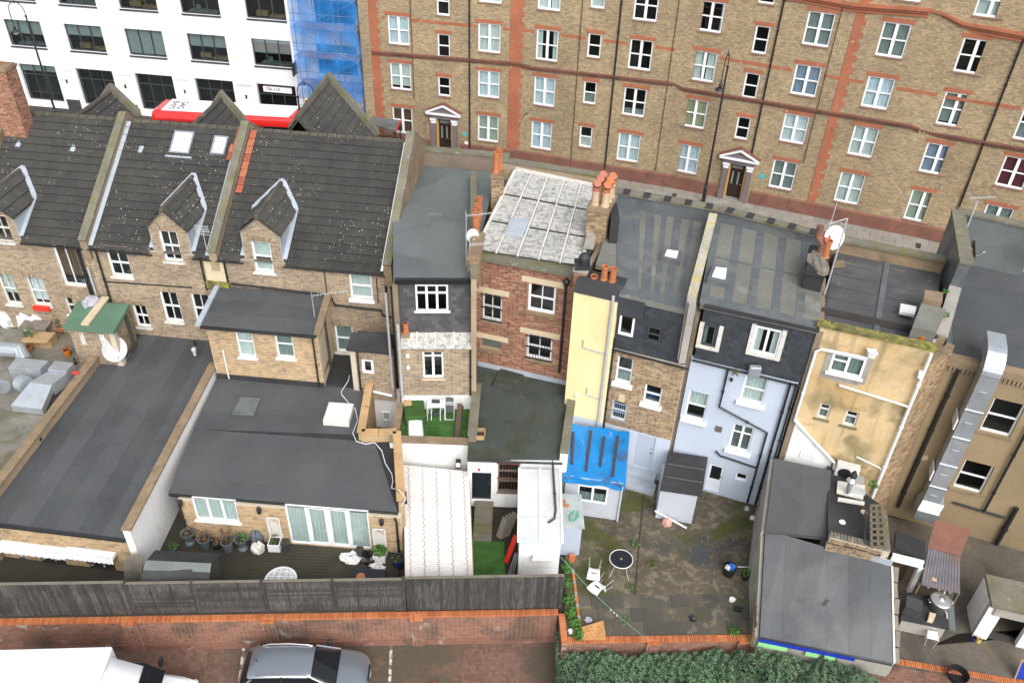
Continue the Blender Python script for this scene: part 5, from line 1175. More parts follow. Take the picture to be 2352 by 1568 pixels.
heap=[('bag_white',(21,260,1370),.5,.4,.5),('bag_blue',(21,430,1345),.4,.35,.5),('cloth_lilac',(21,170,1310),.4,.35,.55),('plastic_white',(21,330,1390),.35,.3,.4),('bag_white',(21,70,1340),.4,.4,.5)]
hl=['white plastic bag of rubbish heaped on the left terrace','blue plastic bag heaped on the left terrace','lilac cloth bundle on the left terrace beside the window','white crumpled sheet on top of the terrace rubbish','pale plastic sack behind the round duct']
for k,(m,p,rx,ry,rz)in enumerate(heap):
 mb=MB();w=ground(Q(*p),3.9);blob(mb,(w.x,w.y,3.6),rx,ry,rz+.3,12,.3,k+20);tag(mb.build('rubbish_bag',m),hl[k],'bag')
def potplant(label,p,z,r,h,mat,leafm=None,lh=.4,n=60,name='plant_pot',ls=.06,prof=None,cat='plant pot'):
 w=at(p,z);t=thing(name,label,cat,w);mb=MB();mb.lathe(w,prof or[(0,0),(r*.72,0),(r,h-.05),(r*1.08,h-.05),(r*1.08,h),(r*.9,h),(r*.85,h-.08),(0,h-.08)],14);mb.build('pot',mat,t)
 mb=MB();mb.lathe(w,[(r*.86,h-.07),(0,h-.05)],14);mb.build('soil','soil',t)
 if leafm:
  mb=MB();leaves(mb,w+V((0,0,h+lh*.45)),r*1.3,r*1.3,lh*.6,n,ls);mb.build('foliage',leafm,t)
  mb=MB()
  for k in range(5):mb.tube([w+V((0,0,h-.1)),w+V((RN.uniform(-r,r),RN.uniform(-r,r),h+lh*.7))],.008,5)
  mb.build('stems','twig',t)
 return t
potplant('terracotta pot with spiky plant among the terrace rubbish',Q(21,300,1545),3.7,.22,.3,'terracotta_pot','leaf_weed',.6,70)
potplant('terracotta pot holding yellow leaved shrub on the left terrace',Q(21,560,1440),3.7,.2,.3,'terracotta_pot','leaf_olive',.7,90)
potplant('orange pot with bare stems on the terrace by the concrete steps',Q(31,620,150),3.62,.17,.32,'orange_plastic','leaf_dry',.3,10)
potplant('round clay pot beside the galvanised duct',Q(31,265,115),3.62,.2,.3,'terracotta_pot')
w=ground(Q(21,390,1560),3.6);bx=thing('cardboard_box','large open cardboard box on the left terrace','box',w);mb=MB();mb.box(w.x-.5,w.x+.6,w.y-.3,w.y+.3,3.6,4.1);mb.build('carton','raw_timber',bx);mb=MB();mb.bar((w.x-.6,w.y-.45,4.15),(w.x+.6,w.y-.4,4.12),.35,.02);mb.build('flap','raw_timber',bx)
w=ground(Q(21,380,1500),3.6);tb=thing('old_table','grey board lying across the heap on the left terrace','board',w);mb=MB();mb.box(w.x-.8,w.x+.5,w.y-.3,w.y+.45,4.25,4.3);mb.build('board','old_board',tb);mb=MB();mb.box(w.x-.7,w.x-.64,w.y-.2,w.y-.14,3.6,4.25);mb.build('leg','old_board',tb);mb=MB();mb.box(w.x+.36,w.x+.42,w.y-.2,w.y-.14,3.6,4.25);mb.build('leg','old_board',tb)
w=at(Q(31,690,318),4.46);mb=MB();blob(mb,w,.16,.09,.1,8,.25,3);tag(mb.build('red_cloth','red_plastic'),'small red cloth lying on the brown wall coping','cloth')
w=at(Q(31,690,230),4.46);mb=MB();mb.lathe(w,[(0,0),(.07,0),(.08,.16),(.04,.22),(.04,.32),(0,.32)],10);tag(mb.build('bottle','black_plastic'),'black bottle standing on the brown wall coping','bottle')
# ------------------------------------------------------------------ deck and its furniture
ZD=GZ+.1
gs=[at(Q(41,*p),z)for p,z in(((1310,470),3.75),((1895,498),3.75),((1390,375),3.4),((1975,408),3.4),((1250,665),3.3),((1868,670),3.3))]
sd_=thing('garden_shed','dark felt roofed garden shed with grey ridge strip on the deck behind the fence','shed',(gs[0].x+1.2,gs[0].y,ZD))
rl,rr_,bl2,br2,fl2,fr2=gs;
mb=MB();mb.slab([fl2,fr2,rr_,rl],.05);mb.build('roof','felt_black',sd_);mb=MB();mb.slab([rl,rr_,br2,bl2],.05);mb.build('roof','felt_black',sd_)
mb=MB();mb.slab([rl.lerp(fl2,.45)+V((0,0,.015)),rr_.lerp(fr2,.45)+V((0,0,.015)),rr_+V((0,0,.02)),rl+V((0,0,.02))],.01);mb.build('ridge_strip','felt_grey',sd_)
i_=lambda p,dx,dy:V((p.x+dx,p.y+dy,ZD))
base=[i_(fl2,.1,.1),i_(fr2,-.1,.1),i_(br2,-.1,-.1),i_(bl2,.1,-.1)]
mb=MB();mb.prism(base,(0,0,1.45));mb.build('walls','fence_wood',sd_)
mb=MB();mb.prism([fr2+V((-.12,.05,-.06)),br2+V((-.12,-.05,-.06)),rr_+V((-.12,0,-.06))],(-.05,0,0));mb.build('gable','fence_wood',sd_)
lt=thing('timber_gate','leaning timber board gate between the white wall and the awning wall','gate',at(Q(41,1190,600),ZD))
for k in range(6):
 p=at(Q(41,1110+k*26,660-k*3),2.1);mb=MB();mb.bar(V((p.x,p.y,ZD)),V((p.x+.35,p.y+.1,3.5-.05*abs(k-3))),.13,.03,up=(0,1,0));mb.build('board','old_board',lt)
urn=lambda r,h:[(0,0),(r*.75,0),(r*.75,.06),(r*.3,.12),(r*.28,.2),(r*.6,.28),(r*.95,h-.06),(r*1.12,h),(r*.95,h),(r*.8,h-.1),(0,h-.1)]
G5='pots along the back of the deck'
potplant('grey urn on a pedestal at the corner by the white wall',Q(41,1705,315),ZD,.24,.62,'pot_grey','leaf_dry',.12,25,prof=urn(.24,.62),name='urn',cat='urn')
potplant('tall grey pot with brown dead plant under the kitchen window',Q(41,1845,350),ZD,.23,.5,'pot_grey','leaf_dry',.4,60)
potplant('small black pot with dry twigs under the window',Q(41,1945,355),ZD,.18,.3,'black_plastic','leaf_dry',.25,25)
potplant('tall grey pot with rusty shrub below the kitchen window',Q(41,2050,370),ZD,.24,.5,'pot_grey','leaf_dry',.8,90)
potplant('grey urn with green succulent, right of the kitchen window',Q(41,2180,365),ZD,.24,.6,'pot_grey','leaf_weed',.2,50,prof=urn(.24,.6),name='urn',cat='urn')
potplant('low plant in a pot at the foot of the white wall',Q(41,1565,372),ZD,.16,.16,'pot_grey','leaf_weed',.2,70)
w=at(Q(42,30,390),ZD);mb=MB();blob(mb,w,.24,.2,.4,10,.3,9);tag(mb.build('stone_ornament','old_white'),'white stone ornament left of the trellis planter','ornament')
w=at(Q(42,15,320),ZD);mb=MB();blob(mb,w+V((0,.1,0)),.28,.25,.55,10,.2,10);tag(mb.build('covered_barrel','pot_grey'),'grey covered barrel behind the white ornament','barrel')
def trellis_planter(label,p,leafm,n):
 w=at(p,ZD);t=thing('planter',label,'planter',w,'white trellis planters');s=.23;x,y=w.x,w.y+s
 mb=MB();mb.box(x-s,x+s,y-s,y-s+.03,ZD+.03,ZD+.42);mb.box(x-s,x+s,y+s-.03,y+s,ZD+.03,ZD+.42);mb.box(x-s,x-s+.03,y-s+.03,y+s-.03,ZD+.03,ZD+.42);mb.box(x+s-.03,x+s,y-s+.03,y+s-.03,ZD+.03,ZD+.42);mb.build('box','plastic_white',t)
 mb=MB();mb.box(x-s+.03,x+s-.03,y-s+.03,y+s-.03,ZD+.05,ZD+.36);mb.build('soil','soil',t)
 for dx in(-s,s):mb=MB();mb.box(x+dx-.02,x+dx+.02,y+s,y+s+.04,ZD,ZD+1.45);mb.build('post','plastic_white',t)
 mb=MB()
 for k in range(-9,10):
  for sg in(1,-1):
   pts=[]
   for tt in np.linspace(0,1,30):
    zz=ZD+.45+tt*.98;xx=x+k*.085+sg*tt*.98
    if x-s<xx<x+s:pts.append(V((xx,y+s+.02,zz)))
   if len(pts)>1:mb.bar(pts[0],pts[-1],.012,.018,up=(0,1,0))
 mb.box(x-s,x+s,y+s,y+s+.03,ZD+1.41,ZD+1.45);mb.build('lattice','plastic_white',t,kind='stuff')
 mb=MB();leaves(mb,(x,y,ZD+.5),.3 if n>60 else .15,.28,.2,n,.075);mb.build('foliage',leafm,t)
trellis_planter('white trellis planter with few plants left of the patio doors',Q(42,172,400),'leaf_weed',25)
trellis_planter('white trellis planter full of green leaves right of the patio doors',Q(42,1110,500),'leaf_weed',260)
def sqpot(label,p,tilt=0):
 w=at(p,ZD);t=thing('square_pot',label,'plant pot',w,'black square pots');mb=MB();s,h=.13,.5;dx=tilt
 o=[(-s,-s),(s,-s),(s,s),(-s,s)];mb.hexa([w+V((a*.7,b*.7,0))for a,b in o]+[w+V((a+dx,b,h))for a,b in o]);mb.build('pot','anthracite',t);mb=MB();mb.hexa([w+V((a*.85+dx,b*.85,h+.001))for a,b in o]+[w+V((a*.85+dx,b*.85,h+.004))for a,b in o]);mb.build('soil','soil',t)
sqpot('tall black square pot just left of the patio doors',Q(42,280,372));sqpot('tall black square pot leaning by the white plastic bag',Q(42,955,440),-.06)
w=at(Q(42,865,455),ZD);mb=MB();blob(mb,w,.42,.3,.16,12,.3,31);tag(mb.build('plastic_bag','bag_white'),'white plastic bag lying in front of the patio doors','bag')
w=at(Q(42,1015,470),ZD);mb=MB();blob(mb,w,.28,.26,.4,12,.35,32);tag(mb.build('bin_bag','bag_black'),'shiny black bin bag beside the leafy white planter','bag')
w=at(Q(42,1100,545),ZD);mb=MB();blob(mb,w,.32,.16,.22,12,.35,33);tag(mb.build('stone_pile','old_white'),'pile of pale stones in front of the leafy white planter','stones')
potplant('blue glazed round pot at the right end of the deck',Q(42,1285,515),ZD,.22,.44,'pot_blue','leaf_weed',.08,25,prof=[(0,0),(.16,0),(.24,.2),(.22,.38),(.25,.42),(.25,.45),(.2,.45),(.19,.36),(0,.34)])
w=at(Q(42,1020,640),ZD);t=thing('black_table','low black glass garden table near the fence','table',w);q4=[at(Q(42,*p),ZD+.62)for p in((872,655),(1165,655),(1160,548),(890,540))];mb=MB();mb.slab(q4,.05);mb.build('table_top','glass_table',t)
for p in q4:mb=MB();mb.tube([p+V((0,0,-.05)),V((p.x,p.y,ZD))],.025,6);mb.build('leg','black_metal',t)
w=at(Q(42,945,625),ZD+.64);mb=MB();mb.lathe(w,[(0,0),(.1,0),(.16,.05),(.17,.08),(.12,.06),(0,.03)],12);tag(mb.build('ash_bowl','terracotta_pot'),'brown bowl on the low black table','bowl')
w=at(Q(42,225,640),ZD+.7);t=thing('round_table','white plastic round garden table with pierced top behind the fence','table',(w.x,w.y,ZD));R_=.58
mb=MB()
for i in range(25):
 for j in range(25):
  X,Y=-R_+(i+.5)*2*R_/25,-R_+(j+.5)*2*R_/25
  if X*X+Y*Y<(R_-.06)**2 and not((i+j)%2==0 and i%5 and j%5):mb.box(w.x+X-.0235,w.x+X+.0235,w.y+Y-.0235,w.y+Y+.0235,w.z-.02,w.z)
mb.build('pierced_top','plastic_white',t,kind='stuff');mb=MB();mb.lathe(w,[(R_-.07,-.03),(R_,-.03),(R_+.01,0),(R_-.07,.006),(R_-.07,-.03)],32);mb.build('rim','plastic_white',t)
for k in range(4):a=k*1.57+.78;mb=MB();mb.tube([w+V((math.cos(a)*.4,math.sin(a)*.4,-.02)),V((w.x+math.cos(a)*.48,w.y+math.sin(a)*.48,ZD))],.03,8);mb.build('leg','plastic_white',t)
# ------------------------------------------------------------------ house with green-grey felt roof and turfed terrace
F4=Fc(at((922,938),4.0),at((1090,946),4.0));F4=Fc(F4.A,F4.A+V((math.cos(.06),math.sin(.06),0))*F4.L)
h4=thing('terraced_house','narrow house with green-grey felt roof, slate rear face and turfed terrace','house',F4.P(F4.L/2,GZ,-3))
Z4=10.3
rf=[at((903,641),Z4),at((1081,641),Z4),at((1140,397),Z4),at((903,374),Z4)]
mb=MB();mb.slab(rf,.2);mb.build('roof','felt_grey',h4);strips(h4,[rf[0]+V((.02,.02,0)),rf[1]+V((-.02,.02,0)),rf[2],rf[3]],10,'felt_grey')
mb=MB();mb.bar(rf[3]+V((-.3,.2,.25)),rf[2]+V((.6,.2,.25)),.35,1.0);pw=mb.build('front_parapet','brick_stock',h4);mb=MB();mb.bar(rf[3]+V((-.3,.2,.8)),rf[2]+V((.6,.2,.8)),.45,.1);mb.build('coping','stone_moss',pw)
sO,sE=F4.off(-.5),None
u0,u1=F4.uz((915,800))[0],F4.uz((1085,800))[0];zl=7.75
O=sO.P(sO.uz((917,768))[0],zl,.04);Wd=(sO.P(sO.uz((1083,768))[0],zl,0)-sO.P(sO.uz((917,768))[0],zl,0)).length
mb=MB();ua=sO.u_of(O);wr=sO.R(Q(22,1452,1012),Q(22,1755,1256));wall_cells(mb,sO,ua,ua+Wd,zl-.3,Z4-.05,[wr],-.2,0);mb.build('mansard_wall','slate',h4)
tiled(h4,V(O),F4.d,V((0,0,1)),Wd,Z4-zl-.05,kind='slate',name='slate',limit=300,trim=lambda u,v:not(wr[0]-ua-.12<u<wr[1]-ua+.12 and wr[2]-zl-.2<v<wr[3]-zl))
window(h4,sO,wr,cols=3,rows=2,split=[.72],recess=-.06,fr=.07,sill='upvc')
mb=MB();mb.fb(sO,wr[0],wr[1],wr[2],wr[3],-1.2,-1.15);mb.build('dark_backing','room_shade',h4)  # dark sheet added behind the window, room shade put into its colour
mb=MB();mb.fb(F4,u0,u1,Z4-.16,Z4+.03,-.48,-.3);mb.build('fascia','black_plastic',h4)
# lean-to ledge with old white panels
za,zb=7.28,7.72;nP=4
for k in range(nP):
 x0,x1=u0+(u1-u0)*k/nP,u0+(u1-u0)*(k+1)/nP
 mb=MB();mb.slab([F4.P(x0+.03,za,.06),F4.P(x1-.03,za,.06),F4.P(x1-.03,zb,-.45),F4.P(x0+.03,zb,-.45)],.03);mb.build('ledge_panel','asbestos',h4)
 mb=MB();mb.bar(F4.P(x0,za+.02,.06),F4.P(x0,zb+.02,-.45),.05,.06);mb.build('glazing_bar','old_white',h4)
p=at(Q(22,1370,1500),7.5);c_=MB();c_.box(p.x-.16,p.x+.16,p.y-.14,p.y+.2,7.3,7.75);c_.build('chimney_base','stone_brown',h4);pot(h4,(p.x,p.y,7.75),.5,.13,'terracotta_pot')
w4=F4.R(Q(32,1517,120),Q(32,1713,362));wall(h4,F4,u0,u1,4.72,7.25,[w4],'mortar_tan','brick_stock');window(h4,F4,w4,cols=2,rows=2,split=[.84],recess=.08,sill='cream_lintel',fr=.07,mid=.1)
mb=MB();mb.fb(F4,u0,u1,3.9,4.74,-.2,.03);mb.build('terrace_back_wall','white_render',h4)
pipe(h4,[F4.P(u1-.08,7.2,.08),F4.P(u1-.08,4.8,.08)],.04);pipe(h4,[F4.P(u0+.05,8.5,.12),F4.P(u0+.05,4.7,.12)],.06,'grey_plastic')
for dz in(-.5,-1.1):
 u,z=F4.uz(Q(32,1385,150));mb=MB();mb.lathe(F4.P(u,z+dz+.5,0),[(.08,0),(.08,.12),(0,.14)],10,F4.n);mb.build('wall_vent','plastic_white',h4)
# turfed terrace
tf=[at(Q(32,*p),4.0)for p in((1380,950),(1905,950),(1920,640),(1345,640))];fy=tf[0].y-.05
tx0,tx1=F4.P(u0,0,0).x+.1,F4.P(u1,0,0).x-.05
mb=MB();mb.slab([V((tx0,fy,3.98)),V((tx1,fy,3.98)),V((tx1,F4.P(u1,0,0).y,3.98)),V((tx0,F4.P(u0,0,0).y,3.98))],.25);mb.build('terrace_floor','astro',h4)
mb=MB();mb.box(tx0-.3,tx1+.1,fy-.26,fy,1.7,4.33);mb.build('terrace_wall','white_render',h4);mb=MB();mb.box(tx0-.3,tx1+.1,fy-.3,fy+.06,4.33,4.42);mb.build('terrace_coping','stone_brown',h4)
mb=MB();mb.box(tx0-.3,tx0,fy,F4.P(u0,0,0).y,1.7,4.36);mb.build('terrace_side_wall','stone_brown',h4)
pR0,pR1=V((tx1+.2,fy-.35,4.9)),V((tx1+.22,F4.P(u1,0,0).y+.5,4.9))
mb=MB();mb.bar(pR0-V((0,0,1.6)),pR1-V((0,0,1.6)),.3,3.2);pw=mb.build('boundary_wall','brick_stock',h4);mb=MB();mb.bar(pR0+V((0,0,.05)),pR1+V((0,0,.05)),.38,.1);mb.build('coping','stone_moss',pw)
mb=MB();mb.fb(F4,u0-.1,u0+.1,1.7,Z4-.2,-9.5,-.2);mb.build('side_wall','mortar_dark',h4);mb=MB();mb.fb(F4,u1-.05,u1+.16,1.7,Z4+.35,-9.0,.05);pw=mb.build('side_wall','brick_stock',h4);mb=MB();mb.fb(F4,u1-.08,u1+.2,Z4+.35,Z4+.43,-9.0,.1);mb.build('coping','stone_moss',pw)
mb=MB();mb.box(rf[3].x,rf[2].x,rf[2].y+.1,rf[2].y+.4,1.7,Z4-.2);mb.build('front_wall','brick_stock',h4)
sk=[at(Q(32,*p),4.25)for p in((1400,905),(1525,905),(1510,750),(1395,745))];mb=MB();mb.slab([p+(p-sk[0].lerp(sk[2],.5))*.18 for p in sk],.25);rw=mb.build('roof_window','velux_frame',h4);mb=MB();mb.slab([p+V((0,0,.05))for p in sk],.05);mb.build('pane','dish_white',rw)
mb=MB();q4=[at(Q(32,*p),4.5)for p in((1360,715),(1548,700),(1525,525),(1340,520))];mb.slab(q4,.5);tag(mb.build('turf_stack','astro_dark',bevel=.03),'stack of artificial turf offcuts at the back of the terrace','turf stack')
mb=MB();mb.slab([at(Q(32,*p),4.53)for p in((1350,610),(1425,605),(1410,530),(1340,525))],.02);tag(mb.build('cardboard_sheet','raw_timber'),'brown cardboard sheet on the turf stack','cardboard')
w=at(Q(32,1640,690),4.0);t=thing('metal_shelf','white metal folding table against the terrace wall','table',w)
q4=[at(Q(32,*p),4.75)for p in((1560,625),(1725,620),(1725,560),(1570,560))];mb=MB();mb.slab(q4,.04);mb.build('table_top','plastic_white',t)
for p in q4:mb=MB();mb.tube([p,V((p.x,p.y,4.0))],.018,6);mb.build('leg','plastic_white',t)
w=at(Q(32,1640,745),4.0);t=thing('step_ladder','white folding step ladder with dark treads on the terrace','step ladder',w)
for sx in(-.19,.19):
 mb=MB();mb.tube([V((w.x+sx,w.y,4.0)),V((w.x+sx,w.y+.28,4.95))],.018,6);mb.build('front_rail','plastic_white',t);mb=MB();mb.tube([V((w.x+sx,w.y+.6,4.0)),V((w.x+sx,w.y+.3,4.9))],.016,6);mb.build('rear_rail','plastic_white',t)
for k,z in enumerate((4.28,4.56,4.84)):mb=MB();mb.box(w.x-.18,w.x+.18,w.y+.08*(k+1)-.06,w.y+.08*(k+1)+.12,z-.015,z+.015);mb.build('tread','anthracite',t)
w=at(Q(32,1762,740),4.0);t=thing('folding_chair','folding chair with white frame and black seat leaning by the terrace wall','chair',w)
for sx in(-.2,.2):mb=MB();mb.tube([V((w.x+sx,w.y,4.0)),V((w.x+sx,w.y+.4,4.85)),V((w.x+sx*.6,w.y+.42,4.92))],.015,6);mb.build('frame_tube','plastic_white',t)
mb=MB();mb.tube([V((w.x-.2,w.y,4.02)),V((w.x+.2,w.y,4.02))],.015,6);mb.build('foot_bar','plastic_white',t)
mb=MB();mb.bar((w.x,w.y+.14,4.32),(w.x,w.y+.26,4.58),.36,.03);mb.build('seat','anthracite',t);mb=MB();mb.bar((w.x,w.y+.34,4.74),(w.x,w.y+.42,4.9),.34,.03);mb.build('backrest','anthracite',t)
a,b=at(Q(32,1835,900),4.05),at(Q(32,1860,590),4.9);mb=MB();mb.bar(a,b,.2,.06);tag(mb.build('timber_plank','wet_timber'),'dark timber plank leaning on the right terrace wall','plank')
w=at(Q(32,1860,700),4.4);mb=MB();mb.lathe(w,[(0,0),(.07,.0),(.09,.25),(.07,.45),(0,.45)],10,V((.2,.4,1)));tag(mb.build('parasol_base','wet_timber'),'brown rolled parasol on the terrace beside the plank','parasol')
w=at(Q(32,1620,870),4.0);mb=MB();mb.slab([at(Q(32,*p),4.02)for p in((1565,870),(1670,872),(1672,800),(1570,797))],.02);tag(mb.build('turf_mat','astro_dark'),'darker square of artificial turf on the terrace floor','mat')
# corrugated roof over the side passage
c0,c1=at(Q(32,1345,1150),3.35),at(Q(32,1940,1210),3.35);c2,c3=at(Q(42,1345,652),2.75),at(Q(42,1950,640),2.75)
cr=thing('lean_to','long lean-to with white corrugated plastic roof beside the deck','lean-to',(c2.x+1,c2.y+1,GZ))
mb=MB();n=220;vs=[]
for i in range(n+1):
 t=i/n;z=.045*(0,1,1,0)[i%4];a=c0.lerp(c2,t);b=c1.lerp(c3,t);vs+=[a+V((0,0,z)),b+V((0,0,z))]
mb.add(vs,[(2*i,2*i+2,2*i+3,2*i+1)for i in range(n)]);mb.build('corrugated_sheet','white_corrugated',cr)
mb=MB()
for k in range(5):
 for i in range(1,n,4):p=c0.lerp(c2,i/n).lerp(c1.lerp(c3,i/n),.08+k*.21+.01*math.sin(i));mb.lathe(p+V((0,0,.0)),[(.028,0),(.026,.05),(0,.055)],6)
mb.build('fixing_caps','rust_metal',cr,kind='stuff')
for a,b in((c0,c2),(c1,c3)):mb=MB();mb.bar(a-V((0,0,.08)),b-V((0,0,.08)),.06,.1);mb.build('rafter','raw_timber',cr)
for p in(c2,c3):mb=MB();mb.box(p.x-.05,p.x+.05,p.y,p.y+.1,GZ,p.z-.1);mb.build('post','raw_timber',cr)
w=at(Q(32,1842,1190),3.55);fl=thing('floodlight','black and white security floodlight on the white terrace wall','light',w);mb=MB();mb.box(w.x-.1,w.x+.1,w.y+.1,w.y+.3,3.5,3.85);mb.build('lamp','black_plastic',fl);mb=MB();mb.box(w.x-.08,w.x+.08,w.y+.085,w.y+.1,3.6,3.83);mb.build('lens','lens_clear',fl)
# ------------------------------------------------------------------ red brick house
F5=Fc(at((1095,838),4.7),at((1290,880),4.7));z5=10.25
h5=thing('terraced_house','red brick house with weathered white sheet roof and cream lintels','house',F5.P(F5.L/2,GZ,-3))
def Zr(x,y):return((1480+x/6.533)*.7334,(840+y/6.533)*.7334)
w5=[F5.R(Zr(1150,285),Zr(1670,962)),F5.R(Zr(195,488),Zr(592,1120)),F5.R(Q(22,2050,1500),Q(32,2235,112)),F5.R(Q(23,145,1462),Q(33,365,215))]
e0,e1=F5.uz((1093,700))[0],F5.uz((1312,760))[0]+.05
wall(h5,F5,e0,e1,4.5,z5,w5,'mortar_red','brick_red')
for k,r in enumerate(w5):
 w=window(h5,F5,r,cols=2,rows=2,mid=.035,fr=.09,bar=.06,recess=.09,bars=0 if k in(0,2)else 9,pane='glass' if k!=2 else 'glass',mat='upvc' if k!=2 else 'old_board',sill='stone_brown',sh=.13,so=.08)
 mb=MB();mb.fb(F5,r[0]-.3,r[1]+.3,r[3]+.005,r[3]+.27,-.05,.012);mb.build('lintel','cream_lintel',w)
 if k==2:mb=MB();mb.fb(F5,r[0]+.08,r[1]-.08,r[2]+.08,r[3]-.08,-.1,-.08);mb.build('boarding','board_green',w)
mb=MB();mb.fb(F5,e0-.05,e1+.05,z5,z5+.14,-.3,.16);mb.build('parapet_gutter','stone_moss',h5)
q5=[at((1092,577),z5+.2),at((1336,614),z5+.2),at((1374,432),z5+.45),at((1184,392),z5+.45)]
mb=MB();mb.slab([p-V((0,0,.06))for p in q5],.15);mb.build('roof','stone_moss',h5);A,B,C,D=q5;ncol,nrow=5,3
for i in range(ncol):
 for j in range(nrow):
  g=lambda s,t:A.lerp(B,s).lerp(D.lerp(C,s),t);s0,s1,t0,t1=i/ncol,(i+1)/ncol,j/nrow,(j+1)/nrow
  mb=MB();m=12;vs=[]
  for k in range(m+1):
   tt=t0+.004+(t1-t0-.008)*k/m;zz=.02+(.04*(1-(k/m)))+.008*math.cos(k*math.pi);vs+=[g(s0+.012,tt)+V((0,0,zz)),g(s1-.012,tt)+V((0,0,zz))]
  mb.add(vs,[(2*k,2*k+1,2*k+3,2*k+2)for k in range(m)]+[(1,0,2*m,2*m+1)][:0]);mb.build('roof_sheet','asbestos',h5)
for i in range(ncol+1):
 for j in range(nrow):
  a=A.lerp(B,i/ncol).lerp(D.lerp(C,i/ncol),j/nrow)+V((0,0,.08));b=A.lerp(B,i/ncol).lerp(D.lerp(C,i/ncol),(j+.97)/nrow)+V((0,0,.06));mb=MB();mb.bar(a,b,.07 if 0<i<ncol else .12,.07);mb.build('roof_batten','old_white',h5)
mb=MB();mb.bar(D+V((0,0,.1)),C+V((0,0,.1)),.14,.12);mb.build('ridge_board','old_white',h5)
sk=[at((1159,531),z5+.5),at((1202,536),z5+.5),at((1217,503),z5+.5),at((1174,499),z5+.5)];mb=MB();mb.slab(sk,.2);mb.build('rooflight','lead',h5)
mb=MB();mb.bar(D+V((-.6,.5,-.2)),C+V((.9,.5,-.2)),.35,.9);pw=mb.build('front_parapet','brick_stock',h5);mb=MB();mb.bar(D+V((-.6,.5,.3)),C+V((.9,.5,.3)),.45,.1);mb.build('coping','stone_moss',pw)
for u in(e0,e1-.1):mb=MB();mb.fb(F5,u-.12,u+.12,1.7,z5-.1,-7.5,-.25);mb.build('side_wall','mortar_dark',h5)
mb=MB();mb.fb(F5,e0,e1,1.7,z5-.1,-7.7,-7.5);mb.build('front_wall','brick_red',h5)
u,z=F5.uz(Q(23,512,985));pipe(h5,[F5.P(u,z,.12),F5.P(u,5.4,.12)],.055);mb=MB();mb.lathe(F5.P(u,z-.05,.14),[(.05,-.15),(.13,.0),(.15,.12),(.05,.22),(0,.24)],12);mb.build('hopper','black_plastic',h5)
# chimneys on its party walls
px=Fc(at((1081,641),10.3),at((1140,397),10.3));
def stack(h,p,z0,z1,w,d,bm,mm,ang=0,cap='concrete',name='chimney_stack'):
 c=at(p,z1);dv=V((math.cos(ang),math.sin(ang),0));Fq=Fc(c-dv*w/2,c+dv*w/2);return chimney(h,Fq,0,w,z0,z1,-d/2,d/2,bm,mm,cap,name),c,dv,V((-dv.y,dv.x,0))
cs,c,dv,nv=stack(h5,(1093,562),9.6,11.05,.45,1.9,'brick_brown','mortar_dark',-.05,'stone_brown')
for k,(p,m)in enumerate(((Q(22,1968,540),'terracotta_pot'),(Q(22,1985,490),'terracotta_pot'),(Q(22,2005,440),'terracotta_pot'),(Q(22,2032,395),'terracotta_pot'))):q_=at(p,11.09);pot(cs,(c.x+(q_.x-c.x)*.3,q_.y+.1,11.09),.8 if k in(0,3)else .72,.15,m)
m0=V((c.x-.35,c.y-.5,10.0));m1=m0+V((0,0,2.6));mb=MB();mb.tube([m0,m1],.018,6);mb.build('aerial_mast','alum',cs);yagi(cs,m1,m1+V((1.0,.15,.08)),11,.3);yagi(cs,m1-V((-.15,.2,1.15)),m1+V((1.0,-.1,-1.1)),11,.3)
dish(cs,at(Q(22,1975,575),11.1),.26,V((.2,-.85,.35)),'dish_grey')
cs2,c2_,_,_=stack(h5,Q(12,2205,1568),9.8,11.7,.5,.6,'brick_brown','mortar_dark',-.1,'stone_brown')
pot(cs2,c2_+V((-.08,-.12,.05)),.95,.15);pot(cs2,c2_+V((.06,.22,.05)),.95,.15)
cs3,c3_,dv,nv=stack(h5,Q(23,830,262),9.8,12.0,.85,1.5,'brick_brown','mortar_dark',-.3,'stone_brown')
for x,y,cw in((-.2,-.45,1),(-.18,.0,1),(-.16,.42,1),(.22,-.45,1),(.22,.0,1),(.24,.42,1)):
 p=c3_+dv*x+nv*y+V((0,0,.04));o=pot(cs3,p,.62,.17,'cream_pot');mb=MB();r=.16;mb.lathe(p+V((0,0,.62)),[(r,0),(r,.15),(r*.9,.16)],12);mb.lathe(p+V((0,0,.9)),[(r,-.1),(r*1.02,.12),(0,.16)],12,V((.15,-.6,.7)));mb.build('cowl','red_brown_cowl' if x<0 else 'terracotta_pot',o)
mb=MB();q_=c3_+dv*.45;mb.box(q_.x-.1,q_.x+.25,q_.y-.85,q_.y+.65,9.8,11.7);mb.build('painted_face','felt_black',cs3)
cs4,c4_,_,_=stack(h5,Q(23,650,845),9.4,11.0,.5,.6,'brick_red','mortar_red',-.25);mb=MB();mb.lathe(c4_+V((.05,.0,.03)),[(.2,0),(.18,.2),(.24,.24),(.22,.36),(.12,.5),(0,.52)],10);mb.build('chimney_pot','felt_black',cs4);mb=MB();mb.box(c4_.x-.3,c4_.x+.3,c4_.y-.35,c4_.y+.35,10.98,11.1);mb.build('cap_flashing','felt_black',cs4)
a,b=at(Q(23,770,420),10.75),at(Q(23,700,640),10.75);mb=MB();mb.bar(a+V((0,0,-.6)),b+V((0,0,-.6)),.34,1.2);pw=mb.build('party_wall','felt_blue',h5);mb=MB();mb.bar(a+V((0,.2,.05)),b+V((0,-.5,.05)),.4,.1);mb.build('coping','concrete',pw)
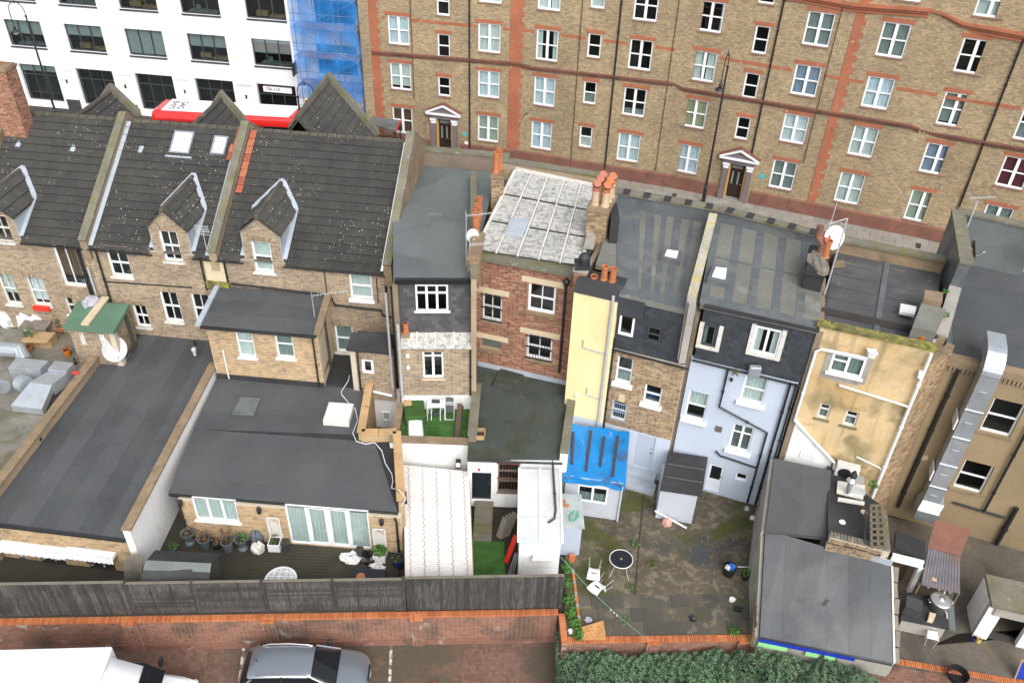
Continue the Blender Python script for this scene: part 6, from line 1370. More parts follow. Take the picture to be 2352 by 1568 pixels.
# green flat roof of its rear extension, white walls below
ZG=4.55;FG=Fc(at((1083,1150),2.0),at((1175,1153),2.0));g0=at((1073,1050),ZG);g1=at((1287,1052),ZG)
gq=[g0,g1,F5.P(e1+.1,ZG+.15,0),F5.P(e0,ZG+.15,0)]
mb=MB();mb.slab(gq,.15);mb.build('extension_roof','felt_green',h5);strips(h5,[gq[0]+V((.05,.05,0)),gq[1]+V((-.1,.05,0)),gq[2]+V((-.1,-.05,0)),gq[3]+V((.05,-.05,0))],4,'felt_green',axis=1)
hp=[at(Q(32,*p),ZG+.28)for p in((2160,420),(2330,470),(2440,330),(2230,270))];mb=MB();mb.slab(hp,.14);mb.build('roof_patch','felt_green',h5)
mb=MB();mb.bar(gq[3]+V((.1,-.03,.1)),gq[2]+V((0,-.03,.1)),.08,.25);mb.build('flashing','lead',h5)
mb=MB();mb.bar(V((g1.x+.12,g1.y-.1,3.3)),V((gq[2].x+.15,gq[2].y-.2,3.3)),.3,3.2);pw=mb.build('boundary_wall','white_render',h5);mb=MB();mb.bar(V((g1.x+.12,g1.y-.1,4.95)),V((gq[2].x+.15,gq[2].y-.2,4.95)),.34,.12);mb.build('coping','stone_moss',pw)
dr_=FG.R(Q(32,1968,1215),Q(32,2140,1500));wr_=FG.R(Q(32,2207,1110),Q(33,68,1410));FGe=FG.uz((1290,1080))[0];dr_=(dr_[0],dr_[1],2.05,dr_[3])
wall(h5,FG,-.15,FGe,GZ,ZG-.12,[dr_,wr_],'white_render',None,name='extension_wall')
mb=MB();mb.fb(FG,dr_[0],dr_[1],dr_[2],dr_[3],-.16,-.1);do=mb.build('back_door','door_black',h5);mb=MB();mb.lathe(FG.P(dr_[1]-.1,3.0,-.1),[(0,0),(.025,0),(.025,.06),(0,.07)],8,FG.n);mb.build('handle','chrome',do)
window(h5,FG,wr_,cols=1,rows=3,recess=.08,bars=7,barm='rust_metal',mat='old_board');gutter(h5,FG.P(-.15,ZG-.1,.12),FG.P(FGe,ZG-.1,.12));mb=MB();mb.fb(FG,dr_[0]+.15,dr_[0]+.42,dr_[3]+.18,dr_[3]+.55,0,.12);al=mb.build('alarm_box','plastic_white',h5);mb=MB();mb.fb(FG,dr_[0]+.24,dr_[0]+.34,dr_[3]+.22,dr_[3]+.36,.12,.125);mb.build('mark','red_plastic',al)
w=at(Q(32,2035,885),ZG+.1);t=thing('wooden_crate','small wooden crate on the green felt roof','crate',w)
for k in range(4):
 a=k*math.pi/2;mb=MB();mb.box(w.x-.22+(.0 if k%2 else 0),w.x+.22,w.y+(-.24 if k==0 else .2 if k==2 else 0)-.0,w.y+(-.2 if k==0 else .24 if k==2 else .04),w.z,w.z+.22)if k%2==0 else mb.box(w.x+(.2 if k==1 else-.24),w.x+(.24 if k==1 else-.2),w.y-.24,w.y+.24,w.z,w.z+.22);mb.build('side','raw_timber',t)
mb=MB();mb.box(w.x-.2,w.x+.2,w.y-.2,w.y+.2,w.z,w.z+.03);mb.build('base','wet_timber',t)
# white outhouse in front with panelled roof
ZO=3.9;oq=[at(Q(43,65,310),ZO),at(Q(43,462,318),ZO),at(Q(33,448,1190),ZO+.35),at(Q(33,75,1180),ZO+.35)]
ot=thing('outhouse','white painted brick outhouse with white panelled lean-to roof','outhouse',(oq[0].x+.7,oq[0].y+1,GZ))
for i in range(2):
 for j in range(2):
  g=lambda s,t:oq[0].lerp(oq[1],s).lerp(oq[3].lerp(oq[2],s),t);mb=MB();t0,t1=(0,.33)if j==0 else(.335,1);mb.slab([g(i/2+.01,t0),g(i/2+.49,t0),g(i/2+.49,t1),g(i/2+.01,t1)],.06);mb.build('roof_panel','roof_white',ot,bevel=.01)
for s in(0,.5,1):mb=MB();mb.bar(oq[0].lerp(oq[1],s)+V((0,0,.03)),oq[3].lerp(oq[2],s)+V((0,0,.03)),.07,.06);mb.build('roof_batten','white_paint',ot)
FOu=Fc(oq[0]+V((.05,.1,0)),oq[1]+V((-.05,.1,0)));wall(ot,FOu,0,FOu.L,GZ,ZO-.1,(),'white_render','white_render',name='wall')
Fs1=Fc(oq[3]+V((.05,0,0)),oq[0]+V((.05,.1,0)));wall(ot,Fs1,0,Fs1.L,GZ,ZO-.08,(),'white_render',None,name='side_wall');Fs2=Fc(oq[1]+V((-.05,.1,0)),oq[2]+V((-.05,0,0)));wall(ot,Fs2,0,Fs2.L,GZ,ZO-.08,(),'white_render',None,name='side_wall')
pts=[at(Q(33,378,1105),4.4),at(Q(33,385,1200),4.35),at(Q(33,408,1560),4.1),at(Q(43,390,95),4.05),at(Q(43,335,130),4.05)];pipe(ot,pts,.045,'anthracite')
mb=MB();mb.slab([at(Q(43,*p),ZO-.75)for p in((185,470),(370,475),(400,395),(215,385))],.06);sf=mb.build('shelf','old_white',ot)
# sunken side passage with steps
sp0,sp1=at(Q(42,1945,300),GZ),at(Q(42,2115,300),GZ)
stp=thing('garden_steps','mossy concrete steps up to the black back door','steps',(sp0.x+.3,sp0.y,GZ))
yb=FG.P(dr_[0],0,0).y;n=5
for k in range(n):mb=MB();y0=sp0.y+(yb-sp0.y)*k/n;mb.box(sp0.x,sp1.x,y0,yb-.02,GZ-.04,GZ+.36*(k+1)/n);mb.build('step','stone_moss',stp,bevel=.015)
mb=MB();mb.slab([at(Q(42,1960,640),GZ+.02),at(Q(42,2240,640),GZ+.02),at(Q(42,2230,300),GZ+.02),at(Q(42,1945,300),GZ+.02)],.04);tag(mb.build('turf_strip','astro'),'strip of artificial turf in the passage below the mossy steps','turf')
a,b=at(Q(42,2245,490),GZ+.1),at(Q(43,45,250),2.9);mb=MB();mb.bar(a,b,.2,.06);tag(mb.build('red_sledge','red_plastic',bevel=.02),'long red plastic board leaning against the white outhouse','board')
for k in range(4):
 a,b=at(Q(42,2180+k*22,265-k*8),GZ+.1),at(Q(42,2240+k*30,90-k*15),2.7);mb=MB();mb.bar(a,b,.28,.04);tag(mb.build('old_board','old_board'),['grey weathered board leaning beside the steps, nearest the steps','second weathered board leaning beside the steps','third weathered board of the stack leaning beside the steps','last weathered board leaning against the white outhouse wall'][k],'board')
a,b=at(Q(42,2260,610),GZ+.05),at(Q(43,40,420),2.6)
for k in range(3):mb=MB();mb.tube([a+V((k*.09,0,0)),b+V((k*.06,.1,0))],.02,6);tag(mb.build('metal_pole','galv'),['thin metal pole leaning on the outhouse, leftmost of three','thin metal pole leaning on the outhouse, middle of three','thin metal pole leaning on the outhouse, rightmost of three'][k],'pole')
# ------------------------------------------------------------------ right terrace: cream tower house, blue-grey house, ochre house, brown block
F6=Fc(at((1450,1085),GZ),at((1520,1105),GZ));F7=Fc(at((1622,1128),GZ),at((1740,1160),GZ))
def U(F,p):return F.uz(p)[0]
h6=thing('terraced_house','house with tall cream tower, brown brick wall and grey felt roof','house',F6.P(0,GZ,-3))
t0,t1,b1=U(F6,(1309,800)),U(F6,(1407,800)),U(F6,(1562,900));z6,z6t=8.07,10.55
w6=[F6.R(Q(33,975,157),Q(33,1085,420)),F6.R(Q(33,1225,412),Q(33,1352,612)),F6.R(Q(33,925,557),Q(33,1037,760))]
dr=F6.R(Q(33,1152,862),Q(33,1278,1148));dr=(dr[0],dr[1],2.15,dr[3])
wall(h6,F6,t1,b1,4.12,z6,w6,'mortar_tan','brick_brown');wall(h6,F6,t0,b1,GZ-.05,4.12,[dr],'blue_render',None,name='base_wall')
for k,r in enumerate(w6):
 window(h6,F6,r,cols=1,rows=2,recess=.08,sill='upvc' if k<2 else 'stone_brown',so=.14,sh=.17 if k<2 else .1,sw=.1,bars=7 if k==2 else 0,barm='galv',curt='curtain_grey' if k==0 else None,ch=(0,.4))
 arch(h6,F6,r,'brick_brown')
mb=MB();mb.fb(F6,dr[0],dr[1],dr[2],dr[3],-.12,-.05);do=mb.build('back_door','door_grey',h6);mb=MB();mb.lathe(F6.P(dr[1]-.12,3.1,-.05),[(0,0),(.03,0),(.03,.05),(0,.06)],8,F6.n);mb.lathe(F6.P(dr[1]-.12,3.35,-.05),[(0,0),(.02,0),(.02,.03),(0,.04)],8,F6.n);mb.build('knob','black_metal',do)
st=thing('door_steps','grey painted concrete steps below the grey back door','steps',F6.P((dr[0]+dr[1])/2,GZ,.5))
for k,(o,z)in enumerate(((.45,2.12),(1.0,1.92))):mb=MB();mb.fb(F6,dr[0]-.3-k*.15,dr[1]+.3+k*.12,GZ-.04,z,.01+(.0 if k==0 else .45),o);mb.build('step','lead',st,bevel=.02)
mb=MB();mb.fb(F6,F6.uz(Q(33,985,510))[0],F6.uz(Q(33,1040,510))[0],F6.uz(Q(33,1010,560))[1],F6.uz(Q(33,1010,510))[1],0,.1);mb.build('vent_cover','cream_lintel',h6)
mb=MB();mb.fb(F6,t0,t1,4.2,10.35,-1.6,.12);tw=mb.build('cream_tower','cream_render',h6);mb=MB();mb.fb(F6,t0,t1,GZ,4.2,-1.6,.12);mb.build('tower_base','blue_render',h6)
mb=MB();mb.prism([F6.P(t0-.03,10.35,.16),F6.P(t0-.03,10.35,-1.3),F6.P(t0-.03,10.75,-1.0),F6.P(t0-.03,10.72,-.5)],F6.d*(t1-t0+.06));cp_=mb.build('tower_cap','felt_black',h6)
for p in(Q(23,845,960),Q(23,925,960)):u=U(F6.off(-.6),p);pot(cp_,F6.P(u,10.68,-.62),.62,.14)
u=U(F6.off(-.6),Q(23,758,940));mb=MB();mb.lathe(F6.P(u,10.68,-.6),[(.15,0),(.15,.12),(.12,.12),(.12,.02),(0,.02)],12);mb.build('pot_stub','terracotta_pot',cp_)
pu=U(F6.off(.2),Q(33,850,300));pipe(h6,[F6.P(pu,10.6,.2),F6.P(pu,4.1,.2)],.06,'grey_plastic',name='soil_pipe')
for a,b in((Q(33,655,80),Q(33,850,140)),(Q(33,690,510),Q(33,805,550))):
 (ua,za),(ub,zb)=F6.off(.17).uz(a),F6.off(.17).uz(b);pipe(h6,[F6.P(ua,za+.35,.17),F6.P(ua,za,.17),F6.P(pu,zb,.17)],.03,'grey_plastic',joints=False)
u,z=F6.off(.12).uz(Q(33,600,508));mb=MB();mb.lathe(F6.P(u,z,.12),[(.07,0),(.07,.1),(.03,.14),(0,.14)],10,F6.n);mb.build('wall_vent','plastic_white',h6)
pipe(h6,[F6.P(t1+.05,8.6,.08),F6.P(t1+.05,3.9,.08)],.04)
# slate mansard
MF=F6.off(-.05);sw=[MF.R(Q(23,1003,1247),Q(23,1110,1488)),MF.R(Q(23,1255,1390),Q(23,1352,1545))]
mb=MB();wall_cells(mb,MF,t1+.02,b1,z6,z6t,sw,-.2,0);mb.build('mansard_wall','slate_paint',h6)
tiled(h6,MF.P(t1+.02,z6+.02,.005),F6.d,V((0,0,1)),b1-t1-.04,z6t-z6-.06,kind='slate_paint',name='slate',trim=lambda u,v:not any(s[0]-.14<u+t1<s[1]+.14 and s[2]-.2<v+z6<s[3]for s in sw))
window(h6,MF,sw[0],cols=1,rows=1,recess=-.07,fr=.08);window(h6,MF,sw[1],cols=1,rows=2,recess=-.05,fr=.05,mat='anthracite',sill='anthracite')
mb=MB();mb.fb(MF,t1+.02,b1,z6,z6t,-1.2,-1.15);mb.build('dark_backing','room_shade',h6)  # added sheet behind the mansard windows, darkened in place of room shade
mb=MB();mb.fb(MF,sw[0][0]-.35,sw[0][1]+.3,z6t-.8,z6t-.02,.01,.14);dmr=mb.build('dormer_hood','slate_paint',h6);gutter(h6,F6.P(t1,z6+.02,.1),F6.P(b1+.15,z6-.02,.1),r=.06)
Z6=10.6;q6=[at((1398,666),Z6),at((1592,698),Z6),at((1641,494),Z6),at((1420,448),Z6)];q6[0]=F6.P(t0+.5,Z6,-1.2);q6[1]=F6.P(b1,Z6,.02)
q6=[F6.P(t1,Z6,.03),F6.P(b1+.05,Z6,.03),q6[2],q6[3],F6.P(t0+.3,Z6,-1.7),F6.P(t1,Z6,-1.7)]
mb=MB();mb.slab(q6,.2);mb.build('roof','felt_olive',h6)
A,B,C,D=q6[0],q6[1],q6[2],q6[3]
for k in range(7):
 s=(k+.4)/7;a,b=A.lerp(B,s),D.lerp(C,s);w=.18+.2*((k*37%5)/5)
 mb=MB();mb.bar(a+V((0,.05,.008)),b+V((0,-.3,.008)),w,.014);mb.build('felt_strip','felt_blue',h6)
for t in(.05,.93):mb=MB();mb.bar(A.lerp(D,t)+V((.1,0,.014)),B.lerp(C,t)+V((-.1,0,.014)),.55,.016);mb.build('felt_strip','felt_blue',h6)
mb=MB();mb.bar(A.lerp(D,.05)+V((.25,0,.018)),A.lerp(D,.95)+V((.3,0,.018)),.7,.014);mb.build('felt_strip','felt_blue',h6)
def skylight(h,quad,z,up=.22,m='felt_blue'):
 q=[at(Q(*p),z)for p in quad];mb=MB();mb.slab([p+V((0,0,up))for p in q],up);s=mb.build('skylight',m,h);c=sum(q,V())/4;mb=MB();mb.slab([c+(p-c)*.62+V((0,0,up+.06))for p in q],.06);mb.build('dome','skylight_white',s)
skylight(h6,((23,1352,812),(23,1528,850),(23,1552,758),(23,1388,732)),Z6)
for uu in(t0,b1+.05):mb=MB();mb.fb(F6,uu-.1,uu+.1,GZ,Z6-.15,-7,-1.7 if uu==t0 else-.25);mb.build('side_wall','mortar_dark',h6)
# street parapet shared in line, each house its own length
PS=[at((1416,438),11.3),at((1653,479),11.3),at((1892,540),11.3),at((2172,596),11.3)]
h7=thing('terraced_house','pale blue-grey rendered house with black slate top floor','house',F7.P(0,GZ,-3));h8=thing('terraced_house','ochre rendered house with mossy parapet and white plastic drain pipes','house',F7.P(4,GZ,-3))
for h,a,b in((h6,PS[0],PS[1]),(h7,PS[1],PS[2]),(h8,PS[2],PS[3])):
 d=(b-a).normalized();mb=MB();mb.bar(a+d*.01-V((0,0,4.8)),b-d*.01-V((0,0,4.8)),.3,9.5);pw=mb.build('front_wall','felt_blue' if h is not h8 else 'stone_brown',h);mb=MB();mb.bar(a+d*.01,b-d*.01,.46,.12);mb.build('coping','stone_moss',pw)
 if h is not h8:
  for k in range(5):c=a.lerp(b,(k+.5)/5)+V((0,-.05,.07));mb=MB();mb.bar(c-d*.15,c+d*.15,.48,.02);mb.build('coping_joint','felt_black',pw)
# yellow lichened party wall
pp=[at((1638,494),11.25),at((1589,684),11.15),F7.P(U(F7,(1572,800))-.05,8.35,.1)]
for k,(a,b)in enumerate(zip(pp,pp[1:])):
 mb=MB();mb.bar(a-V((0,0,.62)),b-V((0,0,.62)),.24,1.2)if k==0 else mb.bar(a-V((0,.18,.1)),b-V((0,.15,0)),.26,.3);pw=mb.build('party_wall','concrete',h7);mb=MB();mb.bar(a+V((0,0,.03)),b+V((0,-.1*k,.06)),.34,.12);mb.build('coping','stone_yellow' if k==0 else 'concrete',pw)
# blue-grey house
z7,z7t,Z7=8.4,10.85,10.9;c0,c1=U(F7,(1553,1000)),U(F7,(1768,1080))+.1
w7=[F7.R(Q(33,1625,470),Q(33,1752,757)),F7.R(Q(33,2138,328),Q(33,2282,606)),F7.R(Q(33,2030,774),Q(33,2155,1040)),F7.R(Q(33,2052,1218),Q(33,2140,1308))];dr=F7.R(Q(33,1812,1130),Q(33,1892,1392));dr=(dr[0],dr[1],GZ+.12,dr[3])
c1=max(c1,w7[1][1]+.5)
wall(h7,F7,c0,c1,GZ-.05,z7,w7+[dr],'blue_render',None)
for k,r in enumerate(w7):window(h7,F7,r,cols=2 if k==2 else 1,rows=1 if k==3 else 2,split=[.7]if k==2 else None,recess=.08,sill='white_paint' if k<3 else None,so=.13,sh=.15,sw=.12,curt='net_curtain' if k<2 else('curtain_grey' if k==2 else None),ch=(.45,1)if k==0 else(0,1))
lw=w7[2];mb=MB()
for k in range(-6,12):
 for sg in(1,-1):
  pts=[(lw[0]+k*.14+sg*t*.9,lw[2]+t*1.2)for t in np.linspace(0,1,40)];pts=[p for p in pts if lw[0]+.06<p[0]<lw[1]-.06 and lw[2]+.08<p[1]<lw[3]-.08]
  if len(pts)>1:mb.bar(F7.P(*pts[0],-.1),F7.P(*pts[-1],-.1),.012,.012)
mb.build('leading','anthracite',h7,kind='stuff')
mb=MB();mb.fb(F7,dr[0],dr[1],dr[2],dr[3],-.12,-.06);do=mb.build('back_door','door_white',h7);mb=MB();mb.fb(F7,dr[0]+.1,dr[1]-.1,dr[3]-.85,dr[3]-.15,-.058,-.05);mb.build('pane','dark_glass',do);mb=MB();mb.lathe(F7.P(dr[1]-.09,2.7,-.06),[(0,0),(.025,0),(.025,.06),(0,.07)],8,F7.n);mb.build('handle','black_metal',do)
u,z=F7.uz(Q(33,1890,820));mb=MB();mb.fb(F7,u-.13,u+.13,z-.14,z+.14,0,.04);mb.build('air_brick','pallet_wood',h7)
m7=F7.off(-.05);s7=[m7.R(Q(23,1762,1372),Q(33,1858,78)),m7.R((1738,747),(1782,818))]
mb=MB();wall_cells(mb,m7,c0+.1,c1+.15,z7,z7t,s7,-.2,0);mb.build('mansard_wall','slate_paint',h7)
tiled(h7,m7.P(c0+.1,z7+.02,.005),F7.d,V((0,0,1)),c1-c0+.05,z7t-z7-.04,kind='slate_paint',name='slate',trim=lambda u,v:not any(s[0]-.2<u+c0+.1<s[1]+.2 and s[2]-.25<v+z7<s[3]+.08 for s in s7))
for k,s in enumerate(s7):
 mb=MB()
 for x0,x1,y0,y1 in((s[0]-.16,s[0],s[2]-.14,s[3]+.05),(s[1],s[1]+.16,s[2]-.14,s[3]+.05),(s[0],s[1],s[2]-.14,s[2])):mb.fb(m7,x0,x1,y0,y1,0,.09)
 w=window(h7,m7,s,cols=1 if k==0 else 2,rows=1,recess=-.03,fr=.07,mat='anthracite' if k==0 else 'upvc',curt='curtain_grey' if k==0 else 'net_curtain',ch=('sides',.3));mb.build('window_surround','old_white',w)
mb=MB();mb.fb(m7,c0+.1,c1+.1,z7,z7t,-1.2,-1.15);mb.build('dark_backing','room_shade',h7)  # added dark sheet, interior darkness painted on behind both windows
mb=MB();mb.fb(F7,c0+.1,c1+.15,z7t,z7t+.12,-.2,.12);mb.build('fascia','felt_black',h7);gutter(h7,F7.P(c0+.05,z7+.02,.1),F7.P(c1+.1,z7-.02,.1),r=.06)
q7=[F7.P(c0-.06,Z7+.05,.05),F7.P(c1+.15,Z7+.05,.05),at((1893,549),Z7+.05),at((1641,493),Z7+.05)];mb=MB();mb.slab(q7,.2);mb.build('roof','felt_olive',h7);A,B,C,D=q7
for k in range(5):s=(k+.15)/5;mb=MB();mb.bar(A.lerp(B,s)+V((0,.05,.008)),D.lerp(C,s)+V((0,-.2,.008)),.3,.014);mb.build('felt_strip','felt_blue',h7)
for t in(.04,.5,.95):mb=MB();mb.bar(A.lerp(D,t)+V((.1,0,.014)),B.lerp(C,t)+V((-.1,0,.014)),.5 if t!=.5 else .12,.016);mb.build('felt_strip','felt_blue',h7)
skylight(h7,((23,1775,1012),(23,1968,1055),(23,1990,905),(23,1832,882)),Z7+.05)
mb=MB();mb.bar(q7[1]+V((.05,0,-4.4)),q7[2]+V((.05,0,-4.4)),.22,8.6);mb.build('side_wall','mortar_dark',h7)
def f7(p,o=.1):u,z=F7.uz(p);return F7.P(u,z,o)
a=[F7.uz(Q(33,*p))for p in((1970,262),(1908,610),(2312,836),(2172,1478))];ux=(a[0][0]+a[1][0])/2;uy=(a[2][0]+a[3][0])/2
pipe(h7,[F7.P(ux,a[0][1],.1),F7.P(ux,a[1][1],.1),F7.P(uy,a[2][1],.1),F7.P(uy,GZ+.1,.1)],.045);pipe(h7,[f7(Q(33,1868,1010)),f7(Q(33,1910,1052)),f7(Q(33,2235,1160))],.04)
uu=U(F7,Q(34,110,780));pipe(h7,[F7.P(uu,z7,.1),F7.P(uu,GZ+.1,.1)],.05);pipe(h7,[F7.P(uu+.22,z7,.1),F7.P(uu+.22,3,.1)],.045)
p=f7(Q(33,2225,255),.25);mb=MB();mb.box(p.x-.22,p.x+.22,p.y-.1,p.y+.12,p.z-.25,p.z+.2);mb.build('wrapped_hopper','galv',h7,bevel=.04)
p=f7(Q(33,2040,300),.1);mb=MB();leaves(mb,p+V((0,-.05,.1)),.14,.1,.2,60,.05);tag(mb.build('wall_weed','leaf_olive'),'clump of weed growing from the blue-grey wall below the gutter','weed');
p=f7(Q(33,2010,355),.08);mb=MB();mb.lathe(p,[(.06,0),(.06,.08),(.04,.14),(0,.14)],10,F7.n);mb.build('camera','black_plastic',h7)
# ochre house
F8=F7;e0,e1,z8=c1+.12,U(F8,Q(34,1330,600)),11.05
w8=[F8.R(Q(34,614,120),Q(34,856,360)),F8.R(Q(34,494,587),Q(34,553,738)),F8.R(Q(34,732,650),Q(34,803,808))]
wall(h8,F8,e0,e1,1.7,z8,w8,'yellow_render',None,t=.3)
window(h8,F8,w8[0],cols=2,rows=1,recess=-.02,fr=.08,curt='curtain_grey',ch=(0,1),sill='upvc',so=.12);r=w8[0];x=MB();x.fb(F8,r[0]+.08,(r[0]+r[1])/2,r[2]+(r[3]-r[2])*.62,r[2]+(r[3]-r[2])*.68,-.03,.03);x.build('transom_bar','upvc',h8)
mb=MB()
for x0,x1,y0,y1 in((r[0]-.2,r[0],r[2]-.3,r[3]+.12),(r[1],r[1]+.2,r[2]-.25,r[3]+.05),(r[0],r[1],r[2]-.36,r[2]-.075)):mb.fb(F8,x0,x1,y0,y1,0,.012)
mb.build('mortar_patch','concrete',h8,kind='stuff')
for r in w8[1:]:window(h8,F8,r,cols=1,rows=2,split=[.66],recess=.06,mat='old_white',fr=.07,curt='curtain_grey',ch=(0,.6),sill='stone_moss')
mb=MB();mb.fb(F8,e0-.1,e1+.05,z8,z8+.12,-.3,.06);mb.build('parapet_coping','moss_yellow',h8)
lowz=F8.uz(Q(34,280,740))[1];uw=U(F8,Q(34,600,1100));mb=MB();mb.prism([F8.P(e0,1.8,.012),F8.P(uw,1.8,.012),F8.P(uw,F8.uz(Q(34,610,1120))[1],.012),F8.P(e0+.25,lowz,.012),F8.P(e0,lowz+.05,.012)],F8.n*.012);mb.build('white_patch','white_render',h8)
r=F8.R(Q(34,318,1012),Q(34,432,1105));window(h8,F8,r,cols=4,rows=4,fr=.04,mid=.02,bar=.02,recess=-.06,mat='plastic_white')
f8=lambda p,o=.12:F8.P(*F8.uz(p),o)
ul=U(F8,Q(34,360,400));zt_=F8.uz(Q(34,480,75))[1]
pipe(h8,[f8(Q(34,930,160)),f8(Q(34,890,155)),F8.P(ul+.15,zt_,.12),F8.P(ul,zt_-.15,.12),F8.P(ul,lowz+.05,.12),f8(Q(34,622,1110)),f8(Q(34,612,1185),.14)],.055,'plastic_white');
ur=e1-.1;pipe(h8,[f8(Q(34,665,405)),F8.P(ur,F8.uz(Q(34,1310,605))[1],.12)],.045,'plastic_white');pipe(h8,[F8.P(ur,z8-.05,.14),F8.P(ur,2.6,.14)],.06,'plastic_white',name='soil_pipe');pipe(h8,[f8(Q(34,820,1060),.08),f8(Q(34,1030,1160),.08),F8.P(ur,F8.uz(Q(34,1070,1195))[1],.1)],.03,'plastic_white')
p=f8(Q(34,955,110),.16);mb=MB();mb.hexa([p+V(v)for v in((-.1,-.08,-.14),(.1,-.14,-.14),(.1,.06,-.14),(-.1,.1,-.14),(-.17,-.14,.14),(.15,-.2,.14),(.15,.08,.14),(-.17,.12,.14))]);mb.build('hopper','plastic_white',h8)
u,z=F8.uz(Q(34,1395,295));mb=MB();mb.tube([F8.P(u,z+.12,.1),F8.P(u+.02,z-.16,.22)],.07,10);cm=mb.build('cctv_camera','plastic_white',h8);mb=MB();mb.tube([F8.P(u+.02,z-.16,.22),F8.P(u+.025,z-.19,.235)],.06,10);mb.build('lens','dark_glass',cm)
u,z=F8.uz(Q(34,735,1160));ac=thing('air_conditioner','outdoor air conditioning unit on the ochre wall','air conditioner',F8.P(u,z-.4,.3));mb=MB();mb.fb(F8,u-.42,u+.42,z-.32,z+.32,.08,.42);mb.build('casing','old_white',ac,bevel=.02);mb=MB();mb.lathe(F8.P(u-.08,z-.02,.421),[(0,0),(.24,0),(.25,.012),(.23,.014),(.05,.006),(.05,.012),(0,.012)],20,F8.n);mb.build('fan_grille','black_plastic',ac);mb=MB();mb.fb(F8,u-.36,u-.32,z-.45,z-.32,0,.45);mb.build('bracket','galv',ac);mb=MB();mb.fb(F8,u+.32,u+.36,z-.45,z-.32,0,.45);mb.build('bracket','galv',ac)
C9=V((15.75,24.35,0));Fsd=Fc(F8.P(e1,0,0),C9);wall(h8,Fsd,.02,Fsd.L,1.7,z8-.6,(),'stone_brown','brick_brown',name='side_wall')
Z8=10.7;q8=[F8.P(e0+.05,Z8,-.28),F8.P(e1,Z8,-.28),at((2165,592),Z8),at((1925,545),Z8)];mb=MB();mb.slab(q8,.2);mb.build('roof','felt_batten',h8);A,B,C,D=q8
for j in range(8):t=(j+.5)/8;mb=MB();mb.bar(A.lerp(D,t)+V((.1,0,.02)),B.lerp(C,t)+V((-.1,0,.02)),.05,.05);mb.build('roof_batten','felt_batten',h8)
for j in range(8):
 for s0,s1 in((.02,.48),(.52,.98)):
  t0_,t1_=(j-.47)/8 if j else 0.0,(j+.47)/8;g=lambda s,t:A.lerp(B,s).lerp(D.lerp(C,s),max(t,.01));mb=MB();mb.slab([g(s0,t0_)+V((0,0,.012)),g(s1,t0_)+V((0,0,.012)),g(s1,t1_)+V((0,0,.03)),g(s0,t1_)+V((0,0,.03))],.012);mb.build('felt_strip','felt_batten',h8)
mb=MB();mb.bar(A.lerp(B,.5)+V((0,0,.04)),D.lerp(C,.5)+V((0,0,.04)),.2,.06);mb.build('centre_batten','felt_blue',h8)
# stack between the two roofs with flues, dish and mast
cs5,c5,dv,nv=stack(h7,Q(24,470,790),10.3,11.75,.7,2.0,'felt_black','felt_black',-.35,'felt_black')
mb=MB();mb.tube([c5+nv*.2+V((0,0,0)),c5+nv*.2+V((.02,0,.55)),c5+nv*.35+V((-.18,.1,.75)),c5+nv*.35+V((-.2,.1,1.2))],.13,12);mb.build('flue_pipe','rust_metal',cs5);pot(cs5,c5+nv*.15+V((.22,0,0)),.75,.16);pot(cs5,c5+nv*.7+V((.1,0,0)),.65,.16)
mb=MB();blob(mb,c5-nv*.3+V((0,0,-.1)),.38,.75,.3,12,.2,8);mb.build('flaunching','old_board',cs5)
dish(cs5,at(Q(24,610,590),12.3),.42,V((.15,-.8,.3)),'dish_white',mast=c5+nv*.9+V((.3,0,0)))
m0=at(Q(24,530,1110),10.9);m1=at_y(Q(24,735,400),m0.y+.15);mb=MB();mb.tube([m0,V((m0.x,m0.y,m1.z))],.03,8);ms_=mb.build('aerial_mast','alum',h8);mb=MB();tp=V((m0.x,m0.y,m1.z));mb.tube([tp,tp+V((-.55,.1,-.3))],.022,6);mb.tube([tp+V((-.5,.1,-.9)),tp+V((-.48,.1,.55))],.016,6);mb.build('aerial_arm','alum',ms_)
mb=MB();mb.slab([at(Q(24,*p),Z8+.1)for p in((615,862),(722,858),(705,798),(635,800))],.03);tag(mb.build('loose_slab','stone_brown'),'loose brown slab on the batten roof near the mast','slab')
# roof hatch, white panel and tubs on the ochre house roof
rh=thing('roof_hatch','grey-green felt covered roof hatch on the ochre house','roof hatch',at(Q(24,1480,1330),Z8));hq=[at(Q(24,*p),Z8+z)for p,z in(((1330,1400),.75),((1545,1455),.75),((1640,1240),.95),((1410,1190),.95))];mb=MB();mb.slab(hq,.7);mb.build('hatch_box','felt_olive',rh);mb=MB();mb.slab([at(Q(24,*p),Z8+.8)for p in((1430,1150),(1600,1180),(1610,1090),(1445,1065))],.75);mb.build('head_box','stone_brown',rh)
mb=MB();mb.slab([at(Q(24,*p),Z8+.3)for p in((1212,1262),(1350,1290),(1370,1215),(1222,1188))],.14);tag(mb.build('plastic_board','plastic_white',bevel=.02),'white plastic panel lying by the roof hatch','panel')
for lab,p,m,r in(('orange paint tub on the mossy roof edge',(24,1390,1545),'orange_plastic',.17),('grey paint tub with black rim on the mossy roof edge',(24,1482,1548),'grey_plastic',.18)):
 w=at(Q(*p),Z8+.1);t=thing('paint_tub',lab,'tub',w);mb=MB();mb.lathe(w,[(0,0),(r*.85,0),(r,.34),(r*.9,.34),(r*.8,.12),(0,.12)],16);mb.build('tub',m,t);mb=MB();mb.lathe(w+V((0,0,.3)),[(r*.99,0),(r*1.06,.01),(r*1.06,.05),(r*.93,.05)],16);mb.build('rim','black_plastic' if m=='grey_plastic' else 'orange_plastic',t)
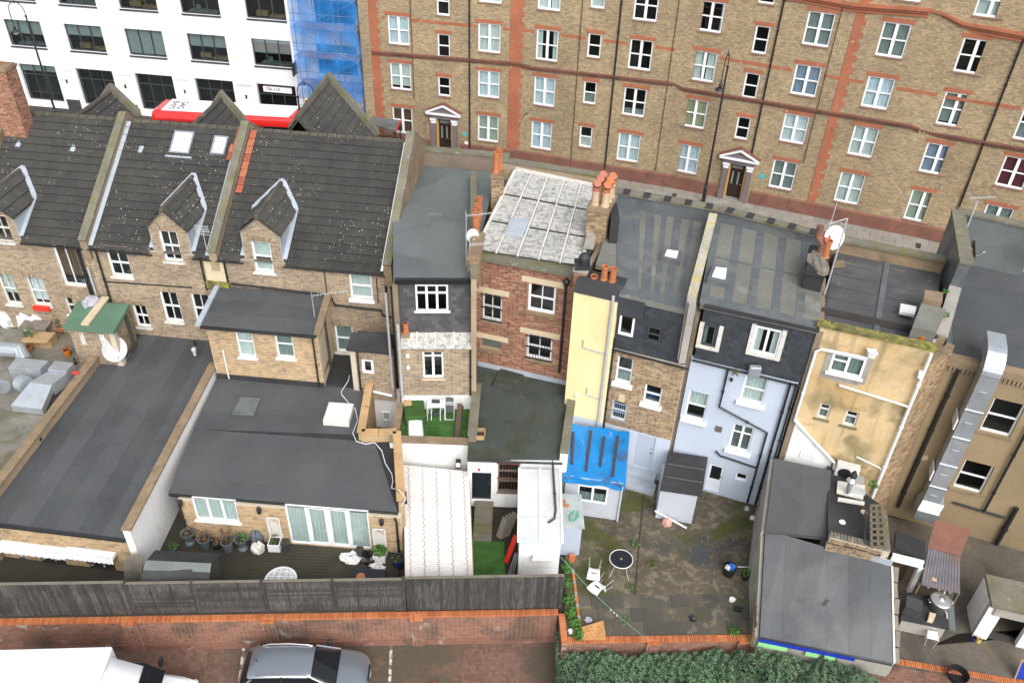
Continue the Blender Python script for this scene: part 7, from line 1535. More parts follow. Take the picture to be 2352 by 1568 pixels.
for k,(q_,lab)in enumerate((((24,1630,1080),'small green weed in the gap beside the dark parapet, upper one'),((24,1640,1290),'small green weed beside the roof hatch, lower one'))):w=at(Q(*q_),Z8+.7);mb=MB();leaves(mb,w,.14,.12,.1,45,.05);tag(mb.build('weed','leaf_weed'),lab,'weed','weeds on the ochre house roof')
# ------------------------------------------------------------------ brown rendered block at the right edge
F9=Fc(C9,C9+V((math.cos(math.radians(-19.8)),math.sin(math.radians(-19.8)),0)));z9=9.6;Z9=9.75
h9=thing('brown_block','brown rendered block with dark felt roof and tall galvanised duct at the right edge','building',F9.P(4,GZ,-2))
w9=[F9.R(Q(34,2078,540),Q(34,2212,903)),F9.R(Q(34,1814,1100),Q(34,1948,1418))]
wall(h9,F9,0,9,1.6,z9,w9,'brown_render',None,t=.3)
for r in w9:window(h9,F9,r,cols=1,rows=2,recess=.12,fr=.06,sill='stone_brown',sw=.12,so=.08)
mb=MB();mb.fb(F9,-.1,9,z9,z9+.3,-.35,.08);mb.build('parapet_course','stone_brown',h9);db=[]
for k in range(60):u=.1+k*.14;db.append([tuple(F9.P(u+dx,z9-.22+dz,o))for dz in(0,.22)for dx,o in((0,.07),(.09,.07),(.09,-.01),(0,-.01))])
np_mesh('dentils',db,'stone_brown',h9,five=False)
pA,pB=at(Q(24,1700,1090),10.9),at(Q(24,1715,420),11.9);q9=[F9.P(-.1,Z9,-.3),F9.P(9,Z9,-.3),F9.P(9,Z9,-9),V((pB.x+.3,pB.y,Z9)),V((pA.x+.2,pA.y,Z9))];mb=MB();mb.slab(q9,.2);mb.build('roof','felt_blue',h9);strips(h9,[q9[0]+V((.3,.1,0)),q9[1],q9[2],q9[3]+V((.3,0,0))],4,'felt_dark')
mb=MB();mb.bar(V((pA.x,pA.y,10.9)),V((pB.x,pB.y,10.9)),.4,2.6);pw=mb.build('party_parapet','felt_blue',h9);mb=MB();mb.bar(V((pA.x,pA.y-.1,12.24)),V((pB.x,pB.y,12.24)),.5,.1);mb.build('coping','stone_moss',pw)
f_=V((F8.P(e1,0,0).x+.5,F8.P(e1,0,0).y+.8,10.3));mb=MB();mb.bar(f_,V((pA.x,pA.y,10.3)),.35,1.6);pw=mb.build('party_wall','stone_brown',h9);mb=MB();mb.bar(f_+V((0,0,.83)),V((pA.x,pA.y,11.13)),.42,.08);mb.build('coping','concrete',pw)
a,b=at(Q(24,1735,350),11.9),at(Q(24,2500,520),11.9);mb=MB();mb.bar(a-V((0,0,1.1)),b-V((0,0,1.1)),.3,2.2);pw=mb.build('street_parapet','felt_grey',h9);mb=MB();mb.bar(a+V((0,0,.04)),b+V((0,0,.04)),.42,.1);mb.build('coping','stone_moss',pw);mb=MB();mb.bar(a-V((0,0,6.2)),b-V((0,0,6.2)),.28,8);mb.build('front_wall','brick_mansion',h9)
m0=at(Q(24,1810,540),11.2);mb=MB();mb.tube([m0,m0+V((.05,.1,1.4))],.03,8);am=mb.build('aerial_mast','alum',h9);yagi(am,m0+V((-.3,.1,1.5)),m0+V((.75,.15,1.55)),10,.3)
dk=at(Q(24,1885,700),10.5);dish(h9,dk,.36,V((.75,-.25,.25)),'rust_metal',mast=V((dk.x-.2,dk.y+.3,Z9)))
# galvanised duct
Fd=F9.off(.45);du=U(Fd,Q(34,1850,700));dw=.31;zs_=[z9+.35,8.35,7.0,5.6,4.4,3.3]
for k,(za,zb)in enumerate(zip(zs_,zs_[1:])):
 mb=MB();mb.fb(F9,du-dw,du+dw,zb+.02,za-.02,.15,.72);ds_=mb.build('duct_section','galv',h9);mb=MB();mb.fb(F9,du-dw-.035,du+dw+.035,zb-.02,zb+.025,.12,.76);mb.build('flange','steel_bright',ds_);mb=MB();mb.fb(F9,du-.14,du+.12,(za+zb)/2-.12,(za+zb)/2+.12,.72,.735);mb.build('access_panel','galv',ds_)
 if k in(1,3):mb=MB();mb.fb(F9,du-dw-.09,du-dw-.04,(za+zb)/2-.35,(za+zb)/2+.15,0,.7);mb.build('bracket','plastic_white',ds_)
mb=MB();n=7;cz=z9+.35;vs=[]
for i in range(n+1):
 t=i/n*math.pi/2;
 for o,rr in((0,.72),(0,.15)):pass
 ro,ri=.85,.25;oc=-.13
 for rr in(ri,ro):
  for s in(-dw,dw):vs.append(F9.P(du+s,cz+rr*math.sin(t),oc+rr*math.cos(t)))
mb.add(vs,sum([[(4*i,4*i+1,4*i+5,4*i+4),(4*i+2,4*i+6,4*i+7,4*i+3),(4*i,4*i+4,4*i+6,4*i+2),(4*i+1,4*i+3,4*i+7,4*i+5)]for i in range(n)],[])+[(4*n,4*n+1,4*n+3,4*n+2)]);mb.fb(F9,du-dw,du+dw,cz+.25,cz+.85,-.9,-.13);mb.build('duct_elbow','galv',h9)
ho=[at(Q(44,*p),3.3)for p in((1275,250),(1420,290),(1490,190),(1320,170))];mb=MB();mb.fb(F9,du-.42,du+.42,2.75,3.25,.1,1.0);mb.prism([F9.P(du-.42,3.25,.1),F9.P(du-.42,3.25,1.0),F9.P(du-.3,3.6,.72),F9.P(du-.3,3.6,.15)],F9.d*.78);mb.build('duct_hood','galv',h9,bevel=.01)
for a,b,r in((Q(34,1800,160),Q(34,1198,1530),.07),(Q(34,2380,800),Q(34,1990,1568),.05),(Q(44,2240,0),Q(44,1860,690),.085)):
 (ua,za),(ub,zb)=F9.off(.12).uz(a),F9.off(.12).uz(b);um=(ua+ub)/2;pipe(h9,[F9.P(um,min(za,z9-.05),.12),F9.P(um,max(zb,1.8),.12)],r)
f9=lambda p,o=.1:F9.P(*F9.off(o).uz(p),o)
pipe(h9,[f9(Q(34,1700,1490)),f9(Q(44,2140,90))],.05);pipe(h9,[f9(Q(44,1740,530)),f9(Q(44,1900,545))],.03,joints=False)
u,z=F9.uz(Q(34,1440,1080));mb=MB();mb.lathe(F9.P(u,z,0),[(.13,0),(.12,.06),(0,.08)],14,F9.n);mb.build('alarm_dome','cream_pot',h9);mb=MB();mb.tube([F9.P(U(F9,Q(34,1620,500)),8,.03),F9.P(U(F9,Q(34,1620,500)),3,.03)],.014,5);mb.build('cable','black_plastic',h9)
# ------------------------------------------------------------------ low roofs and clutter at the right
def slabq(name,pts,z,t,mat,par,bevel=0):
 mb=MB();mb.slab([at(Q(*p)if len(p)==3 else p,z if not isinstance(z,(list,tuple))else z[i])for i,p in enumerate(pts)],t);return mb.build(name,mat,par,bevel=bevel)
xr=thing('flat_extension','long single storey extension with patched grey felt roof right of the yard','extension',at((1880,1350),GZ))
Lq=[at((1745,1461),2.5),at((2052,1523),2.5),at((2047,1300),4.4),at((1758,1215),4.4)];Uq=[at((1758,1219),4.5),at((1899,1234),4.5),at((1909,1080),4.95),at((1779,1052),4.95)]
mb=MB();mb.slab([p-V((0,0,.09))for p in Lq],.1);mb.build('roof','felt_black',xr);strips(xr,[Lq[0],Lq[1],Lq[2],Lq[3]],6,'felt_dark',axis=1);mb=MB();mb.slab(Uq,.15);mb.build('upper_roof','felt_dark',xr);strips(xr,Uq,2,'felt_dark',axis=1)
for a,b in((Lq[0],Lq[1]),(Lq[1],Lq[2]),(Lq[3],Lq[0]),(Uq[3],Uq[0]),(Uq[1],Uq[2])):mb=MB();w0,w1=V((0,.1,-.16)),V((0,.1,0));mb.hexa([V((a.x-.1,a.y+.1,GZ)),V((a.x+.1,a.y+.1,GZ)),V((b.x+.1,b.y+.1,GZ)),V((b.x-.1,b.y+.1,GZ)),a+w0+V((-.1,0,0)),a+w0+V((.1,0,0)),b+w0+V((.1,0,0)),b+w0+V((-.1,0,0))])if abs(a.y-b.y)>1.5 else mb.bar(V((a.x,a.y+.1,(GZ+a.z)/2-.08)),V((b.x,b.y+.1,(GZ+b.z)/2-.08)),.2,a.z-GZ-.16);mb.build('wall','concrete',xr)
d=(Lq[1]-Lq[0]).normalized();off=V((d.y,-d.x,0))*.07
mb=MB();mb.bar(Lq[0]+off-V((0,0,.12)),Lq[0].lerp(Lq[1],.72)+off-V((0,0,.12)),.03,.16);mb.build('fascia','paint_blue',xr)
for s0,s1 in((0,.22),(.36,.46),(.5,.58)):mb=MB();mb.bar(Lq[0].lerp(Lq[1],s0)+off*1.4-V((0,0,.3)),Lq[0].lerp(Lq[1],s1)+off*1.4-V((0,0,.3)),.03,.2);mb.build('green_board','paint_green',xr)
for k in range(6):a=Lq[1].lerp(Lq[2],k/6)+V((.12,0,.03));b=Lq[1].lerp(Lq[2],(k+.92)/6)+V((.1+.08*(k%2),0,.03));mb=MB();mb.bar(a,b,.16,.04);mb.build('edge_board','old_board',xr)
mb=MB();mb.bar(Lq[1]+V((.02,0,.03)),Lq[2]+V((.02,0,.03)),.06,.05);mb.build('edge_flashing','old_white',xr)
mb=MB();mb.bar(Lq[3].lerp(Lq[2],.52)+V((0,.02,.12)),Lq[2]+V((0,.02,.12)),.06,.25);mb.build('upstand','lead',xr)
# brick pen with junk
bp_=thing('brick_pen','low mossy brick enclosure with junk below the ochre wall','enclosure',at((1960,1230),GZ));za=5.05
pa,pb,pc=at(Q(44,570,262),za),at(Q(44,1110,395),za),at(Q(44,1075,20),za);FB=Fc(pa,pb);wall(bp_,FB,0,FB.L,GZ,za,(),'mortar_tan','brick_brown');FBs=Fc(pb,pc)
wall(bp_,FBs,0,FBs.L,GZ,za,(),'mortar_tan','brick_brown',name='side_wall');me=slab_mesh('coping_brick','stone_moss',.1,.24,.07,.008);ms=[]
for F_ in(FB,FBs):
 for k in range(int(F_.L/.115)):ms.append(frame_m(F_.P(k*.115,za,.0),F_.d,-F_.n,V((0,0,1))))
scatter(bp_,'coping_brick',me,ms)
mb=MB();mb.slab([V((pa.x,pa.y,4.82)),V((pb.x,pb.y,4.82)),V((pc.x,pc.y+.5,4.82)),V((Uq[2].x,Uq[2].y+.4,4.82))],.1);mb.build('pen_floor','felt_black',bp_)
for k,(lab,q_,m)in enumerate((('old white table top leaning in the brick pen',((34,640,1400),(34,880,1460),(34,900,1330),(34,650,1290)),'old_white'),('pale green panel lying in the brick pen',((34,770,1400),(34,900,1420),(34,900,1370),(34,775,1340)),'tin_sheet'),('long white board across the brick pen',((34,650,1470),(34,890,1510),(34,895,1480),(34,655,1440)),'old_white'),('grey metal tray below the air conditioner',((34,760,1290),(34,890,1310),(34,890,1250),(34,765,1230)),'galv'))):
 o=slabq('scrap_panel',q_,4.95+k*.05,.05,m,None);tag(o,lab,'panel')
w=at(Q(34,730,1410),4.9);fl=thing('flue_cowl','silver chimney flue cowl standing in the brick pen','flue',V((w.x,w.y,4.83)));mb=MB();mb.lathe((w.x,w.y,4.83),[(.1,0),(.1,.7),(.18,.72),(.18,.78),(.05,.95),(0,.95)],12);mb.build('pipe','steel_bright',fl);mb=MB();mb.lathe((w.x,w.y,5.79),[(.12,0),(.14,.1),(.05,.3),(0,.3)],10);mb.build('cap','black_metal',fl)
pal=thing('pallet','wooden pallet leaning on the side wall of the brick pen','pallet',at(Q(44,990,350),4.83));a0,a1=at(Q(44,940,350),5.2),at(Q(44,935,-20),5.75);b0,b1=at(Q(44,1065,350),5.2),at(Q(44,1030,-20),5.75)
for s in(0,.5,1):mb=MB();mb.bar(a0.lerp(b0,s),a1.lerp(b1,s),.09,.07);mb.build('stringer','pallet_wood',pal)
for k in range(8):t=k/7;mb=MB();mb.bar(a0.lerp(a1,t)+V((-.05,-.04,.06)),b0.lerp(b1,t)+V((.05,-.04,.06)),.1,.025);mb.build('slat','pallet_wood',pal)
pts=[at(Q(44,890,30),5.1),at(Q(44,880,300),5.15),at(Q(44,910,330),5.12)];mb=MB();mb.tube(pts,.04,8);tag(mb.build('plastic_pipe','anthracite'),'dark grey plastic pipe propped in the brick pen','pipe')
pts=[at(Q(44,1035,345),5.15),at(Q(44,965,485),4.25)];mb=MB();mb.tube(pts,.06,10);tag(mb.build('white_pipe','plastic_white'),'short white pipe draining onto the felt roof','pipe')
for lab,p,m in(('white plate lying in the brick pen',(44,680,130),'plastic_white'),('yellowish plate at the top of the brick pen',(44,872,40),'cream_pot')):w=at(Q(*p),4.84);mb=MB();mb.lathe(w,[(0,0),(.07,0),(.12,.02),(.12,.03),(.07,.012),(0,.012)],14);tag(mb.build('plate',m),lab,'plate')
w=at(Q(34,960,1345),4.84);mb=MB();leaves(mb,w+V((0,0,.15)),.2,.2,.15,70,.06);tag(mb.build('weed','leaf_weed'),'green weed growing in the brick pen beside the pallet','weed')
# kitchen alley
kt=thing('kitchen_lean_to','white framed kitchen lean-to doorway with flat black roof in the alley','lean-to',at(Q(44,1270,600),GZ))
slabq('roof',((44,1155,345),(44,1425,440),(44,1425,300),(44,1160,200)),3.6,.15,'felt_black',kt);q4=[at(Q(44,*p),3.4)for p in((1130,420),(1410,490))];mb=MB();mb.bar(q4[0]-V((0,0,.1)),q4[1]-V((0,0,.1)),.1,.35);mb.build('lintel','white_paint',kt)
mb=MB();p=q4[1];mb.box(p.x-.12,p.x+.06,p.y-.06,p.y+.08,GZ,3.15);mb.build('door_post','white_paint',kt);mb=MB();p2=q4[0];mb.box(p2.x+.05,p.x-.12,p.y+.5,p.y+.54,GZ,3.2);mb.build('interior','wet_timber',kt)
rs=[at(Q(44,*p),z)for p,z in(((1445,350),3.35),((1740,430),3.35),((1835,190),3.75),((1515,105),3.75))];mb=MB();mb.slab(rs,.03);tag(mb.build('rusty_sheet','rust_metal'),'rusty red metal sheet roof in the alley','metal sheet')
cv=[at(Q(44,*p),z)for p,z in(((1385,690),3.05),((1735,770),3.05),((1735,425),3.3),((1450,355),3.3))];cn=thing('canopy','clear corrugated plastic canopy on timber battens in the alley','canopy',(cv[0].x,cv[0].y,GZ));mb=MB();n=48;vs=[]
for i in range(n+1):s=i/n;z=.02*(1 if i%4 in(1,2)else 0);vs+=[cv[0].lerp(cv[1],s)+V((0,0,z)),cv[3].lerp(cv[2],s)+V((0,0,z))]
mb.add(vs,[(2*i,2*i+2,2*i+3,2*i+1)for i in range(n)]);mb.build('corrugated_sheet','clear_corrugated',cn)
for s in(.2,.48,.76):mb=MB();mb.bar(cv[0].lerp(cv[1],s)-V((0,0,.05)),cv[3].lerp(cv[2],s)-V((0,0,.05)),.06,.06);mb.build('batten','raw_timber',cn)
for p in(cv[0],cv[1]):mb=MB();mb.box(p.x-.04,p.x+.04,p.y+.05,p.y+.13,GZ,p.z-.05);mb.build('post','pallet_wood',cn)
w=at(Q(44,1500,640),3.12);mb=MB();blob(mb,w,.1,.09,.04,10,.3,5);tag(mb.build('paper_scrap','cream_pot'),'crumpled yellow paper on the clear canopy','paper')
ct=thing('kitchen_bench','dark stone bench in the alley holding the big cooking pot','bench',at(Q(44,1450,1000),GZ));bq=[at(Q(44,*p),2.5)for p in((1205,985),(1640,1075),(1625,790),(1290,770))];mb=MB();mb.slab(bq,.12);mb.build('bench_top','felt_black',ct);cc=sum(bq,V())/4;mb=MB();mb.slab([V((cc.x+(p.x-cc.x)*.9,cc.y+(p.y-cc.y)*.9,2.38))for p in bq],.7);mb.build('bench_base','concrete',ct)
w=at(Q(44,1532,890),2.5);t=thing('cooking_pot','large steel cooking pot with domed lid on the alley bench','pot',w);R_=.36;mb=MB();mb.lathe(w,[(0,0),(R_*.93,0),(R_*.96,.42),(R_*1.04,.44),(R_*.9,.44)],28);mb.build('body','steel_bright',t,smooth=True);mb=MB();mb.lathe(w+V((0,0,.44)),[(R_*1.0,0),(R_*1.0,.015),(R_*.88,.03),(R_*.5,.07),(.04,.09),(.04,.12),(0,.12)],28);mb.build('lid','steel_bright',t,smooth=True)
for s in(-1,1):c=w+V((s*R_*1.0,0,.36));mb=MB();mb.tube([c+V((0,-.08,0)),c+V((s*.07,-.06,.02)),c+V((s*.07,.06,.02)),c+V((0,.08,0))],.012,6);mb.build('handle','steel_bright',t)
slab_=slabq('loudspeaker',((44,1250,870),(44,1395,925),(44,1405,830),(44,1255,775)),3.0,.5,'anthracite',None,.02);tag(slab_,'black box with printed side on the alley bench','box')
w=at(Q(44,1300,945),2.5);mb=MB();[mb.tube([w+V((RN.uniform(-.25,.2),RN.uniform(-.1,.1),.03)),w+V((RN.uniform(-.2,.3),RN.uniform(-.1,.1),.08))],.015,5)for _ in range(12)];tag(mb.build('green_cable','bright_green'),'tangle of bright green cable on the alley bench','cable')
slabq_=slabq('carton',((44,1450,995),(44,1500,1005),(44,1525,945),(44,1465,930)),2.68,.18,'cream_lintel',None,.01);tag(slabq_,'cream carton at the front of the alley bench','carton')
pp=[at(Q(44,1595,745),3.0),at(Q(44,1625,1030),2.4),at(Q(44,1630,1075),2.25),at(Q(44,1490,1080),2.2)];mb=MB();mb.tube(pp,.03,8);tag(mb.build('waste_pipe','grey_plastic'),'grey waste pipe along the right side of the alley bench','pipe');mb=MB();mb.bar(at(Q(44,1640,760),2.5),at(Q(44,1665,1100),2.2),.22,.1);tag(mb.build('felt_gutter','felt_grey'),'long grey gutter plank right of the bench','plank')
w=at(Q(44,1490,1210),GZ);t=thing('stool','white seated folding stool on the alley ground','stool',w);sq=[at(Q(44,*p),GZ+.5)for p in((1440,1160),(1548,1185),(1535,1105),(1445,1090))];mb=MB();mb.slab(sq,.04);mb.build('seat','plastic_white',t,bevel=.015)
for k,p in enumerate(sq):mb=MB();mb.tube([p-V((0,0,.04)),V((p.x+(.08 if k in(0,3)else-.08),p.y,GZ))],.014,6);mb.build('leg','grey_plastic',t)
slabq('base_slab',((44,1160,1340),(44,1420,1260),(44,1700,1130),(44,1230,1040)),GZ+.03,.05,'alley',ct)
for k,(p,m,lab)in enumerate((((44,1855,1185),'pot_blue','small blue tin beside the white outbuilding'),((44,1895,1195),'gold_light','small yellow tin beside the white outbuilding'))):w=at(Q(*p),GZ+.01);mb=MB();mb.lathe(w,[(0,0),(.085,0),(.085,.18),(.075,.18),(.075,.04),(0,.04)],12);tag(mb.build('tin',m),lab,'tin','tins by the outbuilding')
w=at(Q(44,1700,1520),GZ+.02);mb=MB();mb.lathe(w,[(0,0),(.27,0),(.34,.28),(.36,.28),(.3,.02),(0,.02)],20);tag(mb.build('round_tub','black_plastic'),'black round tub behind the orange coping at the far right','tub')
wo2=thing('white_outbuilding','white outbuilding with open black doorway at the right edge','outbuilding',at(Q(44,2100,1150),GZ));FX=Fc(at(Q(44,1840,1150),GZ),at(Q(44,2309,1260),GZ));zz=FX.uz(Q(44,2050,880))[1]
dv_=FX.R(Q(44,2100,970),Q(44,2240,1225));dv_=(dv_[0],dv_[1],GZ,dv_[3]);wall(wo2,FX,0,FX.L+2,GZ,zz,[dv_],'white_render',None,t=.2);mb=MB();mb.fb(FX,dv_[0]-.3,dv_[1]+.6,dv_[3]+.05,dv_[3]+.5,0,.08);mb.build('lintel','concrete',wo2)
mb=MB();mb.fb(FX,0,FX.L+2,zz,zz+.12,-1.3,.1);mb.build('roof','stone_moss',wo2);sdw=Fc(FX.P(0,0,-1.3),FX.P(0,0,0));wall(wo2,sdw,0,sdw.L-.01,GZ,zz-.02,(),'white_render',None,name='side_wall',t=.15)
slabq('inner_floor',((44,1990,1160),(44,2309,1240),(44,2309,1180),(44,2020,1100)),GZ+.03,.02,'room_shade',wo2)
w=at(Q(44,2290,1530),GZ);ab=thing('a_board','folding menu board at the bottom right edge','sign',w);mb=MB();mb.bar(w+V((0,0,.0)),w+V((.02,.18,.75)),.5,.03);mb.build('board','paint_blue',ab);mb=MB();mb.bar(w+V((-.26,0,0)),w+V((-.24,.18,.8)),.04,.05);mb.bar(w+V((.26,0,0)),w+V((.28,.18,.8)),.04,.05);mb.bar(w+V((-.26,.185,.78)),w+V((.28,.185,.78)),.04,.05);mb.build('frame','raw_timber',ab,kind='stuff')
# ------------------------------------------------------------------ yard: sheds, furniture, rubbish, weeds
ts=thing('tarp_shed','grey shed with bright blue tarpaulin held down by four timbers','shed',at((1365,1200),GZ));zt_=3.85
tq=[at(Q(33,*p),zt_+(.25 if i>1 else 0))for i,p in enumerate(((470,1262),(1040,1338),(1078,845),(540,775)))];A,B,C,D=tq
def tp_(s,t):
 p=A.lerp(B,s).lerp(D.lerp(C,s),t);return p+V((0,0,.035*math.sin(s*11+t*5)*math.sin(t*9+2)+.02*math.sin(s*29+t*13)))
sheet(tp_,26,26).build('tarpaulin','blue_tarp',ts,smooth=True)
sheet(lambda s,t:A.lerp(B,s)+V((0,-.03-.03*math.sin(s*17),.0))-V((0,0,t*(.2+.05*math.sin(s*9))))+V((0,0,.035*math.sin(s*11)*math.sin(2))),26,4).build('tarpaulin_edge','blue_tarp',ts,smooth=True);sheet(lambda s,t:B.lerp(C,s)+V((.02,0,-t*.16)),14,3).build('tarpaulin_edge','blue_tarp',ts,smooth=True)
for a,b in((((33,555,1140)),(33,568,850)),((33,683,1200),(33,728,838)),((33,812,1160),(33,850,895)),((33,925,1250),(33,975,885))):
 fa_,fb2=Q(*a),Q(*b);mb=MB();mb.bar(at(fa_,zt_+.12),at(fb2,zt_+.3),.09,.07);mb.build('timber','wet_timber',ts)
FT=Fc(V((A.x+.08,A.y+.12,0)),V((B.x-.08,B.y+.12,0)));wt=FT.R(Q(33,615,1322),Q(33,868,1500));wall(ts,FT,0,FT.L,GZ,zt_-.05,[wt],'shed_grey',None,t=.08);window(ts,FT,wt,cols=2,rows=1,recess=-.03,fr=.06,depth=.05,curt='curtain_grey',ch=(0,.5))
for k in range(14):z=GZ+.08+k*.15;mb=MB();[mb.fb(FT,x,y,z,z+.142,0,.014)for x,y in sub((.0,FT.L),[(wt[0]-.01,wt[1]+.01)]if wt[2]<z+.1 and z<wt[3]else[])];mb.build('cladding_board','shed_grey',ts)
for P1,P2 in((B,C),(D,A)):mb=MB();mb.bar(V((P1.x+(-.1 if P1 is B else .1),P1.y,(GZ+zt_)/2)),V((P2.x+(-.1 if P1 is B else .1),P2.y,(GZ+zt_)/2)),.06,zt_-GZ-.1);mb.build('side_wall','shed_grey' if P1 is B else 'anthracite',ts)
ls=thing('store_cupboard','small grey cupboard with corrugated roof beside the tarp shed','cupboard',at((1310,1290),GZ));zc_=3.3;cq=[at(Q(43,450,185),zc_),at(Q(43,662,190),zc_),at(Q(33,640,1415),zc_+.12),at(Q(33,440,1410),zc_+.12)];mb=MB();n=40;vs=[]
for i in range(n+1):s=i/n;z=.022*(1 if i%4 in(1,2)else 0);vs+=[cq[0].lerp(cq[1],s)+V((0,0,z)),cq[3].lerp(cq[2],s)+V((0,0,z))]
mb.add(vs,[(2*i,2*i+2,2*i+3,2*i+1)for i in range(n)]);mb.build('corrugated_roof','tin_sheet',ls);FL=Fc(V((cq[0].x+.03,cq[0].y+.06,0)),V((cq[1].x-.1,cq[1].y+.06,0)));mb=MB();mb.fb(FL,0,FL.L,GZ,zc_-.02,-.8,0);mb.build('body','door_grey',ls)
w=at(Q(43,565,80),zc_+.1);mb=MB();a=0;pts=[]
for i in range(90):t=i*.45;r=.16+.05*math.sin(i*.9);pts.append(w+V((math.cos(t)*r+.02*math.sin(i),math.sin(t)*r*1.3+.05*math.sin(i*.31),.02+.05*(i%11)/11)))
mb.tube(pts,.012,5);tag(mb.build('garden_hose','hose_green'),'coil of pale green garden hose on the corrugated cupboard roof','hose')
for k,(p,lab)in enumerate((((33,470,1480),'loose orange brick on the corrugated roof, upper one'),((33,500,1520),'loose orange brick on the corrugated roof, lower one'))):w=at(Q(*p),zc_+.16);mb=MB();mb.box(w.x-.11,w.x+.11,w.y-.05,w.y+.05,w.z,w.z+.065);tag(mb.build('loose_brick','coping_orange'),lab,'brick')
ss=thing('garden_shed','small pale grey shed with black felt roof against the blue-grey house','shed',at((1565,1150),GZ));zs2=3.5;sq=[at(Q(33,*p),zs2+(.2 if i>1 else 0))for i,p in enumerate(((1355,1372),(1735,1428),(1793,1078),(1432,1022)))];mb=MB();mb.slab(sq,.06);mb.build('roof','felt_black',ss)
for t in(.33,.66):mb=MB();mb.bar(sq[0].lerp(sq[3],t)+V((.1,0,.01)),sq[1].lerp(sq[2],t)+V((-.05,0,.01)),.02,.01);mb.build('felt_lap','old_board',ss)
FSS=Fc(V((sq[0].x+.06,sq[0].y+.12,0)),V((sq[1].x-.12,sq[1].y+.12,0)))
mb=MB();mb.fb(FSS,0,FSS.L,GZ,zs2-.06,-1.4,-.012);mb.build('body','shed_grey',ss)
for k in range(13):mb=MB();z=GZ+.03+k*.132;mb.fb(FSS,0,FSS.L,z,z+.125,-.012,.006);mb.build('cladding_board','shed_grey',ss)
# furniture
w=at((1427,1283),GZ+.72);t=thing('glass_table','round black glass garden table with white rim in the yard','table',(w.x,w.y,GZ));R_=.44;mb=MB();mb.lathe(w,[(0,-.006),(R_-.01,-.006),(R_-.01,.004),(.03,.004),(.03,-.004)],40);mb.build('table_top','glass_table',t);mb=MB();pts=[w+V((math.cos(a)*R_,math.sin(a)*R_,0))for a in[2*math.pi*i/40 for i in range(41)]];mb.tube(pts,.016,6);mb.build('rim','plastic_white',t);mb=MB();mb.lathe(w,[(.04,.004),(.04,.012),(.022,.012),(.022,.004)],14);mb.build('parasol_hole','cream_pot',t)
for k in range(4):a=k*math.pi/2+.65;mb=MB();mb.tube([w+V((math.cos(a)*.3,math.sin(a)*.3,-.02)),w+V((math.cos(a)*.33,math.sin(a)*.33,-.3)),V((w.x+math.cos(a)*.52,w.y+math.sin(a)*.52,GZ))],.014,6);mb.build('leg','grey_plastic',t)
def shell_chair(label,pc,rot):
 w=at(pc,GZ);t=thing('plastic_chair',label,'chair',w,'pale plastic chairs tipped over in the yard');Rz=Matrix.Rotation(rot,4,'Z')
 def L(x,y,z):return w+(Rz@V((x,y,z)))
 def f(s,q):
  x=(s-.5)*(.50-.1*q);return L(x,-.34+q*.56,.38+.06*math.sin(q*3.1)+.05*(2*s-1)**2)
 mb=sheet(f,8,8);keep=[];
 for i,fc in enumerate(mb.f):
  ii,jj=i%8,i//8
  if not(2<=ii<=5 and jj==4):keep.append(fc)
 mb.f=keep;o=mb.build('backrest','shed_grey' if 0 else 'dish_white',t,smooth=True);sm=o.modifiers.new('solid','SOLIDIFY');sm.thickness=.012
 mb=sheet(lambda s,q:L((s-.5)*(.42+.04*q),.22+.06*math.sin(q*1.5),.38-q*.36),6,6);o=mb.build('seat','dish_white',t,smooth=True);sm=o.modifiers.new('solid','SOLIDIFY');sm.thickness=.012
 for sx in(-.2,.2):
  for zz in(.3,.04):mb=MB();mb.tube([L(sx*.8,.24,zz),L(sx*1.2,.68,zz+(.1 if zz>.2 else-.02))],.011,6);mb.build('leg','grey_plastic',t)
shell_chair('pale plastic chair tipped over, the one nearer the glass table',(1362,1330),-.15);shell_chair('pale plastic chair tipped over, the one nearer the garden wall',(1370,1362),-.75)
w=at(Q(43,1945,590),GZ);t=thing('black_bucket','large black bucket filled with a blue bag near the right fence','bucket',w);mb=MB();mb.lathe(w,[(0,0),(.2,0),(.25,.42),(.27,.42),(.27,.45),(.23,.45),(.2,.1),(0,.1)],22);mb.build('bucket','black_plastic',t)
mb=MB();blob(mb,w+V((.06,0,.3)),.17,.16,.22,12,.25,12);tag(mb.build('blue_bag','bag_blue'),'blue plastic bag inside the large black bucket','bag');mb=MB();blob(mb,w+V((-.09,-.04,.3)),.1,.12,.2,10,.25,13);tag(mb.build('white_bag','bag_white'),'white plastic bag inside the large black bucket','bag');mb=MB();mb.tube([w+V((.15,0,.44)),w+V((.75,.05,.4))],.016,6);tag(mb.build('white_stick','plastic_white'),'white stick lying across the black bucket rim','stick')
potplant('black plant pot with green weeds next to the bucket',Q(43,2095,630),GZ,.17,.26,'black_plastic','leaf_weed',.3,60)
w=at(Q(43,1395,150),GZ);mb=MB();blob(mb,w,.2,.2,.3,12,.15,14);tag(mb.build('pink_cushion','cloth_pink'),'pink cushion in front of the small pale shed','cushion')
mb=MB();mb.bar(at(Q(43,1290,25),GZ+.45),at(Q(43,1575,180),GZ+.12),.07,.04);tag(mb.build('white_plank','plastic_white'),'white plastic strip leaning over the pink cushion','strip')
w=at(Q(43,1630,1000),GZ);mb=MB();blob(mb,w,.13,.12,.17,10,.12,15);tag(mb.build('black_bag','bag_black'),'small tied black bag on the yard slabs','bag')
mb=MB();mb.slab([at(Q(43,*p),GZ+.12)for p in((2000,910),(2070,920),(2080,885),(2005,872))],.1);tag(mb.build('black_tray','black_plastic'),'black rectangular tray near the right fence','tray')
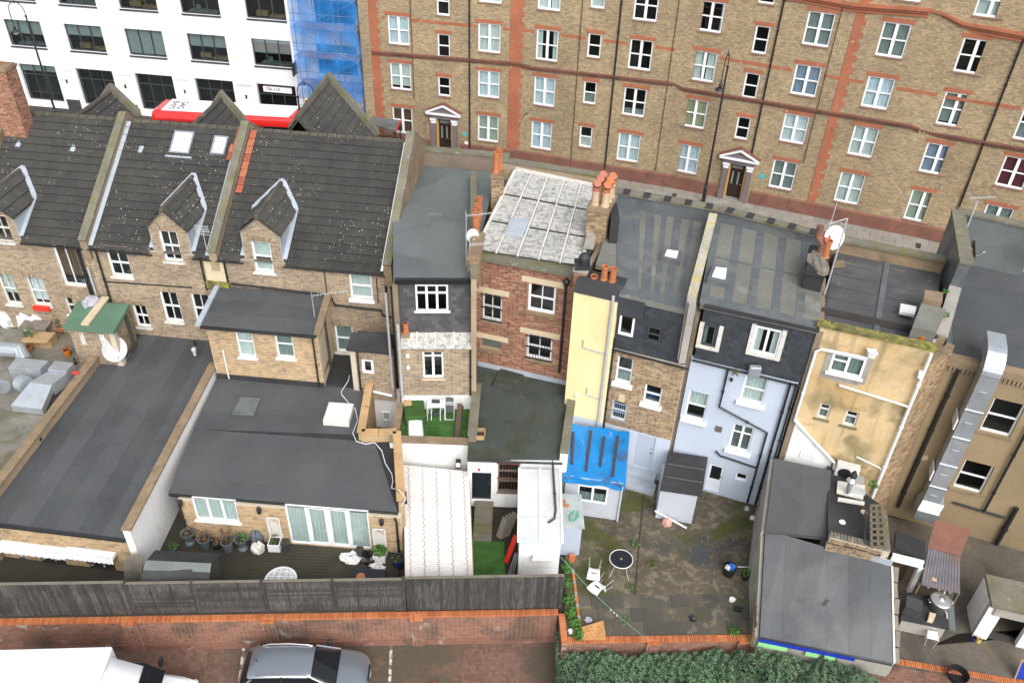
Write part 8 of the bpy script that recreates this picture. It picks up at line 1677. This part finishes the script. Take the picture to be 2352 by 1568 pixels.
for k,(p,m,lab)in enumerate((((43,1980,825),'bag_white','white crumpled bag beside the black tray'),((43,2165,95),'bag_white','white plastic bag by the fence near the blue-grey house'),((43,2115,10),'galv','crumpled foil at the foot of the blue-grey house'),((43,690,1010),'cloth_lilac','small pale cloth bundle beside the plywood'),((43,540,1105),'plastic_white','white plastic bottle in the weed bed'))):w=at(Q(*p),GZ);mb=MB();blob(mb,w,.13,.11,.12,9,.3,40+k);tag(mb.build('litter',m),lab,'litter','litter in the yard')
mb=MB();q_=[at(Q(43,*p),z)for p,z in(((640,1180),GZ+.1),((858,1180),GZ+.1),((828,1005),GZ+.32),((632,1065),GZ+.28))];mb.slab(q_,.02);tag(mb.build('plywood_sheet','plywood'),'broken sheet of orange plywood by the garden wall','plywood')
for k,(p,lab)in enumerate((((43,535,470),'stack of orange bricks beside the grey cupboard'),((43,1880,1145),'orange brick block behind the coping'))):
 w=at(Q(*p),GZ);t=thing('brick_stack',lab,'bricks',w)
 for j in range(4 if k==0 else 1):
  for i in range(2 if k==0 else 1):mb=MB();mb.box(w.x-.11+.02*j,w.x+.11+.02*j,w.y-.11+i*.11,w.y-.01+i*.11,GZ+j*.07,GZ+j*.07+.065);mb.build('brick','coping_orange',t)
la,lb=at(Q(43,450,440),3.3),at(Q(43,1215,1168),1.85);mb=MB();pts=[la.lerp(lb,i/10)+V((0,0,-.25*math.sin(i/10*math.pi)))for i in range(11)];mb.tube(pts,.008,5);cl=tag(mb.build('clothes_line','hose_green'),'thin green clothes line across the yard','clothes line')
for k in range(3):p=la.lerp(lb,.6+k*.035)+V((0,0,-.25*math.sin((.6+k*.035)*math.pi)-.05));mb=MB();mb.box(p.x-.015,p.x+.015,p.y-.01,p.y+.01,p.z-.04,p.z+.06);mb.build('peg','plastic_white',cl)
# weed bed along the left of the yard with edging
bed=MB();mb=MB();bp2=[(43,500,560),(43,500,690),(43,515,840),(43,540,960),(43,570,1060),(43,600,1150)]
for k,p in enumerate(bp2):
 w=at(Q(*p),GZ);leaves(bed,w+V((0,0,.18)),.22,.28,.2,230,.06)
o=bed.build('weed_bed','leaf_weed');o['kind']='stuff';o['label']='green weeds growing along the edge of the yard'
eg=thing('bed_edging','row of brick edging along the weed bed','edging',at(Q(43,570,800),GZ));a,b=at(Q(43,555,560),GZ),at(Q(43,625,1120),GZ)
for k in range(16):mb=MB();p=a.lerp(b,k/16);q_=a.lerp(b,(k+.9)/16);mb.bar(p+V((0,0,.03)),q_+V((0,0,.03)),.1,.1);mb.build('brick','coping_orange' if k%3 else 'concrete',eg)
for k,(p,n_,m,lab)in enumerate((((43,1265,510),90,'leaf_olive','grey-green weed in the middle of the yard'),((43,1070,720),60,'leaf_weed','bright green weed right of the tipped chairs'),((43,1105,320),40,'leaf_weed','small green weed above the glass table'),((43,1025,1010),35,'leaf_weed','small weed under the clothes line'),((43,2000,1110),110,'leaf_weed','weeds in the far corner by the wall pier'))):w=at(Q(*p),GZ);mb=MB();leaves(mb,w+V((0,0,.06)),.24,.24,.1,n_,.055);tag(mb.build('weed',m),lab,'weed','weeds in the yard')
# timber fence on the right side of the yard
rf_=thing('side_fence','weathered timber side fence between the yard and the felt roofed extension','fence',at((1745,1300),GZ));a,b=V((Lq[0].x-.16,Lq[0].y+.1,GZ)),V((Uq[3].x-.16,Uq[3].y-.2,GZ));n=30
for k in range(n):p=a.lerp(b,(k+.5)/n);d=(b-a).normalized();mb=MB();h=.9+1.5*k/n+.12*math.sin(k*2.1);mb.bar(V((p.x,p.y,GZ)),V((p.x+.03*math.sin(k),p.y,GZ+h)),.17,.025,up=(1,0,0));mb.build('board','raw_timber' if k%5==0 else 'old_board',rf_)
for z in(.3,.75):mb=MB();mb.bar(a+V((-.05,0,z)),b+V((-.05,0,z+.5)),.05,.09);mb.build('rail','pallet_wood',rf_)
# ------------------------------------------------------------------ garden wall, fences, hedge and car park
gw=thing('garden_wall','long red brick garden wall with piers and orange brick-on-edge coping','wall',(WL0.x+10,WL0.y,0))
runs=[(WL0,WL1),(WR0,WR1),(WF0,WF1)]
cm=slab_mesh('coping_brick','coping_orange',.06,.225,.105,.008);cms=[];ZW=1.64
def wall_run(a,b,piers):
 F=Fc(a,b);wall(gw,F,0,F.L,0,ZW,(),'mortar_red','brick_garden',t=.215,name='wall')
 mb=MB();mb.fb(F,0,F.L,0,.33,0.001,.045);mb.build('plinth','brick_garden',gw)
 for k in range(int(F.L/.0765)):cms.append(frame_m(F.P(k*.0765,ZW+.004+RN.uniform(0,.005),.02),F.d,-F.n,V((0,0,1))))
 for p in piers:
  u=U(F,p);Fp=F.off(.11);wall(gw,Fp,u-.22,u+.22,0,ZW,(),'mortar_red','brick_garden',t=.11,name='pier',room=False)
  for k in range(6):cms.append(frame_m(F.P(u-.23+k*.0765,ZW+.012,.15),F.d,-F.n,V((0,0,1))))
 return F
FWL=wall_run(WL0,WL1,[(306,1450),(622,1450),(960,1448)])
FWC=wall_run(V((WL1.x,WL1.y,0)),V((WR0.x,WR0.y,0)),[])
FWR=wall_run(WR0,WR1,[(1500,1475),(1708,1475)]);FWF=wall_run(WF0,WF1,[])
cms.sort(key=lambda m:(abs(m.translation.x)>11)*50+(m.translation.y))
scatter(gw,'coping_brick',cm,cms,300,'coping_bricks')
mb=MB()
for k in range(14):p=FWL.P(FWL.L-1-k*1.05,.16,.05);mb.lathe(p,[(.018,0),(.018,.02),(0,.022)],6,FWL.n)
mb.build('weep_holes','black_metal',gw,kind='stuff')
# fence standing behind the coping
FN=FWL.off(-.3);uf=lambda x:U(FN,(x,1375));ZF0,ZF1=GZ-.05,3.52
fA=thing('board_fence','weathered vertical board fence at the left end of the garden wall','fence',FN.P(uf(100),GZ,0));fB=thing('panel_fence','weathered overlap panel fence with posts behind the middle of the garden wall','fence',FN.P(uf(600),GZ,0));fC=thing('board_fence','dark vertical board fence in front of the white corrugated roof','fence',FN.P(uf(1100),GZ,0))
bm=slab_mesh('fence_board','fence_wood',.118,1.0,.018)
def boards(par,u0,u1,pitch=.108):
 ms=[];n=int((u1-u0)/pitch);pitch=(u1-u0)/n
 for k in range(n):
  z1=ZF1+RN.uniform(-.025,.02);ms.append(frame_m(FN.P(u0+k*pitch,ZF0,.012*(k%2)+RN.uniform(-.004,.004)),FN.d,V((0,0,1)),FN.n,(1,z1-ZF0,1)))
 scatter(par,'board',bm,ms)
 for z in(GZ+.3,GZ+.95,GZ+1.6):mb=MB();mb.fb(FN,u0,u1,z,z+.08,-.06,-.005);mb.build('rail','fence_rail',par)
 mb=MB();mb.fb(FN,u0,u1,ZF1+.03,ZF1+.06,-.05,.05);mb.build('top_rail','fence_rail',par)
boards(fA,uf(-230),uf(298));boards(fC,uf(934),uf(1291))
pu_=[uf(x)for x in(300,452,610,770,929)]
sl_m=slab_mesh('fence_slat','fence_wood',1.0,.135,.012)
for a,b in zip(pu_,pu_[1:]):
 ms=[]
 for k in range(17):z=ZF0+.03+k*.107;ms.append(frame_m(FN.P(a+.06,z,.008+RN.uniform(0,.006)),FN.d,(V((0,0,1))-FN.n*.10).normalized(),FN.n,(b-a-.12,1,1)))
 scatter(fB,'slat',sl_m,ms)
 for t in(.0,.33,.66,1):u=a+.075+(b-a-.15)*t;mb=MB();mb.fb(FN,u-.02,u+.02,ZF0,ZF1-.02,.022,.045);mb.build('batten','fence_wood',fB)
 mb=MB();mb.fb(FN,a+.05,b-.05,ZF1-.03,ZF1+.02,-.03,.05);mb.build('cap_rail','fence_rail',fB)
for u in pu_:mb=MB();mb.fb(FN,u-.045,u+.045,ZF0,ZF1+.05,-.06,.04);mb.build('post','fence_wood',fB)
# hedge in front of the right run
hg_=thing('hedge','dense clipped green hedge in front of the garden wall','hedge',(8,16.9,0));mb=MB();N=42000;P0,P1=at((1283,1520),1.45),at((2052,1556),1.45)
xs=RN.uniform(0,1,N);ys=RN.uniform(0,1,N)
for i in range(N):
 s=xs[i];x=P0.x-.05+(P1.x+.1-P0.x)*s;yb_=min(yw(x)-.18,17.55-(x-8.8)*.2 if x>8.6 else 99);yb_-=.12*math.sin(x*2.3)*math.sin(x*.9+1);d=ys[i]*3.0;e=min(1,(x-P0.x+.05)/.3,(P1.x+.15-x)/.5)
 top=(1.38+.75*max(0,min(1,(x-8.2)/.9,(13.6-x)/1.2))+.1*math.sin(x*1.7+1)*math.sin(d*2.2)+.07*math.sin(x*5.1+d*4.3)+.13*math.sin(x*13.7+3*math.sin(d*3))*math.sin(d*11.3+2*math.sin(x*4)))-.12*max(0,1-d/.25);top*=.55+.45*max(e,0)**.5
 leaf(mb,V((x,yb_-d,top-abs(RN.normal(0,.07))+.02)),RN.uniform(.03,.07),V((RN.uniform(-.4,.4),-.35,.75)))
mb.build('foliage','leaf_hedge',hg_,kind='stuff')
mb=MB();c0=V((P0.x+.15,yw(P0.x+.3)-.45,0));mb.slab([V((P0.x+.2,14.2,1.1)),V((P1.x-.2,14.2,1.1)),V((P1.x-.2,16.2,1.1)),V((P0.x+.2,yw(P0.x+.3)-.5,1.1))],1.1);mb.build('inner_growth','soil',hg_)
mb=MB()
for k in range(60):x=RN.uniform(P0.x+.2,P1.x-.2);y=yw(x)-.3-RN.rand()*2.2;mb.tube([V((x,y,0)),V((x+RN.uniform(-.2,.2),y,1.15))],.018,5)
mb.build('stems','twig',hg_,kind='stuff')
# weeds at the foot of the wall and litter in the car park
for k,(p,lab)in enumerate((((1102,1464),'small green weed at the foot of the wall, left one'),((1122,1467),'small green weed at the foot of the wall, right one'))):w=at(p,.02);mb=MB();leaves(mb,w+V((0,0,.06)),.16,.08,.06,30,.05);tag(mb.build('weed','leaf_weed'),lab,'weed','weeds in the car park')
w=at(Q(42,1612,1560),.02);t=thing('traffic_cone','red and white traffic cone standing in the car park','traffic cone',w+V((0,-.25,0)));c=w+V((0,-.25,0));mb=MB();mb.box(c.x-.17,c.x+.17,c.y-.17,c.y+.17,.02,.05);mb.build('base','red_plastic',t);mb=MB();mb.lathe(c,[(.13,.05),(.085,.2)],14);mb.build('cone_body','red_plastic',t);mb=MB();mb.lathe(c,[(.085,.2),(.055,.32)],14);mb.build('white_band','print_white',t);mb=MB();mb.lathe(c,[(.055,.32),(.03,.44),(.028,.46),(0,.46)],14);mb.build('cone_tip','red_plastic',t)
# ------------------------------------------------------------------ silver estate car
def loft(mb,secs,close=True):
 base=len(mb.v);n=len(secs[0])
 for s in secs:mb.v+=[tuple(p)for p in s]
 for i in range(len(secs)-1):
  for j in range(n-(0 if close else 1)):mb.f.append((base+i*n+j,base+(i+1)*n+j,base+(i+1)*n+(j+1)%n,base+i*n+(j+1)%n))
ca,cb=at((553,1535),.85),at((851,1537),.75);cd=(cb-ca).normalized();cd=V((cd.x,cd.y,0)).normalized();cn_=V((-cd.y,cd.x,0));CL=(cb-ca).length
C0=V((ca.x,ca.y,0));fy=at((700,1478),1.35);shift=(fy-C0).dot(cn_)-.72
car=thing('parked_car','silver estate car with roof rails parked beside the garden wall','car',C0+cd*CL/2+cn_*shift)
def cpnt(x,y,z):return C0+cd*(x*CL/4.55)+cn_*(y+shift)+V((0,0,z))
low=[(0.0,.62,.42,.80),(.08,.80,.30,.92),(.3,.88,.24,.97),(.9,.92,.22,.98),(2.2,.93,.22,.96),(3.1,.92,.22,.94),(3.7,.90,.24,.90),(4.15,.84,.28,.82),(4.4,.72,.34,.72),(4.55,.5,.40,.60)]
secs=[]
for x,hw,z0,z1 in low:secs.append([cpnt(x,y*hw,z)for y,z in((-.82,z0),(-1,z0+.12),(-1.0,(z0+z1)/2+.05),(-.95,z1-.03),(-.8,z1+.02),(0,z1+.05),(.8,z1+.02),(.95,z1-.03),(1.0,(z0+z1)/2+.05),(1,z0+.12),(.82,z0))])
mb=MB();loft(mb,secs);n=11;mb.f.append(tuple(range(n)));mb.f.append(tuple(reversed(range(9*n,10*n))));body=mb.build('body','car_silver',car,smooth=True);sm=body.modifiers.new('sub','SUBSURF');sm.levels=2;sm.render_levels=2
gh=[(.12,.66,.97),(.55,.60,1.38),(.9,.60,1.46),(1.6,.61,1.49),(2.3,.60,1.46),(2.65,.59,1.40),(3.45,.70,.98)]
secs=[[cpnt(x,y*hw,z)for y,z in((-1.1,min(.96,zt)),(-1.0,zt-.06),(-.85,zt),(0,zt+.03),(.85,zt),(1.0,zt-.06),(1.1,min(.96,zt)))]for x,hw,zt in gh]
mb=MB();loft(mb,secs,False);g=mb.build('glasshouse','dark_glass',car,smooth=True);sm=g.modifiers.new('sub','SUBSURF');sm.levels=1;sm.render_levels=2
rfp=[(.42,.56,1.34),(.6,.6,1.42),(.9,.61,1.475),(1.6,.62,1.505),(2.3,.61,1.475),(2.62,.58,1.425)]
secs=[[cpnt(x,y*hw,z)for y,z in((-1.04,zt-.05),(-.92,zt+.012),(-.5,zt+.035),(0,zt+.042),(.5,zt+.035),(.92,zt+.012),(1.04,zt-.05))]for x,hw,zt in rfp]
mb=MB();loft(mb,secs,False);r_=mb.build('roof','car_silver',car,smooth=True);sm=r_.modifiers.new('sub','SUBSURF');sm.levels=1;sm.render_levels=2
for s in(-1,1):
 mb=MB();mb.tube([cpnt(.75,s*.58,1.47),cpnt(1.0,s*.6,1.54),cpnt(1.7,s*.61,1.55),cpnt(2.3,s*.59,1.51),cpnt(2.5,s*.58,1.45)],.022,8);mb.build('roof_rail','chrome',car)
 mb=MB();mb.tube([cpnt(.2,s*.72,.99),cpnt(.6,s*.66,1.36)],.035,6);mb.build('rear_pillar','car_silver',car);mb=MB();mb.tube([cpnt(2.62,s*.62,1.42),cpnt(3.42,s*.77,.98)],.035,6);mb.build('front_pillar','car_silver',car);mb=MB();mb.tube([cpnt(1.65,s*.75,1.0),cpnt(1.62,s*.64,1.46)],.04,6);mb.build('door_pillar','car_dark',car)
 mb=MB();blob(mb,cpnt(3.0,s*1.0,1.0),.1,.1,.14,10,.05,2);mb.build('wing_mirror','car_dark' if s>0 else 'car_silver',car)
 mb=MB();blob(mb,cpnt(4.2,s*.6,.6),.18,.1,.14,10,.05,3);mb.build('headlight','lens_clear',car);mb=MB();blob(mb,cpnt(.12,s*.62,.72),.07,.12,.12,10,.05,4);mb.build('tail_light','lens_red',car)
 for x in(.85,3.6):
  mb=MB();mb.lathe(cpnt(x,s*.78,.33),[(0,-.1),(.2,-.1),(.33,-.09),(.33,.1),(.2,.11),(0,.1)],20,cn_);wh=mb.build('wheel','tyre',car);mb=MB();mb.lathe(cpnt(x,s*.89,.33),[(0,-.01),(.21,-.01),(.21,.01),(0,.02)],16,cn_);mb.build('rim','chrome',wh)
mb=MB();mb.bar(cpnt(4.5,-.3,.62),cpnt(4.5,.3,.62),.05,.2);gr_=mb.build('grille','car_dark',car);mb=MB()
for k in range(4):mb.lathe(cpnt(4.545,-.12+k*.08,.62),[(.03,0),(.05,0),(.05,.01),(.03,.01),(.03,0)],14,cd)
mb.build('emblem','chrome',gr_,kind='stuff')
mb=MB();mb.tube([cpnt(.7,0,1.47),cpnt(.62,0,1.53)],.02,6);mb.build('aerial','car_dark',car);mb=MB();mb.tube([cpnt(3.35,-.5,1.03),cpnt(3.3,.4,1.05)],.015,6);mb.build('wiper','car_dark',car)
# ------------------------------------------------------------------ white box van
va,vb=at((-30,1491),2.75),at((258,1483),2.75);vd=(vb-va).normalized();vd=V((vd.x,vd.y,0)).normalized();vn=V((-vd.y,vd.x,0));V0=V((vb.x,vb.y,0))
van=thing('box_van','white box van parked at the bottom left corner','van',V0-vn*1.1)
def vp(x,y,z):return V0+vd*x-vn*y+V((0,0,z))
mb=MB();mb.hexa([vp(-4.2,0,.75),vp(-4.2,2.2,.75),vp(0,2.2,.75),vp(0,0,.75),vp(-4.2,0,2.75),vp(-4.2,2.2,2.75),vp(0,2.2,2.75),vp(0,0,2.75)]);mb.build('cargo_box','van_white',van,bevel=.05)
for x in(-2.4,-1.1):mb=MB();mb.hexa([vp(x,.1,2.75),vp(x,2.1,2.75),vp(x+.04,2.1,2.75),vp(x+.04,.1,2.75),vp(x,.1,2.765),vp(x,2.1,2.765),vp(x+.04,2.1,2.765),vp(x+.04,.1,2.765)]);mb.build('roof_seam','bus_white',van)
mb=MB();secs=[[vp(x,1.1+(y-1.1)*k,z*m+.0)for y,z in((.12,.45),(.06,1.0),(.12,1.0+(zt-1)*.6),(.3,zt-.04),(1.1,zt+.04),(1.9,zt-.04),(2.08,1.0+(zt-1)*.6),(2.14,1.0),(2.08,.45))]for x,k,zt,m in((.02,1,2.65,1),(.25,.98,2.5,1),(.6,.96,2.32,1),(.95,.95,2.12,1),(1.5,.95,1.5,1),(2.1,.93,1.2,1),(2.45,.82,1.02,1),(2.55,.7,.85,1))]
loft(mb,secs);n=9;mb.f.append(tuple(range(n)));mb.f.append(tuple(reversed(range(7*n,8*n))));cbv=mb.build('cab','van_white',van,smooth=True)
mb=MB();mb.add([vp(.99,.3,2.13),vp(1.0,1.9,2.13),vp(1.52,2.0,1.53),vp(1.52,.2,1.53)],[(0,1,2,3)]);o=mb.build('windscreen','dark_glass',van);sm=o.modifiers.new('solid','SOLIDIFY');sm.thickness=.02;sm.offset=1
for y in(.085,2.115):mb=MB();s=1 if y>1 else-1;mb.hexa([vp(.3,y-.02,1.35),vp(1.35,y-.02,1.35),vp(1.35,y+.02,1.35),vp(.3,y+.02,1.35),vp(.4,y-s*.1-.02,2.0),vp(.9,y-s*.1-.02,2.0),vp(.9,y-s*.1+.02,2.0),vp(.4,y-s*.1+.02,2.0)]);mb.build('side_window','dark_glass',van)
for y in(-.12,2.3):mb=MB();mb.box(vp(1.3,y,0).x-.05,vp(1.3,y,0).x+.05,vp(1.3,y,0).y-.1,vp(1.3,y,0).y+.1,1.45,1.75);mb.build('wing_mirror','car_dark',van)
for x in(-3.0,1.7):
 for y in(.25,2.0):mb=MB();mb.lathe(vp(x,y,.36),[(0,-.12),(.2,-.12),(.36,-.1),(.36,.1),(.2,.12),(0,.12)],18,vn);mb.build('wheel','tyre',van)
for y in(.3,1.9):mb=MB();blob(mb,vp(2.42,y,.8),.12,.16,.16,10,.05,6);mb.build('headlight','lens_clear',van)
mb=MB();mb.hexa([vp(-4.2,.3,.55),vp(-4.2,1.9,.55),vp(.1,1.9,.55),vp(.1,.3,.55),vp(-4.2,.3,.75),vp(-4.2,1.9,.75),vp(.1,1.9,.75),vp(.1,.3,.75)]);mb.build('chassis','car_dark',van)
